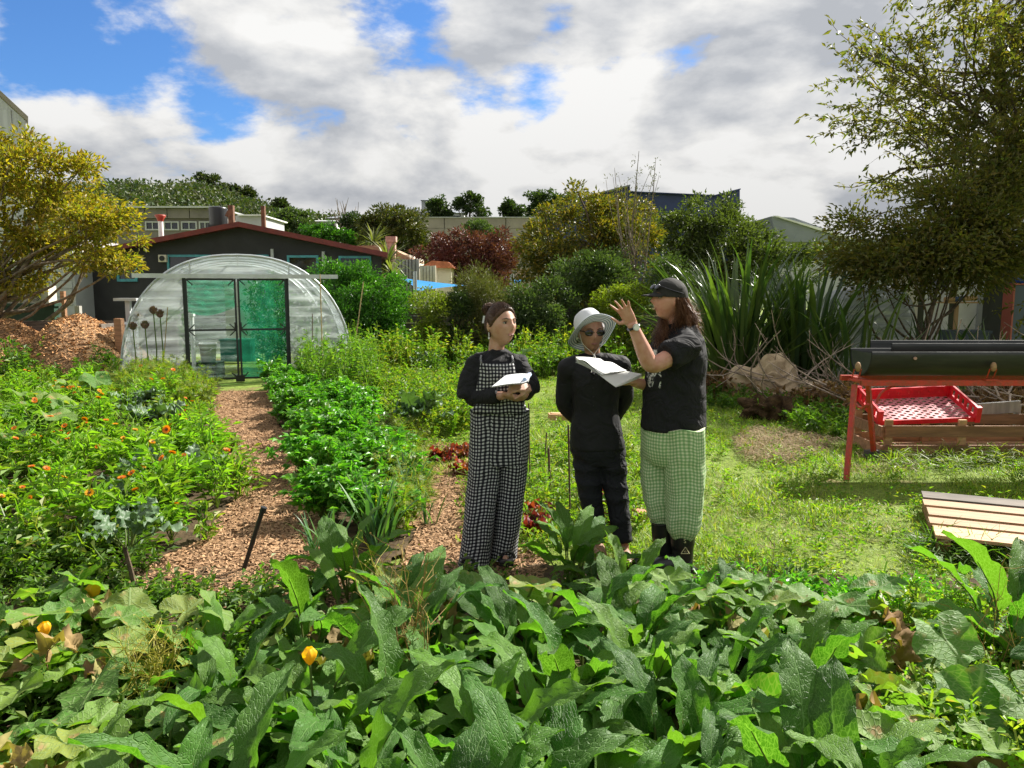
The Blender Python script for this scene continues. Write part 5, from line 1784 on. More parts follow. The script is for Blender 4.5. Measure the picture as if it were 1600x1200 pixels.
weed_patch('weeds', 'green plants in front of the wood chip heap', [(-250, 575), (190, 580), (190, 600), (-250, 610)], 120, 52, .62, .26, 8, 13, .10, leaf2(.5), L_WEEDG)

# lawn
n = 175000
LAWN = [(640, 598), (1030, 585), (1120, 620), (1330, 645), (1420, 700), (1900, 715), (2100, 900), (1500, 910), (1000, 900), (860, 880), (740, 860), (700, 760), (660, 690)]
P2 = fill(LAWN, n, 61, 1.3)
r = np.random.default_rng(62)
q = np.sin(P2[:, 0] * 3.1 + 1) * np.sin(P2[:, 1] * 2.3) + .6 * np.sin(P2[:, 0] * 7.3) * np.sin(P2[:, 1] * 6.1 + 2)
keep = r.random(n) < np.clip(.85 + .4 * q, .5, 1)
P2, q = P2[keep], q[keep]
mb = MB()
D = np.column_stack([r.normal(size=len(P2)), r.normal(size=len(P2)), r.uniform(.2, 1.6, len(P2))])
scatter(mb, *(np.array([[-.05, 0, 0], [.05, 0, 0], [0, 1, -.1]]), np.array([[0, 1, 2]])), np.column_stack([P2, np.zeros(len(P2))]), frames(D), r.uniform(.025, .07, len(P2)) * (1 + .8 * np.clip(q, -.4, 1)))
tag(mb.build('lawn_grass', L_GRASS), 'short sunlit grass of the lawn right of the path', 'grass', kind='stuff')
weed_patch('weeds', 'clover and broad weeds dotted through the lawn', LAWN, 900, 63, .085, .10, 6, 6, .036, LEAF, L_WEED, falloff=1.0, stems=False)
weed_patch('grass_tufts', 'longer grass tufts against the pallet', [(1440, 850), (1560, 872), (1640, 892), (1450, 880)], 40, 64, .09, .09, 14, 3, .13, blade_t(.05, .4), L_WEEDG, stems=False)
weed_patch('grass_tufts', 'grass growing through the wooden crate slats', [(1375, 718), (1640, 716), (1660, 735), (1390, 735)], 60, 65, .12, .09, 12, 3, .11, blade_t(.05, .4), L_GRASS, stems=False)


hay('scraps of dry grass and worn earth in the near lawn', [(1080, 760), (1250, 745), (1420, 800), (1380, 850), (1200, 870), (1100, 830)], 900, 44, .07, .02)


# ---------------- leaves built one by one
def comfrey_leaf(r, L, W, pet, a0, a1, name='leaf', mats=None, fold=.28, wave=.010):
    N, K = 19, 9
    t = np.linspace(0, 1, N)
    ang = a0 + (a1 - a0) * t ** 1.1
    ds = L / (N - 1)
    p0 = np.array([pet * math.cos(a0 + .12), pet * math.sin(a0 + .12)])
    y = p0[0] + np.concatenate([[0], np.cumsum(np.cos(ang[:-1]))]) * ds
    z = p0[1] + np.concatenate([[0], np.cumsum(np.sin(ang[:-1]))]) * ds
    w = W * (t + 1e-4) ** .48 * (1.0001 - t) ** .66 / .455
    w[-1] = .002
    w[0] = .018
    s = np.linspace(-1, 1, K)
    P = np.zeros((N, K, 3))
    uv = np.zeros((N, K, 2))
    ph = r.uniform(0, 6, 4)
    side_curl = r.uniform(-.35, .25)
    for i in range(N):
        nx, nz = -math.sin(ang[i]), math.cos(ang[i])          # surface normal in the bend plane
        for j in range(K):
            u = s[j]
            lift = fold * abs(u) * w[i] * .5 + side_curl * u * u * w[i] * .5
            lift += wave * math.sin(t[i] * 21 + ph[0] + (2 if u > 0 else 0)) * abs(u) ** 2 + wave * .45 * math.sin(t[i] * 38 - abs(u) * 7 + ph[1])
            P[i, j] = (u * w[i] / 2, y[i] + nx * lift, z[i] + nz * lift)
            uv[i, j] = (.5 + u / 2, t[i] * 2)
    tw = r.normal() * .25
    for i in range(N):
        c_, s_ = math.cos(tw * t[i]), math.sin(tw * t[i])
        x = P[i, :, 0].copy()
        P[i, :, 0] = x * c_ + .0
        P[i, :, 2] += x * s_
    mb = MB()
    mb.grid(P, 0, uv)
    mb.tube([(0, 0, 0), (p0[0] * .5, p0[0] * .5, p0[1] * .55) if False else (0, p0[0] * .45, p0[1] * .55), (0, p0[0], p0[1]), (0, y[4], z[4] - .004), (0, y[10], z[10] - .003)], [.006, .0055, .005, .003, .0015], 5, 1, cap=False)
    return mb.mesh(name, mats, True)


r = np.random.default_rng(70)
COMF = []
for k in range(20):
    kind = k % 4
    if kind == 0:
        a0, a1 = r.uniform(1.1, 1.4), r.uniform(-.5, .5)
    elif kind == 1:
        a0, a1 = r.uniform(1.0, 1.3), r.uniform(-.9, -.3)
    elif kind == 2:
        a0, a1 = r.uniform(.8, 1.15), r.uniform(-1.4, -.8)
    else:
        a0, a1 = r.uniform(.45, .8), r.uniform(-.7, -.1)
    COMF.append(comfrey_leaf(r, r.uniform(.34, .46), r.uniform(.092, .125), r.uniform(.12, .28), a0, a1, mats=[L_COMF, M_STEM]))


def leafy(name, label, cat, loc, leaves, n, seed, s=(.75, 1.2), tilt=.2, group=None, part='leaf', spreadr=.05):
    r = np.random.default_rng(seed)
    root = thing(name, label, cat, loc, 0, group)
    for k in range(n):
        a = k * 2.39996 + r.normal() * .3
        sc = r.uniform(*s)
        rr = r.uniform(0, spreadr)
        link(part, leaves[r.integers(len(leaves))], root, loc=(math.cos(a) * rr, math.sin(a) * rr, 0), rot=(r.normal() * tilt * .6, r.normal() * tilt, a - 1.5708), scale=(sc * r.uniform(.85, 1.15), sc, sc * r.uniform(.85, 1.15)))
    return root


ORD = ['leftmost', 'second', 'third', 'fourth', 'fifth', 'sixth', 'seventh', 'eighth', 'ninth', 'tenth', 'eleventh', 'twelfth', 'thirteenth', 'fourteenth']
rows = [('frontmost', 1235, 0.0, 200, 1420, 9, 1.0), ('second', 1135, .0, 300, 1320, 8, 1.0), ('third', 1045, 0, 300, 1290, 9, .95), ('fourth', 970, 0, 330, 1260, 9, .9), ('rear', 920, 0, 480, 1200, 8, .72)]
for ri, (rn, py, z, xa, xb, nn, sc) in enumerate(rows):
    for k in range(nn):
        px = xa + (xb - xa) * (k + .5) / nn + r.normal() * 22
        a = gp(px, 455 + (py + r.normal() * 12 - 455) * 1.19)
        od = 'leftmost' if k == 0 else ('rightmost' if k == nn - 1 else ORD[k] + ' from the left')
        leafy('comfrey_plant', f'dark comfrey plant with long puckered leaves, {od} in the {rn} comfrey row', 'comfrey', (a.x, a.y, 0), COMF, int(r.integers(15, 20)), 700 + ri * 20 + k, (sc * .55, sc * 1.08), group='comfrey plants across the foreground')
for k, (px, py, s_, lab) in enumerate(((1570, 1050, 1.15, 'big dark comfrey at the right edge below the pallet'), (1640, 1110, 1.15, 'dark comfrey half out of the picture at the right edge'), (545, 945, .95, 'upright comfrey where the parsley bed ends'), (890, 915, .78, 'upright comfrey in front of the black clad person'), (930, 930, .7, 'smaller comfrey at the bare feet'))):
    a = gp(px, py)
    leafy('comfrey_plant', lab, 'comfrey', (a.x, a.y, 0), COMF if k != 3 else COMF[::4], 12, 790 + k, (.8 * s_, 1.1 * s_), group='comfrey plants across the foreground')


def pumpkin_leaf(r, R0, pet, tip=.25, cup=.22, mats=None):
    NA, NR = 48, 7
    a = np.linspace(0, 2 * np.pi, NA, endpoint=False)
    rad = 1 + .13 * np.cos(a * 5 + .0) + .05 * np.abs(np.sin(a * 13)) + .03 * r.normal(size=NA)
    notch = np.exp(-((np.abs(((a - np.pi * 1.5 + np.pi) % (2 * np.pi)) - np.pi)) / .20) ** 2)
    rad *= 1 - .80 * notch
    q = np.linspace(.02, 1, NR)
    ph = r.uniform(0, 6, 4)
    P = np.zeros((NR, NA, 3)); uv = np.zeros((NR, NA, 2))
    for i, f in enumerate(q):
        x, y = np.cos(a) * rad * f, np.sin(a) * rad * f
        zz = cup * f ** 1.3 * (1 + .5 * np.sin(a * 2 + ph[0])) - .10 * f ** 3 * (1 + np.sin(a * 5 + 1.57)) + .05 * f * f * np.sin(a * 9 + ph[1]) + .05 * f ** 2 * np.sin(a * 3 + ph[2])
        P[i] = np.column_stack([x, y, zz]) * R0
        uv[i] = np.column_stack([.5 + x / 2, 1 + y])
    M = np.array(Euler((tip, r.normal() * .2, 0)).to_matrix())
    P = P @ M.T + np.array([0, pet * .35, pet])
    mb = MB(); mb.grid(P, 0, uv, closed=True)
    mb.tube([(0, 0, 0), (0, pet * .12, pet * .5), (0, pet * .35, pet)], [.008, .007, .006], 6, 1, cap=False)
    return mb.mesh('leaf', mats, True)


PUMP = [pumpkin_leaf(r, r.uniform(.10, .15), r.uniform(.18, .36), r.uniform(-.5, .45), r.uniform(.05, .45), [L_SQUASH, M_STEM]) for k in range(12)]
L_WITH = leaf_mat('withered_leaves', [(.24, .14, .06), (.34, .24, .10), (.15, .09, .045), (.30, .27, .09)], .3, rough=.8, glow=1.0)
WITH = [comfrey_leaf(r, r.uniform(.2, .3), r.uniform(.09, .14), .08, r.uniform(.9, 1.4), r.uniform(-1.6, -.4), mats=[L_WITH, L_WITH], wave=.03, fold=.7) for k in range(4)]
pk = [(1360, 1110, 'squash between the comfrey and the lower right weeds'), (1530, 1140, 'squash in the bottom right corner'), (1490, 1065, 'squash with low leaves beside the right edge comfrey'), (60, 1010, 'squash with ragged leaves at the left edge of the foreground'), (215, 985, 'squash with the large cupped leaf left of the comfrey'), (40, 1150, 'squash spreading pale leaves in the bottom left corner'), (230, 1185, 'squash at the bottom edge beside the yellow seeding stalks'), (600, 930, 'squash with yellowing leaf behind the dry stalks'), (110, 930, 'squash creeping below the calendula bed'),
      (760, 925, 'squash with flat pale leaves at the sandals'), (1080, 935, 'squash with bright leaves before the gumboots'), (1190, 945, 'squash right of the gumboots'), (1300, 945, 'squash with tall leaves at the lawn edge'), (1320, 1040, 'squash with two flat leaves right of the comfrey'), (1260, 1130, 'squash with browned leaf edges near the bottom right'), (1420, 1010, 'squash among the fine weeds on the right'), (1450, 1180, 'withering squash at the bottom edge on the right'), (540, 1000, 'squash with a big yellow green leaf left of the dry stalks')]
for k, (px, py, lab) in enumerate(pk):
    a = gp(px, 455 + (py - 455) * 1.17)
    sq = leafy('squash_plant', lab, 'squash', (a.x, a.y, 0), PUMP, 12, 840 + k, (.6, .98), .22, 'squash plants in the foreground', spreadr=.26)
    for j in range(3):
        w = link('leaf', WITH[(k + j) % 4], sq, loc=(r.normal() * .12, r.normal() * .12, r.uniform(.02, .14)), rot=(r.normal() * .3, r.normal() * .4, r.uniform(0, 6.28)), scale=r.uniform(.5, .95))
        w['label'] = 'withered brown leaf'
for k, (px, py, lab) in enumerate(((15, 745, 'yellow green squash rising at the left picture edge'), (60, 690, 'squash among calendulas near the left edge'), (130, 640, 'far squash in the calendula bed'), (850, 588, 'dark squash mound behind the white sun hat'))):
    a = gp(px, py)
    leafy('squash_plant', lab, 'squash', (a.x, a.y, 0), PUMP, 12, 870 + k, (1.0, 1.6), .25, 'squash plants in the beds', spreadr=.2)
# blue green kale
KALE = [comfrey_leaf(r, r.uniform(.18, .26), r.uniform(.10, .14), r.uniform(.08, .14), r.uniform(.8, 1.4), r.uniform(-.6, .5), mats=[L_KALE, M_STEM], wave=.02) for k in range(8)]
for k, (px, py, s_, lab) in enumerate(((210, 800, 1.0, 'blue green kale beside the orange calendula cluster'), (245, 690, 1.2, 'grey green kale halfway down the calendula bed'), (300, 775, .9, 'kale at the right side of the calendula bed'), (175, 850, .9, 'kale low in the calendula bed'), (225, 655, 1.2, 'far kale in the calendula bed'), (655, 690, 1.5, 'pale green kale beyond the parsley bed'), (530, 690, .9, 'kale among the parsley'), (660, 590, 1.3, 'far kale behind the dungarees wearer'))):
    a = gp(px, py)
    leafy('kale_plant', lab, 'kale', (a.x, a.y, .12), KALE, 14, 900 + k, (.8 * s_, 1.3 * s_), .25, 'kale plants in the beds')
a = gp(205, 935)
lk = leafy('kale_plant', 'kale on a bare woody stem below the calendula bed', 'kale', (a.x, a.y, .30), KALE, 12, 930, (.6, 1.0), .3, 'kale plants in the beds')
mb = MB(); mb.tube([(.03, 0, -.30), (.01, 0, -.15), (-.02, 0, 0)], [.014, .013, .012], 6); mb.build('stem', M_BARK, lk)
# red lettuce
LET = [comfrey_leaf(r, r.uniform(.08, .12), r.uniform(.07, .10), .01, r.uniform(.7, 1.3), r.uniform(-.2, .8), mats=[L_LETT, L_LETT], wave=.014) for k in range(6)]
for k, (px, py, s_, lab) in enumerate(((690, 722, 1.3, 'red lettuce at the left end of the short lettuce row'), (715, 716, 1.4, 'second red lettuce in the short lettuce row'), (738, 712, 1.3, 'red lettuce touching the checked trouser leg'), (722, 742, 1.2, 'dark red lettuce in front of the short lettuce row'), (832, 835, 1.5, 'rusty red lettuce between dungarees and black trousers'), (845, 812, 1.3, 'rusty red lettuce just behind the other near the stakes'), (940, 790, 1.5, 'red lettuce seen between the black trouser legs'), (948, 822, 1.0, 'small red lettuce at the ankle'), (772, 815, 1.0, 'red lettuce between the checked trouser legs'))):
    a = gp(px, py)
    leafy('lettuce', lab, 'lettuce', (a.x, a.y, 0), LET, 18, 940 + k, (.8 * s_, 1.25 * s_), .3, 'red lettuces', spreadr=.03)
# leeks and onions at the near end of the parsley bed
LEEK = blade_variants(6, 1.0, .05, 44, L_LEEK)
for k, (px, py, L, nbl, lab) in enumerate(((640, 790, .42, 14, 'green onion clump at the edge of the middle chip path'), (585, 858, .50, 16, 'dark leek clump at the near corner of the parsley bed'), (602, 846, .48, 14, 'leek clump just behind the corner leeks'), (672, 822, .30, 12, 'small onion clump on the middle chip path edge'), (520, 880, .42, 14, 'strappy leek beside the upright comfrey'), (490, 875, .34, 12, 'strappy leaves at the black pipe'))):
    a = gp(px, py)
    root = thing('leek_clump', lab, 'leeks', (a.x, a.y, 0), 0, 'leek and onion clumps')
    rr = np.random.default_rng(960 + k)
    for j in range(nbl):
        q = rr.uniform(0, 6.28); s_ = L * rr.uniform(.7, 1.1)
        link('blade', LEEK[j % 6], root, loc=(rr.normal() * .03, rr.normal() * .03, 0), rot=(-rr.uniform(0, .45), 0, q), scale=s_)


# dry seeding stalks standing in the comfrey
def dry_stalks(name, label, px, py, h, n, m, seed, spread=.18, twigs=9):
    r = np.random.default_rng(seed)
    a = gp(px, py)
    root = thing(name, label, 'dry stalks', (a.x, a.y, 0))
    for k in range(n):
        an = r.uniform(0, 6.28); o_ = spread * r.uniform(.2, 1)
        P, q = limb((r.normal() * .02, r.normal() * .02, 0), (math.cos(an) * o_, math.sin(an) * o_, h * r.uniform(.6, 1.05)), .0032, .0012, r, .07, 7)
        mb = MB(); mb.tube(P, q, 4, cap=False)
        for j in range(twigs):
            i = r.integers(3, 7); e = P[i] + np.array([r.normal() * .07, r.normal() * .07, r.uniform(.02, .12)])
            mb.tube([P[i], (P[i] + e) / 2 + r.normal(size=3) * .012, e], [.0015, .0012, .0008], 3, cap=False)
            scatter(mb, *leaf2(.5), [e], frames([r.normal(size=3)]), np.array([.012]))
        mb.build('stalk', m, root)


dry_stalks('dry_stalks', 'tangle of dry tan seed stalks in the middle of the comfrey', 655, 1080, .62, 11, L_DRY, 1, .26)
dry_stalks('dry_stalks', 'yellow seeding stalks near the bottom left corner', 240, 1120, .36, 14, L_STRAWY, 2, .16, 14)
dry_stalks('dry_stalks', 'thin yellow stalks above the dry tan ones', 615, 1010, .55, 6, L_STRAWY, 3, .22)
dry_stalks('dry_stalks', 'brown seed stalks among weeds at the right edge', 1565, 1120, .55, 6, L_DRY, 4, .2)
dry_stalks('dry_stalks', 'dark dried flower stalks right of the gumboots', 1180, 985, .42, 8, mat('dark_dry', (.10, .05, .035), .8), 5, .18)
weed_patch('weeds', 'fine light green weeds filling the lower right corner', [(1380, 960), (1700, 960), (1900, 1300), (1330, 1300)], 130, 71, .26, .18, 8, 18, .032, leaf2(.6), L_WEED)
weed_patch('weeds', 'fine green weeds between lawn and squash', [(1080, 930), (1480, 930), (1560, 1030), (1100, 1020)], 120, 72, .15, .13, 7, 12, .042, LEAF, L_PARS)
weed_patch('weeds', 'small leafy weeds under the comfrey', [(-200, 930), (1400, 910), (1500, 1300), (-400, 1300)], 170, 73, .14, .16, 6, 9, .045, LEAF, L_WEEDG)
weed_patch('weeds', 'weeds under the squash in the lower left', [(-300, 950), (500, 930), (420, 1250), (-500, 1250)], 90, 74, .18, .16, 7, 10, .05, TRIF, L_WEEDG)
# squash flowers on stalks
def squash_flower(label, px, py, h, s=1.0):
    a = gp(px, py)
    root = thing('squash_flower', label, 'flower', (a.x, a.y, 0))
    mb = MB(); mb.tube([(0, 0, 0), (.012, 0, h * .5), (.0, 0, h)], [.005, .0045, .004], 6); mb.build('stalk', M_STEM, root, smooth=True)
    mb = MB(); P = []
    for i, (rr, z) in enumerate(((.006, 0), (.014, .012), (.022, .03), (.024, .046), (.012, .060))):
        aa = np.linspace(0, 6.283, 20, endpoint=False)
        w = rr * (1 + .22 * np.cos(aa * 5) * (i / 4))
        P.append(np.column_stack([np.cos(aa) * w, np.sin(aa) * w, np.full(20, h + z * s)]))
    mb.grid(np.array(P) * np.array([s, s, 1]), closed=True); mb.build('petals', M_PETALY, root, smooth=True)


a = None
squash_flower('closed orange squash flower on a tall stalk among the comfrey', 490, 1215, .42)
squash_flower('drooping orange squash flower at the left edge', 78, 1085, .26)
squash_flower('yellow squash flower below the calendula bed', 150, 985, .16, 1.4)
# artichoke heads in front of the tunnel
for k, (px, py, h, lab) in enumerate(((222, 600, 1.20, 'greenish artichoke head before the polytunnel, tallest of the left three'), (213, 602, 1.02, 'purple artichoke head at the far left of the polytunnel'), (232, 604, 1.05, 'purple artichoke head third from the left'), (246, 600, 1.30, 'upright purple artichoke head beside the thin stalk'), (256, 602, 1.24, 'purple artichoke head nearest the tunnel door'))):
    a = gp(px, py)
    root = thing('artichoke', lab, 'artichoke', (a.x, a.y, 0))
    mb = MB(); mb.tube([(0, 0, 0), (.02, 0, h * .5), (.0, 0, h)], [.014, .011, .010], 6); mb.build('stem', M_STEM, root, smooth=True)
    mb = MB()
    nn = 60
    D = rand_dirs(nn, .4, np.random.default_rng(k))
    mb.sphere((0, 0, h + .04), (.06, .06, .055), 10, 8)
    scatter(mb, *leaf2(.7, .1, .1), D * .045 + [0, 0, h + .03], frames(D * .5 + [0, 0, .8]), np.full(nn, .07))
    mb.build('head', leaf_mat('artichoke_head' + str(k), [(.16, .10, .08), (.22, .12, .11), (.12, .13, .06)], .2), root)
# stakes and canes
def stake(label, px, py, ptx, pty, rad, m, name='garden_stake', dy=0.0):
    a = gp(px, py); b = at(ptx, pty, a.y + dy)
    mb = MB(); n_ = 8
    mb.tube([Vector((a.x, a.y, -.02)).lerp(b, k / n_) for k in range(n_ + 1)], rad * (1 + .08 * np.sin(np.arange(n_ + 1) * 2.1)), 8)
    return tag(mb.build(name, m, smooth=True), label, 'stake')


M_STAKE = mat('dark_stake', (.09, .055, .03), .85, var=.3, scale=20)
M_BAMB = mat('bamboo', (.36, .27, .12), .6, var=.25, scale=15)
pp = stake('black plastic pipe leaning in the chip path', 378, 893, 412, 792, .014, M_BLACKP, 'irrigation_pipe')
c_ = at(411, 795, gp(378, 893).y); mb = MB(); mb.tube([(c_.x - .004, c_.y, c_.z - .02), (c_.x + .006, c_.y, c_.z + .01)], .019, 10); mb.build('cap', M_BLACKP, pp)
stake('long dark stake touching the black trousers', 891, 815, 888, 664, .007, M_STAKE)
stake('short dark stake between the first two people', 860, 770, 857, 700, .010, M_STAKE)
stake('thin leaning stake between the first two people', 850, 735, 854, 676, .006, M_STAKE)
stake('dark stake at the hip of the dungarees', 828, 760, 826, 630, .006, M_STAKE)
stake('tall cane right of the polytunnel doors', 505, 600, 500, 428, .010, M_BAMB, 'cane')
stake('leaning cane against the glossy shrub', 548, 585, 568, 440, .010, M_BAMB, 'cane')
stake('thin cane inside the polytunnel panel shadow', 488, 606, 488, 490, .008, M_STAKE, 'cane')
stake('bare stalk rising before the polytunnel left panel', 253, 600, 262, 480, .008, M_BAMB, 'cane')
# log and brick on the ground
a = gp(872, 656); mb = MB(); mb.box((0, 0, .04), (.26, .10, .08), rot=(.1, .05, .1)); mb.box((.0, .01, .085), (.2, .07, .012), rot=(.1, .05, .1))
tag(mb.build('timber_offcut', M_PINE, loc=(a.x, a.y, 0)), 'pale timber offcut on the grass behind the black sleeve', 'offcut')
a = gp(1000, 813); mb = MB(); mb.box((0, 0, .04), (.13, .09, .07), rot=(.2, .25, .5), taper=.9)
tag(mb.build('brick', mat('terracotta', (.36, .15, .08), .85, var=.25, bump=.3), loc=(a.x, a.y, 0)), 'broken orange brick on the soil beside the gumboots', 'brick')
a = gp(700, 612); mb = MB(); mb.box((0, 0, .06), (.5, .12, .1), rot=(0, .06, .3)); mb.tube([(-.2, .1, .05), (.25, .2, .12)], .03, 6)
tag(mb.build('grey_log', M_GREYWOOD, loc=(a.x, a.y, 0)), 'short grey log behind the dungarees wearer', 'log')
# ================================================================ people
def skin_mat(name, col, lip=False):
    m, t = newmat(name)
    tc = t.n('TexCoord')
    nz = t.n('TexNoise', {'Vector': tc.outputs['Object'], 'Scale': 28.0, 'Detail': 4.0})
    c = t.mix(t.maprange(nz.outputs[0], .35, .7), col, (col[0] * .86, col[1] * .74, col[2] * .68))
    pr = t.n('BsdfPrincipled', {'Base Color': c, 'Roughness': .52, 'Specular IOR Level': .35, 'Subsurface Weight': .12, 'Subsurface Scale': .02, 'Subsurface Radius': (1.0, .35, .2)})
    finish(t, pr)
    return m


def cloth_mat(name, col, rough=.85, fold=.5, sheen=.2, fscale=9.0):
    m, t = newmat(name)
    tc = t.n('TexCoord')
    n1 = t.n('TexNoise', {'Vector': tc.outputs['Object'], 'Scale': fscale, 'Detail': 3.0, 'Distortion': 1.2})
    n2 = t.n('TexNoise', {'Vector': tc.outputs['Object'], 'Scale': 260.0, 'Detail': 2.0})
    pr = t.n('BsdfPrincipled', {'Base Color': col, 'Roughness': rough, 'Specular IOR Level': .3, 'Sheen Weight': 0.0})
    b = t.n('Bump', {'Strength': min(1, fold * 1.6), 'Distance': .05, 'Height': n1.outputs[0]})
    b2 = t.n('Bump', {'Strength': .15, 'Distance': .002, 'Height': n2.outputs[0], 'Normal': b.outputs[0]})
    t.set(pr, 'Normal', b2.outputs[0])
    finish(t, pr)
    return m


def gingham_mat(name, dark, mid, light, period, fold=.35):
    m, t = newmat(name)
    uv = t.n('UVMap')
    tc = t.n('TexCoord')
    wob = t.n('TexNoise', {'Vector': tc.outputs['Object'], 'Scale': 7.0, 'Detail': 2.0})
    wv = t.n('VectorMath', {0: wob.outputs['Color'], 'Scale': .028}, operation='SCALE')
    s = t.n('SeparateXYZ', {0: t.n('VectorMath', {0: uv.outputs[0], 1: wv.outputs[0]}).outputs[0]})

    def band(v):
        return t.maprange(t.math('ABSOLUTE', t.math('SUBTRACT', t.math('FRACT', t.math('DIVIDE', v, period)), .5)), .21, .29)
    a, b = band(s.outputs[0]), band(s.outputs[1])
    f = t.math('MULTIPLY', t.math('ADD', a, b), .5)
    c = t.ramp(f, [(0, light), (.5, mid), (1, dark)])
    n1 = t.n('TexNoise', {'Vector': tc.outputs['Object'], 'Scale': 10.0, 'Detail': 3.0, 'Distortion': 1.0})
    pr = t.n('BsdfPrincipled', {'Base Color': c, 'Roughness': .85, 'Specular IOR Level': .2})
    t.set(pr, 'Normal', t.n('Bump', {'Strength': fold, 'Distance': .03, 'Height': n1.outputs[0]}).outputs[0])
    tl = t.n('BsdfTranslucent', {'Color': c})
    mx = t.n('MixShader', {0: .12})
    t.t.links.new(pr.outputs[0], mx.inputs[1]); t.t.links.new(tl.outputs[0], mx.inputs[2])
    finish(t, mx)
    return m


SKIN1 = skin_mat('fair_skin', (.46, .27, .195))
SKIN2 = skin_mat('tan_skin', (.36, .20, .14))
SKIN3 = skin_mat('ruddy_skin', (.50, .27, .20))
M_LIP = mat('lips', (.30, .13, .11), .55)
M_BROW = mat('brow_hair', (.05, .03, .02), .8)
M_EYEW = mat('eye_white', (.38, .35, .32), .25)
M_IRIS = mat('iris', (.03, .018, .012), .15)
M_BLACKCL = cloth_mat('black_cotton', (.010, .010, .012))
M_BLACKJ = cloth_mat('black_jersey', (.011, .011, .013), .75, .35, .3, 7)
M_HAIRD = mat('dark_brown_hair', (.060, .030, .017), .5, var=.3, scale=60, spec=.25)
M_HAIRB = mat('light_brown_hair', (.16, .075, .035), .40, var=.3, scale=50, island=True, trans=.25)
M_PAPER = mat('white_paper', (.78, .78, .75), .8, trans=.35)
M_RUBBER = mat('black_rubber', (.012, .013, .012), .38)
G_BW = gingham_mat('black_white_gingham', (.010, .010, .014), (.055, .055, .065), (.52, .52, .52), .021)
G_GREEN = gingham_mat('green_gingham', (.20, .36, .15), (.34, .48, .24), (.66, .70, .46), .020)


def loft(mb, rings, n=40, mi=0, cap=(True, True), fold=0.0, seed=0, e=2.3, ubase=None):
    """rings: (centre, rx, ry) stacked; horizontal, superelliptic; uv in metres"""
    r = np.random.default_rng(seed)
    a = np.linspace(0, 2 * np.pi, n + 1)
    c, s = np.cos(a), np.sin(a)
    P = np.zeros((len(rings), n + 1, 3))
    uv = np.zeros((len(rings), n + 1, 2))
    Ls = 0
    ph = r.uniform(0, 6.28, 6)
    mr = ubase or np.mean([(q[1] + q[2]) / 2 for q in rings])
    for i, (ce, rx, ry) in enumerate(rings):
        ce = np.asarray(ce, float)
        if i:
            Ls += np.linalg.norm(ce - np.asarray(rings[i - 1][0], float))
        w = 1 + fold * (np.sin(a * 5 + ph[0] + Ls * 7) * .5 + np.sin(a * 9 + ph[1] - Ls * 16) * .35 + np.sin(a * 3 + ph[2] + Ls * 23) * .4)
        P[i, :, 0] = ce[0] + np.sign(c) * np.abs(c) ** (2 / e) * rx * w
        P[i, :, 1] = ce[1] + np.sign(s) * np.abs(s) ** (2 / e) * ry * w
        P[i, :, 2] = ce[2] + fold * .15 * np.sin(a * 4 + ph[3])
        uv[i, :, 0] = a * mr
        uv[i, :, 1] = Ls
    mb.grid(P, mi, uv)
    for k, do in ((0, cap[0]), (-1, cap[1])):
        if do:
            ring = P[k, :n]
            V = np.vstack([ring, ring.mean(0)])
            i = np.arange(n)
            mb.add(V, np.stack([i, (i + 1) % n, np.full(n, n)], 1), mi)
    return P


def dense(pts, vals, n):
    """smooth resample of a polyline with values"""
    P = np.asarray(pts, float); v = np.asarray(vals, float)
    t = np.linspace(0, 1, len(P)); q = np.linspace(0, 1, n)
    out = np.column_stack([np.interp(q, t, P[:, k]) for k in range(3)])
    w = np.interp(q, t, v)
    for _ in range(2):
        out[1:-1] = (out[:-2] + 2 * out[1:-1] + out[2:]) / 4
        w[1:-1] = (w[:-2] + 2 * w[1:-1] + w[2:]) / 4
    return out, w


def limb_tube(mb, pts, rad, n=18, sides=16, mi=0, cap=True, fold=0.0, seed=0):
    P, w = dense(pts, rad, n)
    n0 = mb.n
    mb.tube(P, w, sides, mi, cap)
    if fold:
        r = np.random.default_rng(seed)
        V = mb.v[-3 if cap else -1]
        k = len(V) // n
        for i in range(n):
            seg = V[i * k:(i + 1) * k]
            c = seg.mean(0)
            a = np.linspace(0, 2 * np.pi, k)
            f = 1 + fold * (np.sin(i * 1.9 + a * 2 + seed) * .6 + np.sin(i * 3.1 - a * 3) * .5)
            V[i * k:(i + 1) * k] = c + (seg - c) * f[:, None]


def head_shape(d, jaw=1.0):
    x, y, z = d[..., 0] * .074, d[..., 1] * .095, d[..., 2] * .115
    front = np.clip(-d[..., 1], 0, 1)
    low = np.clip(-d[..., 2], 0, 1)
    x = x * (1 - .30 * jaw * low ** 1.4)
    y = y + np.clip(d[..., 1], 0, 1) * (-.045) * low ** 1.0 + .006 * front * low
    g = lambda x0, z0, sx, sz: np.exp(-((x - x0) / sx) ** 2 - ((z - z0) / sz) ** 2) * (front > .2)
    y = y - .020 * g(0, -.012, .011, .017) - .011 * g(0, .008, .009, .022)                     # nose
    y = y + .010 * g(.031, .014, .017, .012) + .010 * g(-.031, .014, .017, .012)              # eye sockets
    y = y - .004 * g(.03, .033, .03, .008) - .004 * g(-.03, .033, .03, .008)                  # brow
    y = y - .006 * g(0, -.047, .022, .007) - .0055 * g(0, -.058, .018, .006) + .004 * g(0, -.0525, .022, .003)   # lips
    y = y - .011 * g(0, -.088, .022, .016)                                                    # chin
    y = y - .004 * g(.04, -.015, .016, .018) - .004 * g(-.04, -.015, .016, .018)              # cheeks
    return np.stack([x, y, z], -1)


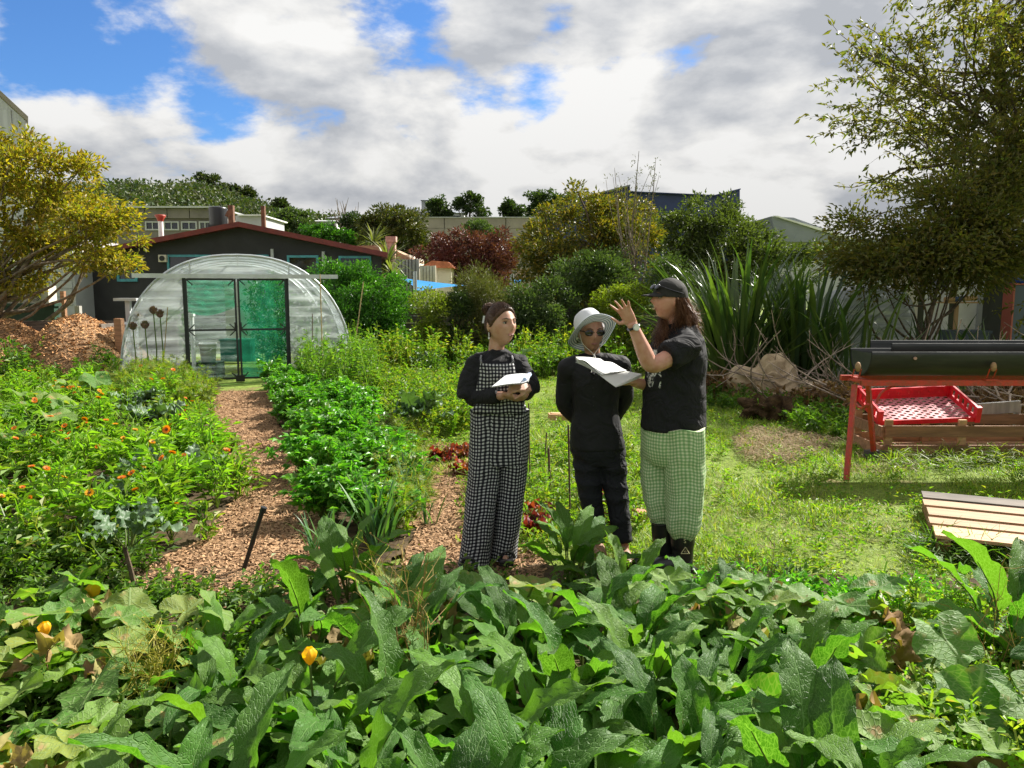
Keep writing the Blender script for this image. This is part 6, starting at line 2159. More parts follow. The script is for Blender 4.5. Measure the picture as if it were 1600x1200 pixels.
def sphere_dirs(nu, nv):
    th = np.linspace(.02, np.pi - .02, nv)
    ph = np.linspace(0, 2 * np.pi, nu, endpoint=False)
    return np.stack([np.sin(th)[:, None] * np.cos(ph), np.sin(th)[:, None] * np.sin(ph), np.repeat(np.cos(th)[:, None], nu, 1)], -1)


def head_np(mb, c, yaw, pitch, s=1.0, roll=0.0, mi=0, jaw=1.0):
    """a head, face towards -y before turning; returns the turning matrix"""
    nu, nv = 72, 56
    P = head_shape(sphere_dirs(nu, nv), jaw) * s
    M = np.array(Matrix.Rotation(yaw, 3, 'Z') @ Matrix.Rotation(pitch, 3, 'X') @ Matrix.Rotation(roll, 3, 'Y'))
    c = np.asarray(c, float)
    mb.grid(P @ M.T + c, mi, closed=True)
    for k in (0, nv - 1):
        ring = (P @ M.T + c)[k]
        i = np.arange(nu)
        mb.add(np.vstack([ring, ring.mean(0)]), np.stack([i, (i + 1) % nu, np.full(nu, nu)], 1), mi)
    for sx in (-1, 1):
        e = MB(); e.sphere((0, 0, 0), (.009, .020, .031), 12, 8)
        V = e.v[0] + np.array([sx * .076, .012, -.004])
        mb.add(V * s @ M.T + c, e.f[0], mi)
    return M


def hair_shell(c, M, s=1.0, line=.080, nape=-.075, thick=.09, ear=-.005):
    """a cap of hair over the skull, its edge along the hairline, sunk into the head over the face"""
    d = sphere_dirs(96, 72)
    P = head_shape(d)
    x, y, z = P[..., 0], P[..., 1], P[..., 2]
    sm = lambda v: np.clip((v + .006) / .012, 0, 1) ** 2 * (3 - 2 * np.clip((v + .006) / .012, 0, 1))
    h = np.maximum(sm(z - (line - 11 * x * x)), sm(y - (ear - .045 + np.clip(.045 - z, 0, .2) * .8))) * sm(z - nape)
    az = np.arctan2(d[..., 0], d[..., 2] + .3)
    f = .90 + h * (.10 + thick + .012 * np.sin(az * 46) + .008 * np.sin(az * 71 + y * 40))
    mb = MB()
    mb.grid((P * f[..., None] * s) @ M.T + np.asarray(c, float), closed=True)
    return mb


def shoulders(mb, neck, pts, r0=.056, r1=.064):
    for p in pts:
        n = np.asarray(neck, float); p = np.asarray(p, float)
        mb.tube([n, n + (p - n) * .5 + [0, 0, .006], p], [r0, (r0 + r1) / 2, r1], 14)
        mb.sphere(p, r1, 14, 10)


def face_parts(root, c, M, s=1.0, eyes=True, brow=M_BROW):
    c = np.asarray(c, float)
    f = lambda p: tuple(np.asarray(p, float) * s @ M.T + c)

    def put(name, mb, m, smooth=True, parent=root):
        mb.v = [v * s @ M.T + c for v in mb.v]
        return mb.build(name, m, parent, smooth)
    for sx in (-1, 1):
        if eyes:
            mb = MB(); mb.sphere((sx * .030, -.0745, .013), (.0135, .0095, .0048), 12, 8); e = put('eye', mb, M_EYEW)
            mb = MB(); mb.sphere((sx * .030, -.0815, .013), (.0058, .0042, .0048), 10, 6); put('iris', mb, M_IRIS, parent=e)
            mb = MB(); mb.tube([(sx * .014, -.083, .019), (sx * .03, -.0845, .0215), (sx * .046, -.076, .017)], [.0018, .0022, .0015], 5); put('eyelash', mb, M_BROW)
        mb = MB(); mb.tube([(sx * .013, -.092, .033), (sx * .030, -.0905, .039), (sx * .050, -.078, .034)], [.002, .003, .0015], 6); put('eyebrow', mb, brow)
    mb = MB(); mb.tube([(-.022, -.0845, -.0525), (-.010, -.0955, -.0495), (0, -.0975, -.051), (.010, -.0955, -.0495), (.022, -.0845, -.0525)], [.0012, .0028, .0028, .0028, .0012], 6)
    mb.tube([(-.018, -.0865, -.0545), (0, -.0955, -.058), (.018, -.0865, -.0545)], [.0012, .0032, .0012], 6)
    put('lips', mb, M_LIP)


def hand_np(mb, wrist, d, nrm, side, curl, spread=.18, s=1.0, thumb=.7, mi=0, curls=None):
    """palm along d, palm side faces nrm, thumb on side (+1: along d x nrm)"""
    d = np.asarray(d, float); d /= np.linalg.norm(d)
    nrm = np.asarray(nrm, float); nrm = nrm - nrm.dot(d) * d; nrm /= np.linalg.norm(nrm)
    b = np.cross(d, nrm) * side
    w = np.asarray(wrist, float)
    # palm: flattened tubes side by side
    for k in range(4):
        o_ = (1.5 - k) * .019 * s
        mb.tube([w + b * o_ * .6 - d * .01, w + b * o_ * .85 + d * .04 * s, w + b * o_ + d * .088 * s], np.array([.014, .015, .0115]) * s, 10, mi)
    lens = [.078, .088, .082, .064]
    for k in range(4):
        o_ = (1.5 - k) * .0195 * s
        p = w + b * o_ + d * .083 * s
        cu = curl if curls is None else curls[k]
        ang = 0.0
        dd = d * math.cos(spread * (1.5 - k)) + b * math.sin(spread * (1.5 - k))
        pts = [p]
        for j, f in enumerate((.45, .32, .23)):
            ang += cu * (.7, 1.0, .8)[j]
            v = dd * math.cos(ang) + nrm * math.sin(ang)
            pts.append(pts[-1] + v * lens[k] * f * s)
        mb.tube(pts, np.array([.0095, .0088, .0080, .0064]) * s, 8, mi)
        mb.sphere(pts[-1], .0064 * s, 8, 6, mi)
    p = w + b * .022 * s + d * .018 * s
    v1 = d * math.cos(thumb) + b * math.sin(thumb) + nrm * .35
    v1 /= np.linalg.norm(v1)
    v2 = d * .8 + b * .35 + nrm * .55 * (curl + .3)
    v2 /= np.linalg.norm(v2)
    mb.tube([p, p + v1 * .045 * s, p + v1 * .045 * s + v2 * .032 * s, p + v1 * .045 * s + v2 * .058 * s], np.array([.014, .011, .0095, .0075]) * s, 8, mi)
    mb.sphere(p + v1 * .045 * s + v2 * .058 * s, .0075 * s, 8, 6, mi)


def fuse(mb, name, m, parent, voxel=.0055, smooth=2, disp=None):
    """one continuous surface out of the overlapping shapes in mb"""
    me = mb.mesh(name + '_parts', m)
    tmp = link('tmp', me)
    md = tmp.modifiers.new('r', 'REMESH'); md.mode = 'VOXEL'; md.voxel_size = voxel; md.use_smooth_shade = True
    ms = tmp.modifiers.new('s', 'SMOOTH'); ms.factor = .5; ms.iterations = smooth
    dg = bpy.context.evaluated_depsgraph_get()
    out = bpy.data.meshes.new_from_object(tmp.evaluated_get(dg))
    bpy.data.objects.remove(tmp); bpy.data.meshes.remove(me)
    out.name = name
    if not out.materials:
        out.materials.append(m)
    n = len(out.vertices)
    if disp is not None:
        V = np.zeros(n * 3); out.vertices.foreach_get('co', V); V = V.reshape(-1, 3)
        N = np.zeros(n * 3); out.vertices.foreach_get('normal', N); N = N.reshape(-1, 3)
        out.vertices.foreach_set('co', (V + N * disp(V)[:, None]).ravel())
    out.polygons.foreach_set('use_smooth', np.ones(len(out.polygons), bool))
    out.update()
    return link(name, out, parent)


def folds(seed, amp, kx=(14, 14, 9)):
    r = np.random.default_rng(seed)
    K = r.normal(size=(6, 3)) * np.array(kx); ph = r.uniform(0, 6.28, 6)
    def f(V):
        q = sum(np.sin(V @ k + p + 1.5 * np.sin(V @ K[(i + 1) % 6] * .4)) for i, (k, p) in enumerate(zip(K, ph)))
        return amp * (1 - np.abs(q) / 3.0)
    return f


def strands(mb, roots, guides, rad, r, n=7, jit=.012, wave=.0, wf=18):
    for p0, g in zip(roots, guides):
        P, w = dense([p0] + list(g), np.full(len(g) + 1, rad), n)
        P += np.cumsum(r.normal(size=P.shape) * jit * .35, 0) * np.linspace(0, 1, n)[:, None]
        if wave:
            q = np.linspace(0, 1, n)
            ph = r.uniform(0, 6.28)
            P[:, 0] += wave * np.sin(q * wf + ph) * q; P[:, 1] += wave * np.cos(q * wf * .8 + ph) * q
        mb.tube(P, np.linspace(rad, rad * .45, n), 3, cap=False)


class Person:
    def __init__(self, label, px, py):
        b = gp(px, py)
        self.b = Vector((b.x, b.y, 0))
        self.root = thing('person', label, 'person', self.b)

    def L(self, px, py, dy=0.0):
        return np.array(at(px, py, self.b.y + dy) - self.b)


# ---------------------------------------------------------------- 1: checked dungarees
p1 = Person('person in black top and black white checked dungarees reading a booklet', 765, 884)
L, root = p1.L, p1.root
hc = L(783, 508.5, .01)
bd = MB()
HM = head_np(bd, hc, R(38), R(-3), 1.08)
bd.tube([L(778, 525, .03), L(775, 548, .03), L(776, 566, .03)], [.050, .048, .06], 14)
loft(bd, [(L(780, 720, .02), .13, .10), (L(780, 640, .02), .12, .09), (L(777, 595, .02), .11, .08), (L(776, 572, .02), .09, .06), (L(776, 560, .02), .05, .045)], 24)
sh = {-1: (L(745, 571, .02), L(735, 622, -.02), L(788, 618, -.20)), 1: (L(808, 569, .02), L(822, 612, -.03), L(818, 612, -.19))}
for k, (a, b_, c) in sh.items():
    limb_tube(bd, [a, (a + b_) / 2, b_, (b_ + c) / 2, c], [.048, .042, .036, .032, .024], 16, 12)
hand_np(bd, L(788, 617, -.20), (.95, -.20, -.22), (-.1, .5, .9), -1, .55, .06, .95, .5)
hand_np(bd, L(826, 606, -.20), (-.75, -.4, .12), (.1, .6, -.5), 1, .75, .05, .9, .6)
for k, (hx, kx, fx, fy, dy) in enumerate(((762, 752, 730, 872, -.03), (800, 796, 788, 862, .05))):
    limb_tube(bd, [L(hx, 700, .02), L(kx, 785, dy), L(fx + 6, 860, dy)], [.085, .055, .038], 14, 12)
    f0 = L(fx + 4, fy, dy)
    bd.tube([f0 + [0, .04, .01], f0 + [0, -.04, .0], f0 + [-.01, -.12, -.012]], [.03, .030, .016], 10)
fuse(bd, 'body', SKIN1, root)
face_parts(root, hc, HM, 1.08)
# shirt
cl = MB()
loft(cl, [(L(781, 690, .02), .155, .115), (L(780, 640, .02), .145, .105), (L(779, 605, .015), .155, .115), (L(777, 580, .02), .160, .110), (L(776, 563, .025), .135, .09), (L(776, 556, .03), .075, .062), (L(777, 550, .03), .060, .058), (L(777, 547, .03), .056, .054)], 32)
for k, (a, b_, c) in sh.items():
    w2 = c + (b_ - c) * .18
    limb_tube(cl, [a, (a + b_) / 2, b_, (b_ + w2) / 2, w2], [.058, .056, .048, .043, .036], 20, 14)
    e = a + (b_ - a) * .86
    limb_tube(cl, [a + [0, 0, .005], a + (e - a) * .25 + [k * .012, 0, .0], a + (e - a) * .62 + [k * .014, 0, 0], e + [k * .010, 0, 0], e + [k * .008, 0, -.012]], [.052, .064, .070, .076, .073], 18, 18)
shoulders(cl, L(776, 560, .03), (sh[-1][0], sh[1][0]))
fuse(cl, 'shirt', M_BLACKCL, root, .009, 2, folds(3, .011))
# dungarees
tr = MB()
loft(tr, [(L(783, 634, .02), .150, .122), (L(783, 652, .02), .158, .128), (L(782, 680, .02), .170, .135), (L(782, 705, .02), .174, .135), (L(782, 722, .02), .170, .13)], 60, fold=.010, seed=1, ubase=.15)
for sd, Q in ((2, [(761, 640, .104, .120), (761, 690, .106, .126), (759, 722, .104, .120), (755, 760, .100, .108), (750, 800, .096, .100), (746, 835, .094, .098), (742, 866, .096, .100), (740, 880, .098, .102)]),
              (3, [(804, 640, .092, .116), (803, 690, .092, .122), (801, 722, .092, .116), (799, 760, .090, .104), (795, 800, .085, .096), (791, 832, .082, .092), (787, 860, .084, .094), (786, 871, .086, .095)])):
    dyq = -.03 if sd == 2 else .05
    Q = [(L(a, b_, .02 + (dyq - .02) * i / 7), c, d_) for i, (a, b_, c, d_) in enumerate(Q)]
    zs = np.linspace(0, len(Q) - 1, 26)
    rings = []
    for z in zs:
        i = min(len(Q) - 2, int(z)); f = z - i
        rings.append((Q[i][0] * (1 - f) + Q[i + 1][0] * f, Q[i][1] * (1 - f) + Q[i + 1][1] * f, Q[i][2] * (1 - f) + Q[i + 1][2] * f))
    loft(tr, rings, 60, fold=.035, seed=sd, cap=(True, False), ubase=.10)
dg = tr.build('dungarees', G_BW, root, True)
# bib: panel curved round the chest
u = np.linspace(-1, 1, 15); v = np.linspace(0, 1, 14)
P = np.zeros((15, 14, 3)); uv = np.zeros((15, 14, 2))
for i, uu in enumerate(u):
    for j, vv in enumerate(v):
        c = L(780 - 3 * vv + uu * (40 - 15 * vv), 642 - 77 * vv, 0)
        P[i, j] = (c[0], .02 - math.sqrt(max(.01, 1 - (uu * .62) ** 2)) * (.142 - .016 * vv) - .004, c[2])
        uv[i, j] = (uu * (.155 - .05 * vv), vv * .30)
mb = MB(); mb.grid(P, 0, uv); bib = mb.build('bib', G_BW, dg, True)
so = bib.modifiers.new('t', 'SOLIDIFY'); so.thickness = .004
for pts in ([(752, 567, -.115), (751, 561, -.085), (752, 556, -.02), (755, 560, .06)], [(801, 567, -.115), (801, 561, -.09), (800, 556, -.02), (797, 560, .06)]):
    mb = MB(); Q = np.array([L(*q) for q in pts]); D, w = dense(Q, [.006] * 4, 30)
    w = .006 + .002 * np.sin(np.arange(30) * 1.7)
    mb.tube(D, w, 6); mb.build('strap', mat('strap_check%d' % len(bpy.data.materials), (.25, .25, .26), .8, col2=(.015, .015, .02), scale=40), dg)
for fx, fy, dy in ((730, 874, -.03), (790, 864, .05)):
    f0 = L(fx + 3, fy, dy)
    mb = MB()
    mb.box(f0 + [-.005, -.06, -.018 + .01], (.085, .25, .022)); mb.tube([f0 + [-.045, -.09, .0], f0 + [-.03, -.09, .035], f0 + [0, -.095, .045], f0 + [.03, -.09, .035], f0 + [.045, -.09, 0]], .010, 6)
    mb.build('sandal', M_BLACKP, root)
# hair: drawn back to a bun
hr = MB(); r = np.random.default_rng(5)
head = lambda p: np.asarray(p, float) * 1.08 @ HM.T + hc
hair = hair_shell(hc, HM, 1.08, .080, -.07, .12).build('hair', M_HAIRD, root, True)
bun = MB(); bun.sphere(head((-.004, .100, .090)), (.040, .040, .036), 16, 10)
for k in range(80):
    a = r.uniform(0, 6.28); b_ = r.uniform(0, 3.1)
    t_ = np.linspace(0, 2.2, 8)
    ax = rand_dirs(2, 0, r); e1 = ax[0]; e2 = np.cross(ax[0], ax[1]); e2 /= np.linalg.norm(e2)
    rr = r.uniform(.038, .046)
    bun.tube(np.array([head((-.004, .100, .090)) + (e1 * math.cos(q) + e2 * math.sin(q)) * rr for q in t_]), .0022, 4, cap=False)
dB = np.array([-.03, .74, .67])
for k in range(420):
    if k % 2:
        x = r.uniform(-.062, .062); d0 = np.array([x / .074, -.62 + abs(x) * 6, (.080 - 11 * x * x) / .115])
    else:
        sd_ = r.choice((-1, 1)); d0 = np.array([sd_ * .9, r.uniform(-.05, .9), r.uniform(-.5, .3)])
    t_ = np.linspace(0, 1, 9)[:, None]
    dd = d0 / np.linalg.norm(d0) * (1 - t_) + dB * t_ + np.sin(t_ * np.pi) * r.normal(size=3) * .05
    dd /= np.linalg.norm(dd, axis=1, keepdims=True)
    bun.tube(head(head_shape(dd) * (1.125 + .02 * r.random())), .0017, 3, cap=False)
for k in range(26):
    s0 = head((r.normal() * .03, .05 + r.random() * .04, .10)); strands(bun, [s0], [[s0 + [r.normal() * .02, r.normal() * .02, .02 + r.random() * .02], s0 + [r.normal() * .04, r.normal() * .03, .03 + .02 * r.random()]]], .0009, r, 6, .01)
bun.build('bun', M_HAIRD, hair, True)
mb = MB(); mb.box(head((-.05, .085, .035)), (.018, .02, .045), rot=(0, .2, .6)); mb.build('hair_claw', M_LGREY, hair)
mb = MB(); e0 = head((-.080, .008, -.036)); mb.tube([e0, e0 + [0, 0, -.03]], .002, 5); mb.sphere(e0 + [0, 0, -.035], .006, 8, 6); mb.build('earring', M_WHITE, root)
# booklet
u = np.linspace(0, 1, 16); v = np.linspace(0, 1, 8)
A, B, C_, D_ = at(768, 606, p1.b.y - .30), at(826, 600, p1.b.y - .36), at(830, 586, p1.b.y - .16), at(790, 588, p1.b.y - .12)
mb = MB(); P = np.zeros((16, 8, 3))
for lay in range(4):
    for i, uu in enumerate(u):
        for j, vv in enumerate(v):
            q = A.lerp(B, uu).lerp(D_.lerp(C_, uu), vv)
            P[i, j] = (q.x, q.y, q.z + .006 * math.sin(uu * 3.1) + .012 * (uu > .8) * ((uu - .8) / .2) ** 2 + lay * .0022)
    mb.grid(P.copy(), 0 if lay < 3 else 1)
def print_mat(name, base, ink, sc):
    m, t = newmat(name)
    tc = t.n('TexCoord')
    w = t.n('TexWave', {'Vector': tc.outputs['Object'], 'Scale': sc, 'Distortion': 0.0}, bands_direction='Y')
    n_ = t.n('TexNoise', {'Vector': tc.outputs['Object'], 'Scale': 90.0, 'Detail': 2.0})
    f = t.math('MULTIPLY', t.maprange(w.outputs['Fac'], .6, .8), t.maprange(n_.outputs[0], .45, .55))
    finish(t, t.n('BsdfPrincipled', {'Base Color': t.mix(f, base, ink), 'Roughness': .7}))
    return m


bk_ = mb.build('booklet', [M_PAPER, print_mat('printed_page', (.70, .71, .72), (.22, .24, .30), 30)], None, True)
tag(bk_, 'open printed booklet held by the person in checked dungarees', 'booklet')
mb = MB(); c0 = B.lerp(C_, .45); mb.tube([c0 + Vector((-.03, -.05, .006)), c0 + Vector((.0, .07, .022))], .013, 10)
mb.build('rolled_page', mat('pale_blue_page', (.40, .50, .72), .7), bk_, True)

# ---------------------------------------------------------------- 2: black clothes, sun hat
p2 = Person('person in black with striped sun hat and hands behind the back', 945, 874)
L, root = p2.L, p2.root
hc = L(923, 519, .02)
bd = MB()
HM = head_np(bd, hc, R(10), R(8), 1.03)
bd.tube([L(924, 533, .05), L(926, 556, .06), L(927, 574, .05)], [.050, .048, .065], 14)
loft(bd, [(L(932, 720, .05), .13, .10), (L(930, 640, .05), .12, .09), (L(929, 600, .05), .11, .08), (L(928, 580, .05), .09, .06), (L(927, 566, .05), .05, .05)], 24)
sh = {-1: (L(888, 577, .05), L(882, 632, .10), L(915, 668, .20)), 1: (L(968, 574, .05), L(977, 622, .12), L(950, 668, .20))}
for k, (a, b_, c) in sh.items():
    limb_tube(bd, [a, (a + b_) / 2, b_, (b_ + c) / 2, c], [.046, .04, .036, .032, .024], 16, 12)
    hand_np(bd, c, (-k * .7, .2, -.5), (0, 1, .2), k, .4, .08, .9)
legs = [((915, 700, .05), (922, 770, .04), (934, 842, .06)), ((953, 700, .05), (963, 770, .03), (974, 850, .0))]
for a, b_, c in legs:
    limb_tube(bd, [L(*a), L(*b_), L(*c)], [.08, .052, .036], 14, 12)
    f0 = L(c[0], c[1] + 18, c[2])
    bd.tube([L(*c), f0 + [0, .015, .03]], [.036, .04], 10)
    bd.tube([f0 + [0, .05, .018], f0 + [0, -.06, .02], f0 + [.005, -.17, .0]], [.036, .04, .022], 10)
fuse(bd, 'body', SKIN2, root)
face_parts(root, hc, HM, 1.03, eyes=False)
cl = MB()
loft(cl, [(L(934, 699, .05), .166, .130), (L(933, 690, .05), .166, .127), (L(932, 668, .05), .158, .122), (L(931, 640, .05), .138, .108), (L(930, 605, .045), .148, .114), (L(929, 582, .05), .160, .112), (L(928, 567, .055), .130, .09), (L(927, 561, .06), .082, .066)], 32)
for k, (a, b_, c) in sh.items():
    limb_tube(cl, [a, (a + b_) / 2, b_, (b_ + c) / 2, c], [.062, .058, .054, .048, .040], 20, 14)
shoulders(cl, L(928, 566, .055), (sh[-1][0] + [.004, 0, .004], sh[1][0] + [-.004, 0, .004]), .06, .07)
fuse(cl, 'top', M_BLACKJ, root, .009, 2, folds(7, .009))
mb = MB()   # open neck
for sx in (-1, 1):
    mb.tube([L(927, 585, -.075), L(927 + sx * 8, 571, -.035), L(927 + sx * 15, 558, .04)], .008, 6)
mb.build('collar', M_BLACKJ, root, True)
mb = MB(); mb.add([L(927, 584, -.073), L(935, 571, -.042), L(936, 561, -.02), L(918, 561, -.02), L(919, 571, -.042)], [[0, 1, 2, 3, 4]]); mb.build('neck_opening', SKIN2, root)
tr = MB()
loft(tr, [(L(933, 670, .05), .150, .115), (L(934, 690, .05), .158, .12), (L(934, 710, .05), .155, .115), (L(934, 724, .05), .14, .10)], 28)
for (a, b_, c), (ex, ey) in zip(legs, ((934, 838), (974, 846))):
    limb_tube(tr, [L(*a) + [0, 0, .05], L(*a), (L(*a) + L(*b_)) / 2, L(*b_), (L(*b_) + L(*c)) / 2, L(ex, ey, c[2])], [.095, .092, .083, .070, .060, .053], 24, 16)
fuse(tr, 'trousers', cloth_mat('black_trousers', (.010, .011, .014), .8), root, .009, 2, folds(9, .010, (9, 9, 24)))
for (a, b_, c) in legs:
    f0 = L(c[0], c[1] + 18, c[2])
    mb = MB(); mb.tube([f0 + [0, .05, .012], f0 + [0, -.05, .018], f0 + [.004, -.13, .010], f0 + [.005, -.18, .002]], [.040, .045, .042, .025], 12); mb.box(f0 + [0, -.06, -.012], (.085, .27, .02))
    mb.build('shoe', mat('tan_leather%d' % c[0], (.26, .14, .08), .55, var=.2), root, True)
mb = MB()
for k in range(4):
    mb.sphere(L(927, 592 + k * 14, -.076 - .0), .004, 8, 6)
mb.build('buttons', M_BLACKP, root)
# sunglasses
f = lambda p: np.asarray(p, float) * 1.03 @ HM.T + hc
mb = MB()
for sx in (-1, 1):
    e = MB(); e.sphere((0, 0, 0), (.031, .006, .019), 16, 8)
    mb.add((e.v[0] + [sx * .031, -.090, .012]) * 1.03 @ HM.T + hc, e.f[0])
    mb.tube([f((sx * .055, -.088, .018)), f((sx * .076, -.05, .018)), f((sx * .080, .01, .012))], .003, 6)
mb.tube([f((-.01, -.098, .016)), f((.01, -.098, .016))], .003, 6)
mb.build('sunglasses', mat('dark_lens', (.008, .008, .01), .08), root, True)
# hat: crown and wide brim thrown back
def hat_mat(under):
    m, t = newmat('hat_under' if under else 'hat_top')
    uv = t.n('UVMap'); s = t.n('SeparateXYZ', {0: uv.outputs[0]})
    if under:
        c = t.ramp(t.math('FRACT', t.math('MULTIPLY', s.outputs[1], 5.0)), [(0, (.70, .70, .66)), (.34, (.70, .70, .66)), (.36, (.05, .07, .12)), (.60, (.05, .07, .12)), (.62, (.38, .46, .5)), (1, (.38, .46, .5))], 'CONSTANT')
    else:
        n_ = t.n('TexNoise', {'Scale': 60.0, 'Detail': 3.0}); c = t.mix(n_.outputs[0], (.74, .75, .76), (.62, .65, .70))
    pr = t.n('BsdfPrincipled', {'Base Color': c, 'Roughness': .85})
    tl = t.n('BsdfTranslucent', {'Color': c})
    mx = t.n('MixShader', {0: .25}); t.t.links.new(pr.outputs[0], mx.inputs[1]); t.t.links.new(tl.outputs[0], mx.inputs[2])
    finish(t, mx)
    return m


HT, HU = hat_mat(False), hat_mat(True)
HX_ = np.array(Matrix.Rotation(R(10), 3, 'Z') @ Matrix.Rotation(R(-40), 3, 'X') @ Matrix.Rotation(R(-10), 3, 'Y'))
ho = L(924, 517, .01)
hat = link('sun_hat', None, root)
prof = [(.092, .0), (.092, .045), (.089, .088), (.076, .116), (.045, .130), (.001, .133)]
a = np.linspace(0, 2 * np.pi, 41)[:-1]
mb = MB(); P = np.array([[(q * math.cos(t_) * .96, q * math.sin(t_) * 1.1, z) for t_ in a] for q, z in prof]); mb.grid(P @ HX_.T + ho, closed=True); mb.build('crown', HT, hat, True)
bp_ = [(.088 + .075 * k / 6, -.022 * (k / 6) ** 1.1) for k in range(7)]
for nm, m_, dz in (('brim_top', HT, .002), ('brim_underside', HU, -.002)):
    P = np.array([[(q * math.cos(t_) * .97, q * math.sin(t_) * 1.06, z + dz + .014 * (k / 6) ** 2 * math.sin(t_ * 3 + 1) + .02 * (k / 6) * max(0, math.cos(t_ - 5.6))) for t_ in a] for k, (q, z) in enumerate(bp_)])
    uv = np.array([[(t_, k / 6) for t_ in a] for k in range(7)])
    mb = MB(); mb.grid(P @ HX_.T + ho, 0, uv, closed=True); mb.build(nm, m_, hat, True)
for sx in (-1, 1):
    mb = MB(); D, w = dense([f((sx * .078, .0, .03)), f((sx * .066, -.05, -.06)), f((0.005, -.075, -.118)), L(929 + sx * 2, 560, -.055), L(929 + sx * 5, 582, -.085)], [.0022] * 5, 22); mb.tube(D, w, 5); mb.build('chin_cord', M_PAPER, hat, True)
hr = MB(); r = np.random.default_rng(8)
for k in range(120):
    sx = 1 if k % 2 else -1
    p0 = f((sx * .07, r.uniform(.0, .06), .03)); strands(hr, [p0], [[f((sx * .082, r.uniform(.01, .06), -.02)), f((sx * .07, r.uniform(.02, .07), -.07))]], .0018, r, 6, .004)
hr.build('hair', M_HAIRD, root, True)
mb = MB(); mb.sphere(f((-.082, -.005, -.035)), .006, 10, 8); mb.build('earring', M_WHITE, root, True)

# ---------------------------------------------------------------- 3: cap, black T-shirt, green checked trousers
p3 = Person('person in black cap and green checked trousers talking with one hand raised', 1058, 894)
L, root = p3.L, p3.root
hc = L(1046, 469, .03)
bd = MB()
HM = head_np(bd, hc, R(-76), R(-3), 1.03)
bd.tube([L(1052, 488, .04), L(1058, 512, .05), L(1060, 530, .05)], [.055, .056, .07], 14)
loft(bd, [(L(1052, 720, .05), .14, .12), (L(1052, 640, .05), .13, .12), (L(1056, 570, .05), .13, .13), (L(1060, 535, .05), .10, .14), (L(1060, 518, .05), .06, .06)], 24)
aS, aE, aW = L(1073, 540, -.13), L(1017, 574, -.24), L(987, 505, -.26)
limb_tube(bd, [aS, (aS + aE) / 2 + [0, 0, -.008], aE, aE + (aW - aE) * .30, aE + (aW - aE) * .7, aW], [.056, .052, .046, .047, .036, .028], 22, 14)
d = (aW - aE) / np.linalg.norm(aW - aE)
hand_np(bd, aW, (-.50, -.08, .86), (-.25, -1, -.1), -1, .12, .25, .95, 1.15, curls=(.08, .22, .30, .42))
bS, bE, bW = L(1040, 548, .22), L(1030, 606, .18), L(990, 597, -.02)
limb_tube(bd, [bS, (bS + bE) / 2, bE, bE + (bW - bE) * .5, bW], [.054, .048, .044, .038, .028], 18, 14)
hand_np(bd, bW, (-.9, -.25, -.05), (.1, .25, .95), 1, .55, .06, 1.0, .5)
legs = [((1038, 690, .12), (1034, 765, .10), (1036, 850, .08)), ((1062, 690, -.03), (1068, 770, -.05), (1066, 860, -.02))]
for a, b_, c in legs:
    limb_tube(bd, [L(*a), L(*b_), L(*c)], [.09, .06, .045], 14, 12)
fuse(bd, 'body', SKIN3, root)
face_parts(root, hc, HM, 1.03, brow=mat('brown_brow', (.10, .05, .03), .8))
cl = MB()
loft(cl, [(L(1052, 668, .05), .186, .165), (L(1053, 655, .05), .186, .165), (L(1053, 620, .05), .176, .160), (L(1055, 585, .05), .172, .165), (L(1057, 555, .05), .165, .175), (L(1062, 530, .05), .140, .165), (L(1064, 515, .05), .095, .11), (L(1062, 508, .05), .072, .075)], 36)
for (a, b_) in ((aS, aE), (bS, bE)):
    e = a + (b_ - a) * .52
    limb_tube(cl, [a + [.03, .02, .02], a, a + (b_ - a) * .3, e, e + (b_ - a) * .03], [.075, .078, .080, .080, .076], 16, 18)
shoulders(cl, L(1062, 518, .05), (aS + [.0, .03, .012], bS + [.02, -.03, .012]), .07, .078)
fuse(cl, 't_shirt', M_BLACKCL, root, .009, 2, folds(13, .012, (9, 9, 16)))
# white print on the chest
def tee_print():
    m, t = newmat('white_shirt_print')
    uv = t.n('UVMap')
    nz = t.n('TexNoise', {'Vector': uv.outputs[0], 'Scale': 5.0, 'Detail': 5.0, 'Distortion': 2.0})
    s = t.n('SeparateXYZ', {0: uv.outputs[0]})
    f = t.maprange(nz.outputs[0], .47, .53)
    finish(t, t.n('BsdfPrincipled', {'Base Color': t.mix(f, (.02, .02, .022), (.55, .55, .54)), 'Roughness': .85}))
    return m


mb = MB()
P = np.zeros((14, 12, 3)); uv = np.zeros((14, 12, 2))
for i, uu in enumerate(np.linspace(0, 1, 14)):
    an = R(180 + 4 + 50 * uu)
    for j, vv in enumerate(np.linspace(0, 1, 12)):
        c = L(1056, 602 - 58 * vv, .05)
        e = 2 / 2.3
        P[i, j] = (c[0] + np.sign(math.cos(an)) * abs(math.cos(an)) ** e * .183, c[1] + np.sign(math.sin(an)) * abs(math.sin(an)) ** e * .178, c[2])
        uv[i, j] = (uu, vv)
mb.grid(P, 0, uv); mb.build('shirt_print', tee_print(), root, True)
def lettering(text, parent, loc, size, rot, m, name='lettering'):
    cu = bpy.data.curves.new(name, 'FONT'); cu.body = text; cu.size = size; cu.align_x = 'CENTER'; cu.extrude = .001
    cu.materials.append(m)
    tmp = link('tmp', cu)
    me = bpy.data.meshes.new_from_object(tmp.evaluated_get(bpy.context.evaluated_depsgraph_get()))
    bpy.data.objects.remove(tmp)
    return link(name, me, parent, loc=tuple(loc), rot=rot)


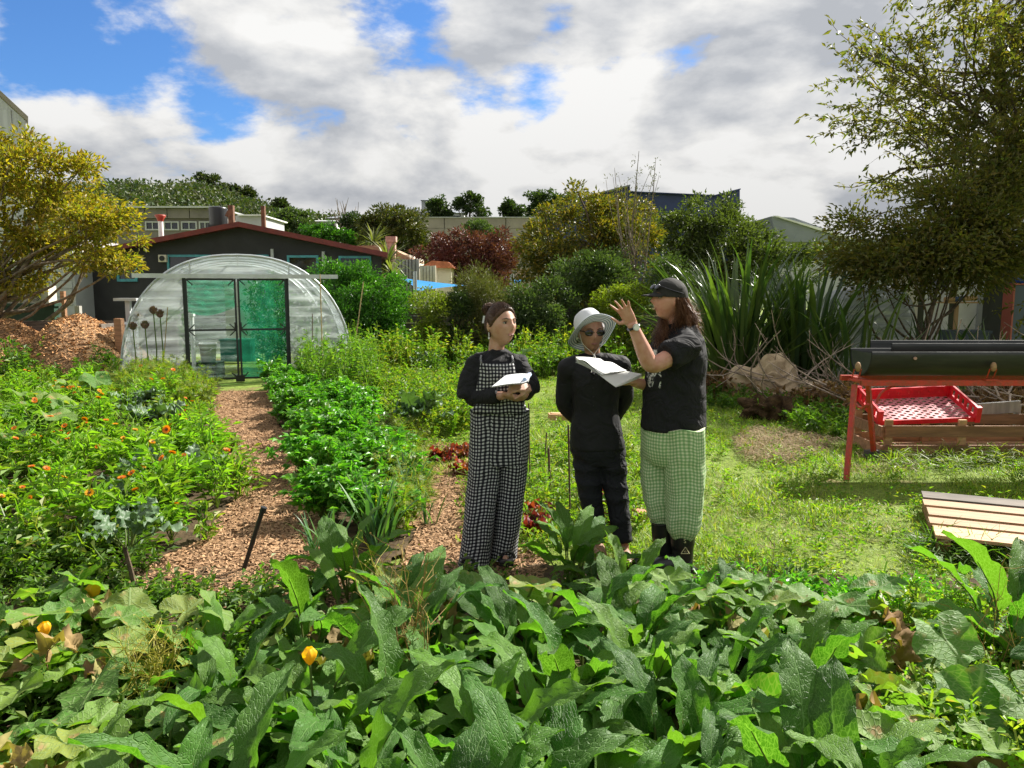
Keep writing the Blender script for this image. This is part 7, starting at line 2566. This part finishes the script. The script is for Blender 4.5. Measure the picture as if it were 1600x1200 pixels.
# trousers
tr = MB()
loft(tr, [(L(1052, 655, .05), .165, .150), (L(1052, 672, .05), .182, .165), (L(1051, 695, .05), .186, .165), (L(1051, 712, .05), .178, .155), (L(1050, 722, .05), .15, .13)], 60, fold=.02, seed=4, ubase=.17)
for sd, Q, dy0, dy1 in ((5, [(1033, 668, .118, .12), (1032, 712, .118, .12), (1030, 745, .112, .115), (1030, 780, .100, .105), (1033, 805, .085, .09), (1037, 820, .062, .066), (1038, 828, .056, .06)], .12, .08),
                    (6, [(1066, 668, .125, .13), (1068, 712, .124, .13), (1070, 745, .118, .122), (1070, 780, .112, .115), (1068, 808, .108, .11), (1067, 826, .100, .10), (1066, 836, .075, .078), (1066, 840, .062, .066)], -.03, -.02)):
    n_ = len(Q)
    Q = [(L(a, b_, dy0 + (dy1 - dy0) * i / (n_ - 1)), c, d_) for i, (a, b_, c, d_) in enumerate(Q)]
    rings = []
    for z in np.linspace(0, n_ - 1, 34):
        i = min(n_ - 2, int(z)); f_ = z - i
        k = 1 + .018 * math.sin(z * 8.5 + .8 * math.sin(z * 3)) * (z > 1)
        rings.append((Q[i][0] * (1 - f_) + Q[i + 1][0] * f_, (Q[i][1] * (1 - f_) + Q[i + 1][1] * f_) * k, (Q[i][2] * (1 - f_) + Q[i + 1][2] * f_) * k))
    loft(tr, rings, 64, fold=.05, seed=sd, cap=(True, True), ubase=.115)
tr.build('trousers', G_GREEN, root, True)
# gumboots
for k, (px, py, dy, ytop) in enumerate(((1037, 884, .08, 814), (1066, 890, -.02, 826))):
    gb = MB()
    f0 = L(px, py, dy); t0 = L(px, ytop, dy)
    limb_tube(gb, [f0 + [0, .0, .05], f0 + [0, 0, .14], (f0 + t0) / 2 + [0, 0, .03], t0], [.062, .064, .074, .078], 14, 20)
    gb.tube([f0 + [.035, .0, .04], f0 + [-.06, -.02, .045], f0 + [-.15, -.04, .035], f0 + [-.19, -.05, .025]], [.058, .058, .052, .030], 14)
    b_ = gb.build('gumboot', M_RUBBER, root, True)
    mb = MB(); mb.box(f0 + [-.07, -.02, -.002], (.30, .11, .035), rot=(0, 0, .25)); mb.build('sole', M_BLACKP, b_)
    mb = MB(); mb.tube([t0 + [math.cos(q) * .079, math.sin(q) * .079, -.006] for q in np.linspace(0, 6.283, 25)], .005, 5); mb.build('rim', M_RUBBER, b_, True)
    ml = mat('faded_yellow_mark%d' % k, (.45, .42, .22), .7)
    if k == 1:
        mk = MB(); c0 = t0 + np.array([.003, -.0815, -.105])
        tri = [c0 + [-.025, -.001, -.022], c0 + [.025, -.001, -.022], c0 + [0, 0, .018]]
        for i in range(3):
            mk.tube([tri[i], tri[(i + 1) % 3]], .0022, 4)
        mk.tube([c0 + [-.006, 0, -.012], c0 + [.006, 0, -.012], c0 + [0, 0, -.002], c0 + [-.006, 0, -.012]], .002, 4)
        mk.build('emblem', ml, b_)
        lettering('S', b_, t0 + np.array([.0, -.0805, -.062]), .034, (R(90), 0, 0), ml)
# cap with sunglasses resting on it
f = lambda p: np.asarray(p, float) * 1.03 @ HM.T + hc
cap = link('cap', None, root)
M_CAP = cloth_mat('faded_black_cap', (.022, .021, .02), .85, .2)
P = []
for t_ in np.linspace(0.02, 1.62, 14):
    P.append([f((math.sin(t_) * math.cos(q) * .083, .004 + math.sin(t_) * math.sin(q) * .104, .022 + math.cos(t_) * .105)) for q in np.linspace(0, 2 * np.pi, 48, endpoint=False)])
mb = MB(); mb.grid(np.array(P), closed=True); mb.sphere(f((0, .004, .128)), .007, 8, 6); mb.build('crown', M_CAP, cap, True)
P = np.zeros((13, 8, 3))
for i, q in enumerate(np.linspace(-1, 1, 13)):
    for j, v_ in enumerate(np.linspace(0, 1, 8)):
        an = -math.pi / 2 + q * .98
        P[i, j] = f((math.cos(an) * (.082 + .0 * v_) * (1 - .05 * v_), .004 + math.sin(an) * .104 - v_ * .075 * math.cos(q * 1.25), .034 - .008 * q * q * v_ - .014 * v_))
mb = MB(); mb.grid(P); bl_ = mb.build('bill', M_CAP, cap, True); so = bl_.modifiers.new('t', 'SOLIDIFY'); so.thickness = .004
mb = MB()
for sx in (-1, 1):
    e = MB(); e.sphere((0, 0, 0), (.027, .007, .019), 14, 8)
    V = e.v[0] @ np.array(Matrix.Rotation(R(-35), 3, 'X')).T + [sx * .030, -.094, .070]
    mb.add(V * 1.03 @ HM.T + hc, e.f[0])
    mb.tube([f((sx * .055, -.085, .075)), f((sx * .084, -.03, .055)), f((sx * .087, .04, .04))], .0032, 6)
mb.build('sunglasses', mat('cap_sunglasses', (.01, .01, .014), .12), root, True)
# long wavy hair
hair3 = hair_shell(hc, HM, 1.03, .2, -.10, .07, .022).build('hair', M_HAIRB, root, True)
hr = MB(); r = np.random.default_rng(21)
for k in range(1150):
    q = r.uniform(-.02, math.pi + .02)       # round sides and back
    q2 = q
    p0 = f((math.cos(q2) * .078, .004 + math.sin(q2) * .098, .018 + r.normal() * .008))
    out = np.array(f((math.cos(q2) * .098, .010 + math.sin(q2) * .120, -.06))) + r.normal(size=3) * .010
    dn = r.uniform(.12, .27)
    end = out + np.array([r.normal() * .022 + (.01 if q2 > .8 else -.01), r.normal() * .022, -dn + .06])
    if math.sin(q2) > .75:
        end[2] += .05; end[0] += .02
    mid = (out + end) / 2 + r.normal(size=3) * .010
    strands(hr, [p0], [[out, mid, end]], .0015, r, 12, .006, .008, r.uniform(12, 20))
for k in range(300):   # lock falling over the near shoulder and down the front
    p0 = f((-.074 if k % 4 else .074, r.uniform(.015, .05), .012))
    e = L(r.normal(1030, 8), r.uniform(518, 546), -.13 + r.normal() * .02)
    strands(hr, [p0], [[np.array(f((-.094, r.uniform(.005, .05), -.06))), (np.array(f((-.09, .01, -.09))) + e) / 2 + r.normal(size=3) * .010, e]], .0014, r, 12, .007, .009, r.uniform(12, 20))
for k in range(50):    # loose flyaways
    q = r.uniform(.2, math.pi)
    p0 = f((math.cos(q) * .085, .01 + math.sin(q) * .105, r.uniform(-.05, .02)))
    strands(hr, [p0], [[np.array(p0) + r.normal(size=3) * .02 + [.02, 0, -.03], np.array(p0) + r.normal(size=3) * .03 + [.045, 0, -.06]]], .0011, r, 8, .01, .006, 16)
hr.build('strands', M_HAIRB, hair3, True)
# watch on the raised wrist
wc_ = aW - d * .025
e1 = np.cross(d, [0, 1, 0]); e1 /= np.linalg.norm(e1); e2 = np.cross(d, e1)
w_ = link('watch', None, root)
mb = MB(); mb.tube([wc_ + (e1 * math.cos(q) + e2 * math.sin(q)) * .0325 for q in np.linspace(0, 6.283, 25)], .0075, 6); mb.build('strap', M_BLACKP, w_, True)
fc = np.array([.25, -1, .1]); fc -= fc.dot(d) * d; fc /= np.linalg.norm(fc)
mb = MB(); mb.tube([wc_ + fc * .030, wc_ + fc * .042], .019, 18); mb.build('case', M_GALV, w_, True)
mb = MB(); mb.tube([wc_ + fc * .0425, wc_ + fc * .0432], .0155, 18); mb.build('dial', M_WHITE, w_)
# sheaf of papers in the other hand
y0 = p3.b.y
Q = [at(899, 566, y0 - .22), at(962, 603, y0 - .24), at(1003, 588, y0 - .02), at(938, 571, y0 + .02)]
mb = MB(); P = np.zeros((16, 10, 3))
for lay in range(5):
    for i, uu in enumerate(np.linspace(0, 1, 16)):
        for j, vv in enumerate(np.linspace(0, 1, 10)):
            q = Q[0].lerp(Q[1], uu).lerp(Q[3].lerp(Q[2], uu), vv)
            P[i, j] = (q.x, q.y, q.z + lay * .0015 * (1 + 2.5 * (1 - uu)) + .010 * math.sin(uu * 4 + vv * 2 + lay * .3) + .02 * (1 - uu) ** 3 * vv)
    mb.grid(P.copy(), 0)
pp_ = mb.build('papers', M_PAPER, None, True)
tag(pp_, 'sheaf of white papers held out between the two right-hand people', 'papers')
mb = MB()
A_, B_ = at(900, 568, y0 - .21), at(950, 578, y0 - .04)
V = [A_, at(916, 561, y0 - .15), at(924, 566, y0 - .10), at(948, 576, y0 - .06), at(930, 577, y0 - .2)]
for i, uu in enumerate(np.linspace(0, 1, 8)):
    pass
g = np.zeros((10, 6, 3))
for i, uu in enumerate(np.linspace(0, 1, 10)):
    for j, vv in enumerate(np.linspace(0, 1, 6)):
        q = Q[0].lerp(Q[1], uu * .6).lerp(Q[3].lerp(Q[2], uu * .6), vv)
        g[i, j] = (q.x + .01, q.y, q.z + .010 + .035 * math.sin(uu * 3.14) * (1 - uu) * 1.2)
mb.grid(g); mb.build('curled_page', print_mat('typed_page', (.74, .74, .72), (.36, .37, .40), 26), pp_, True)
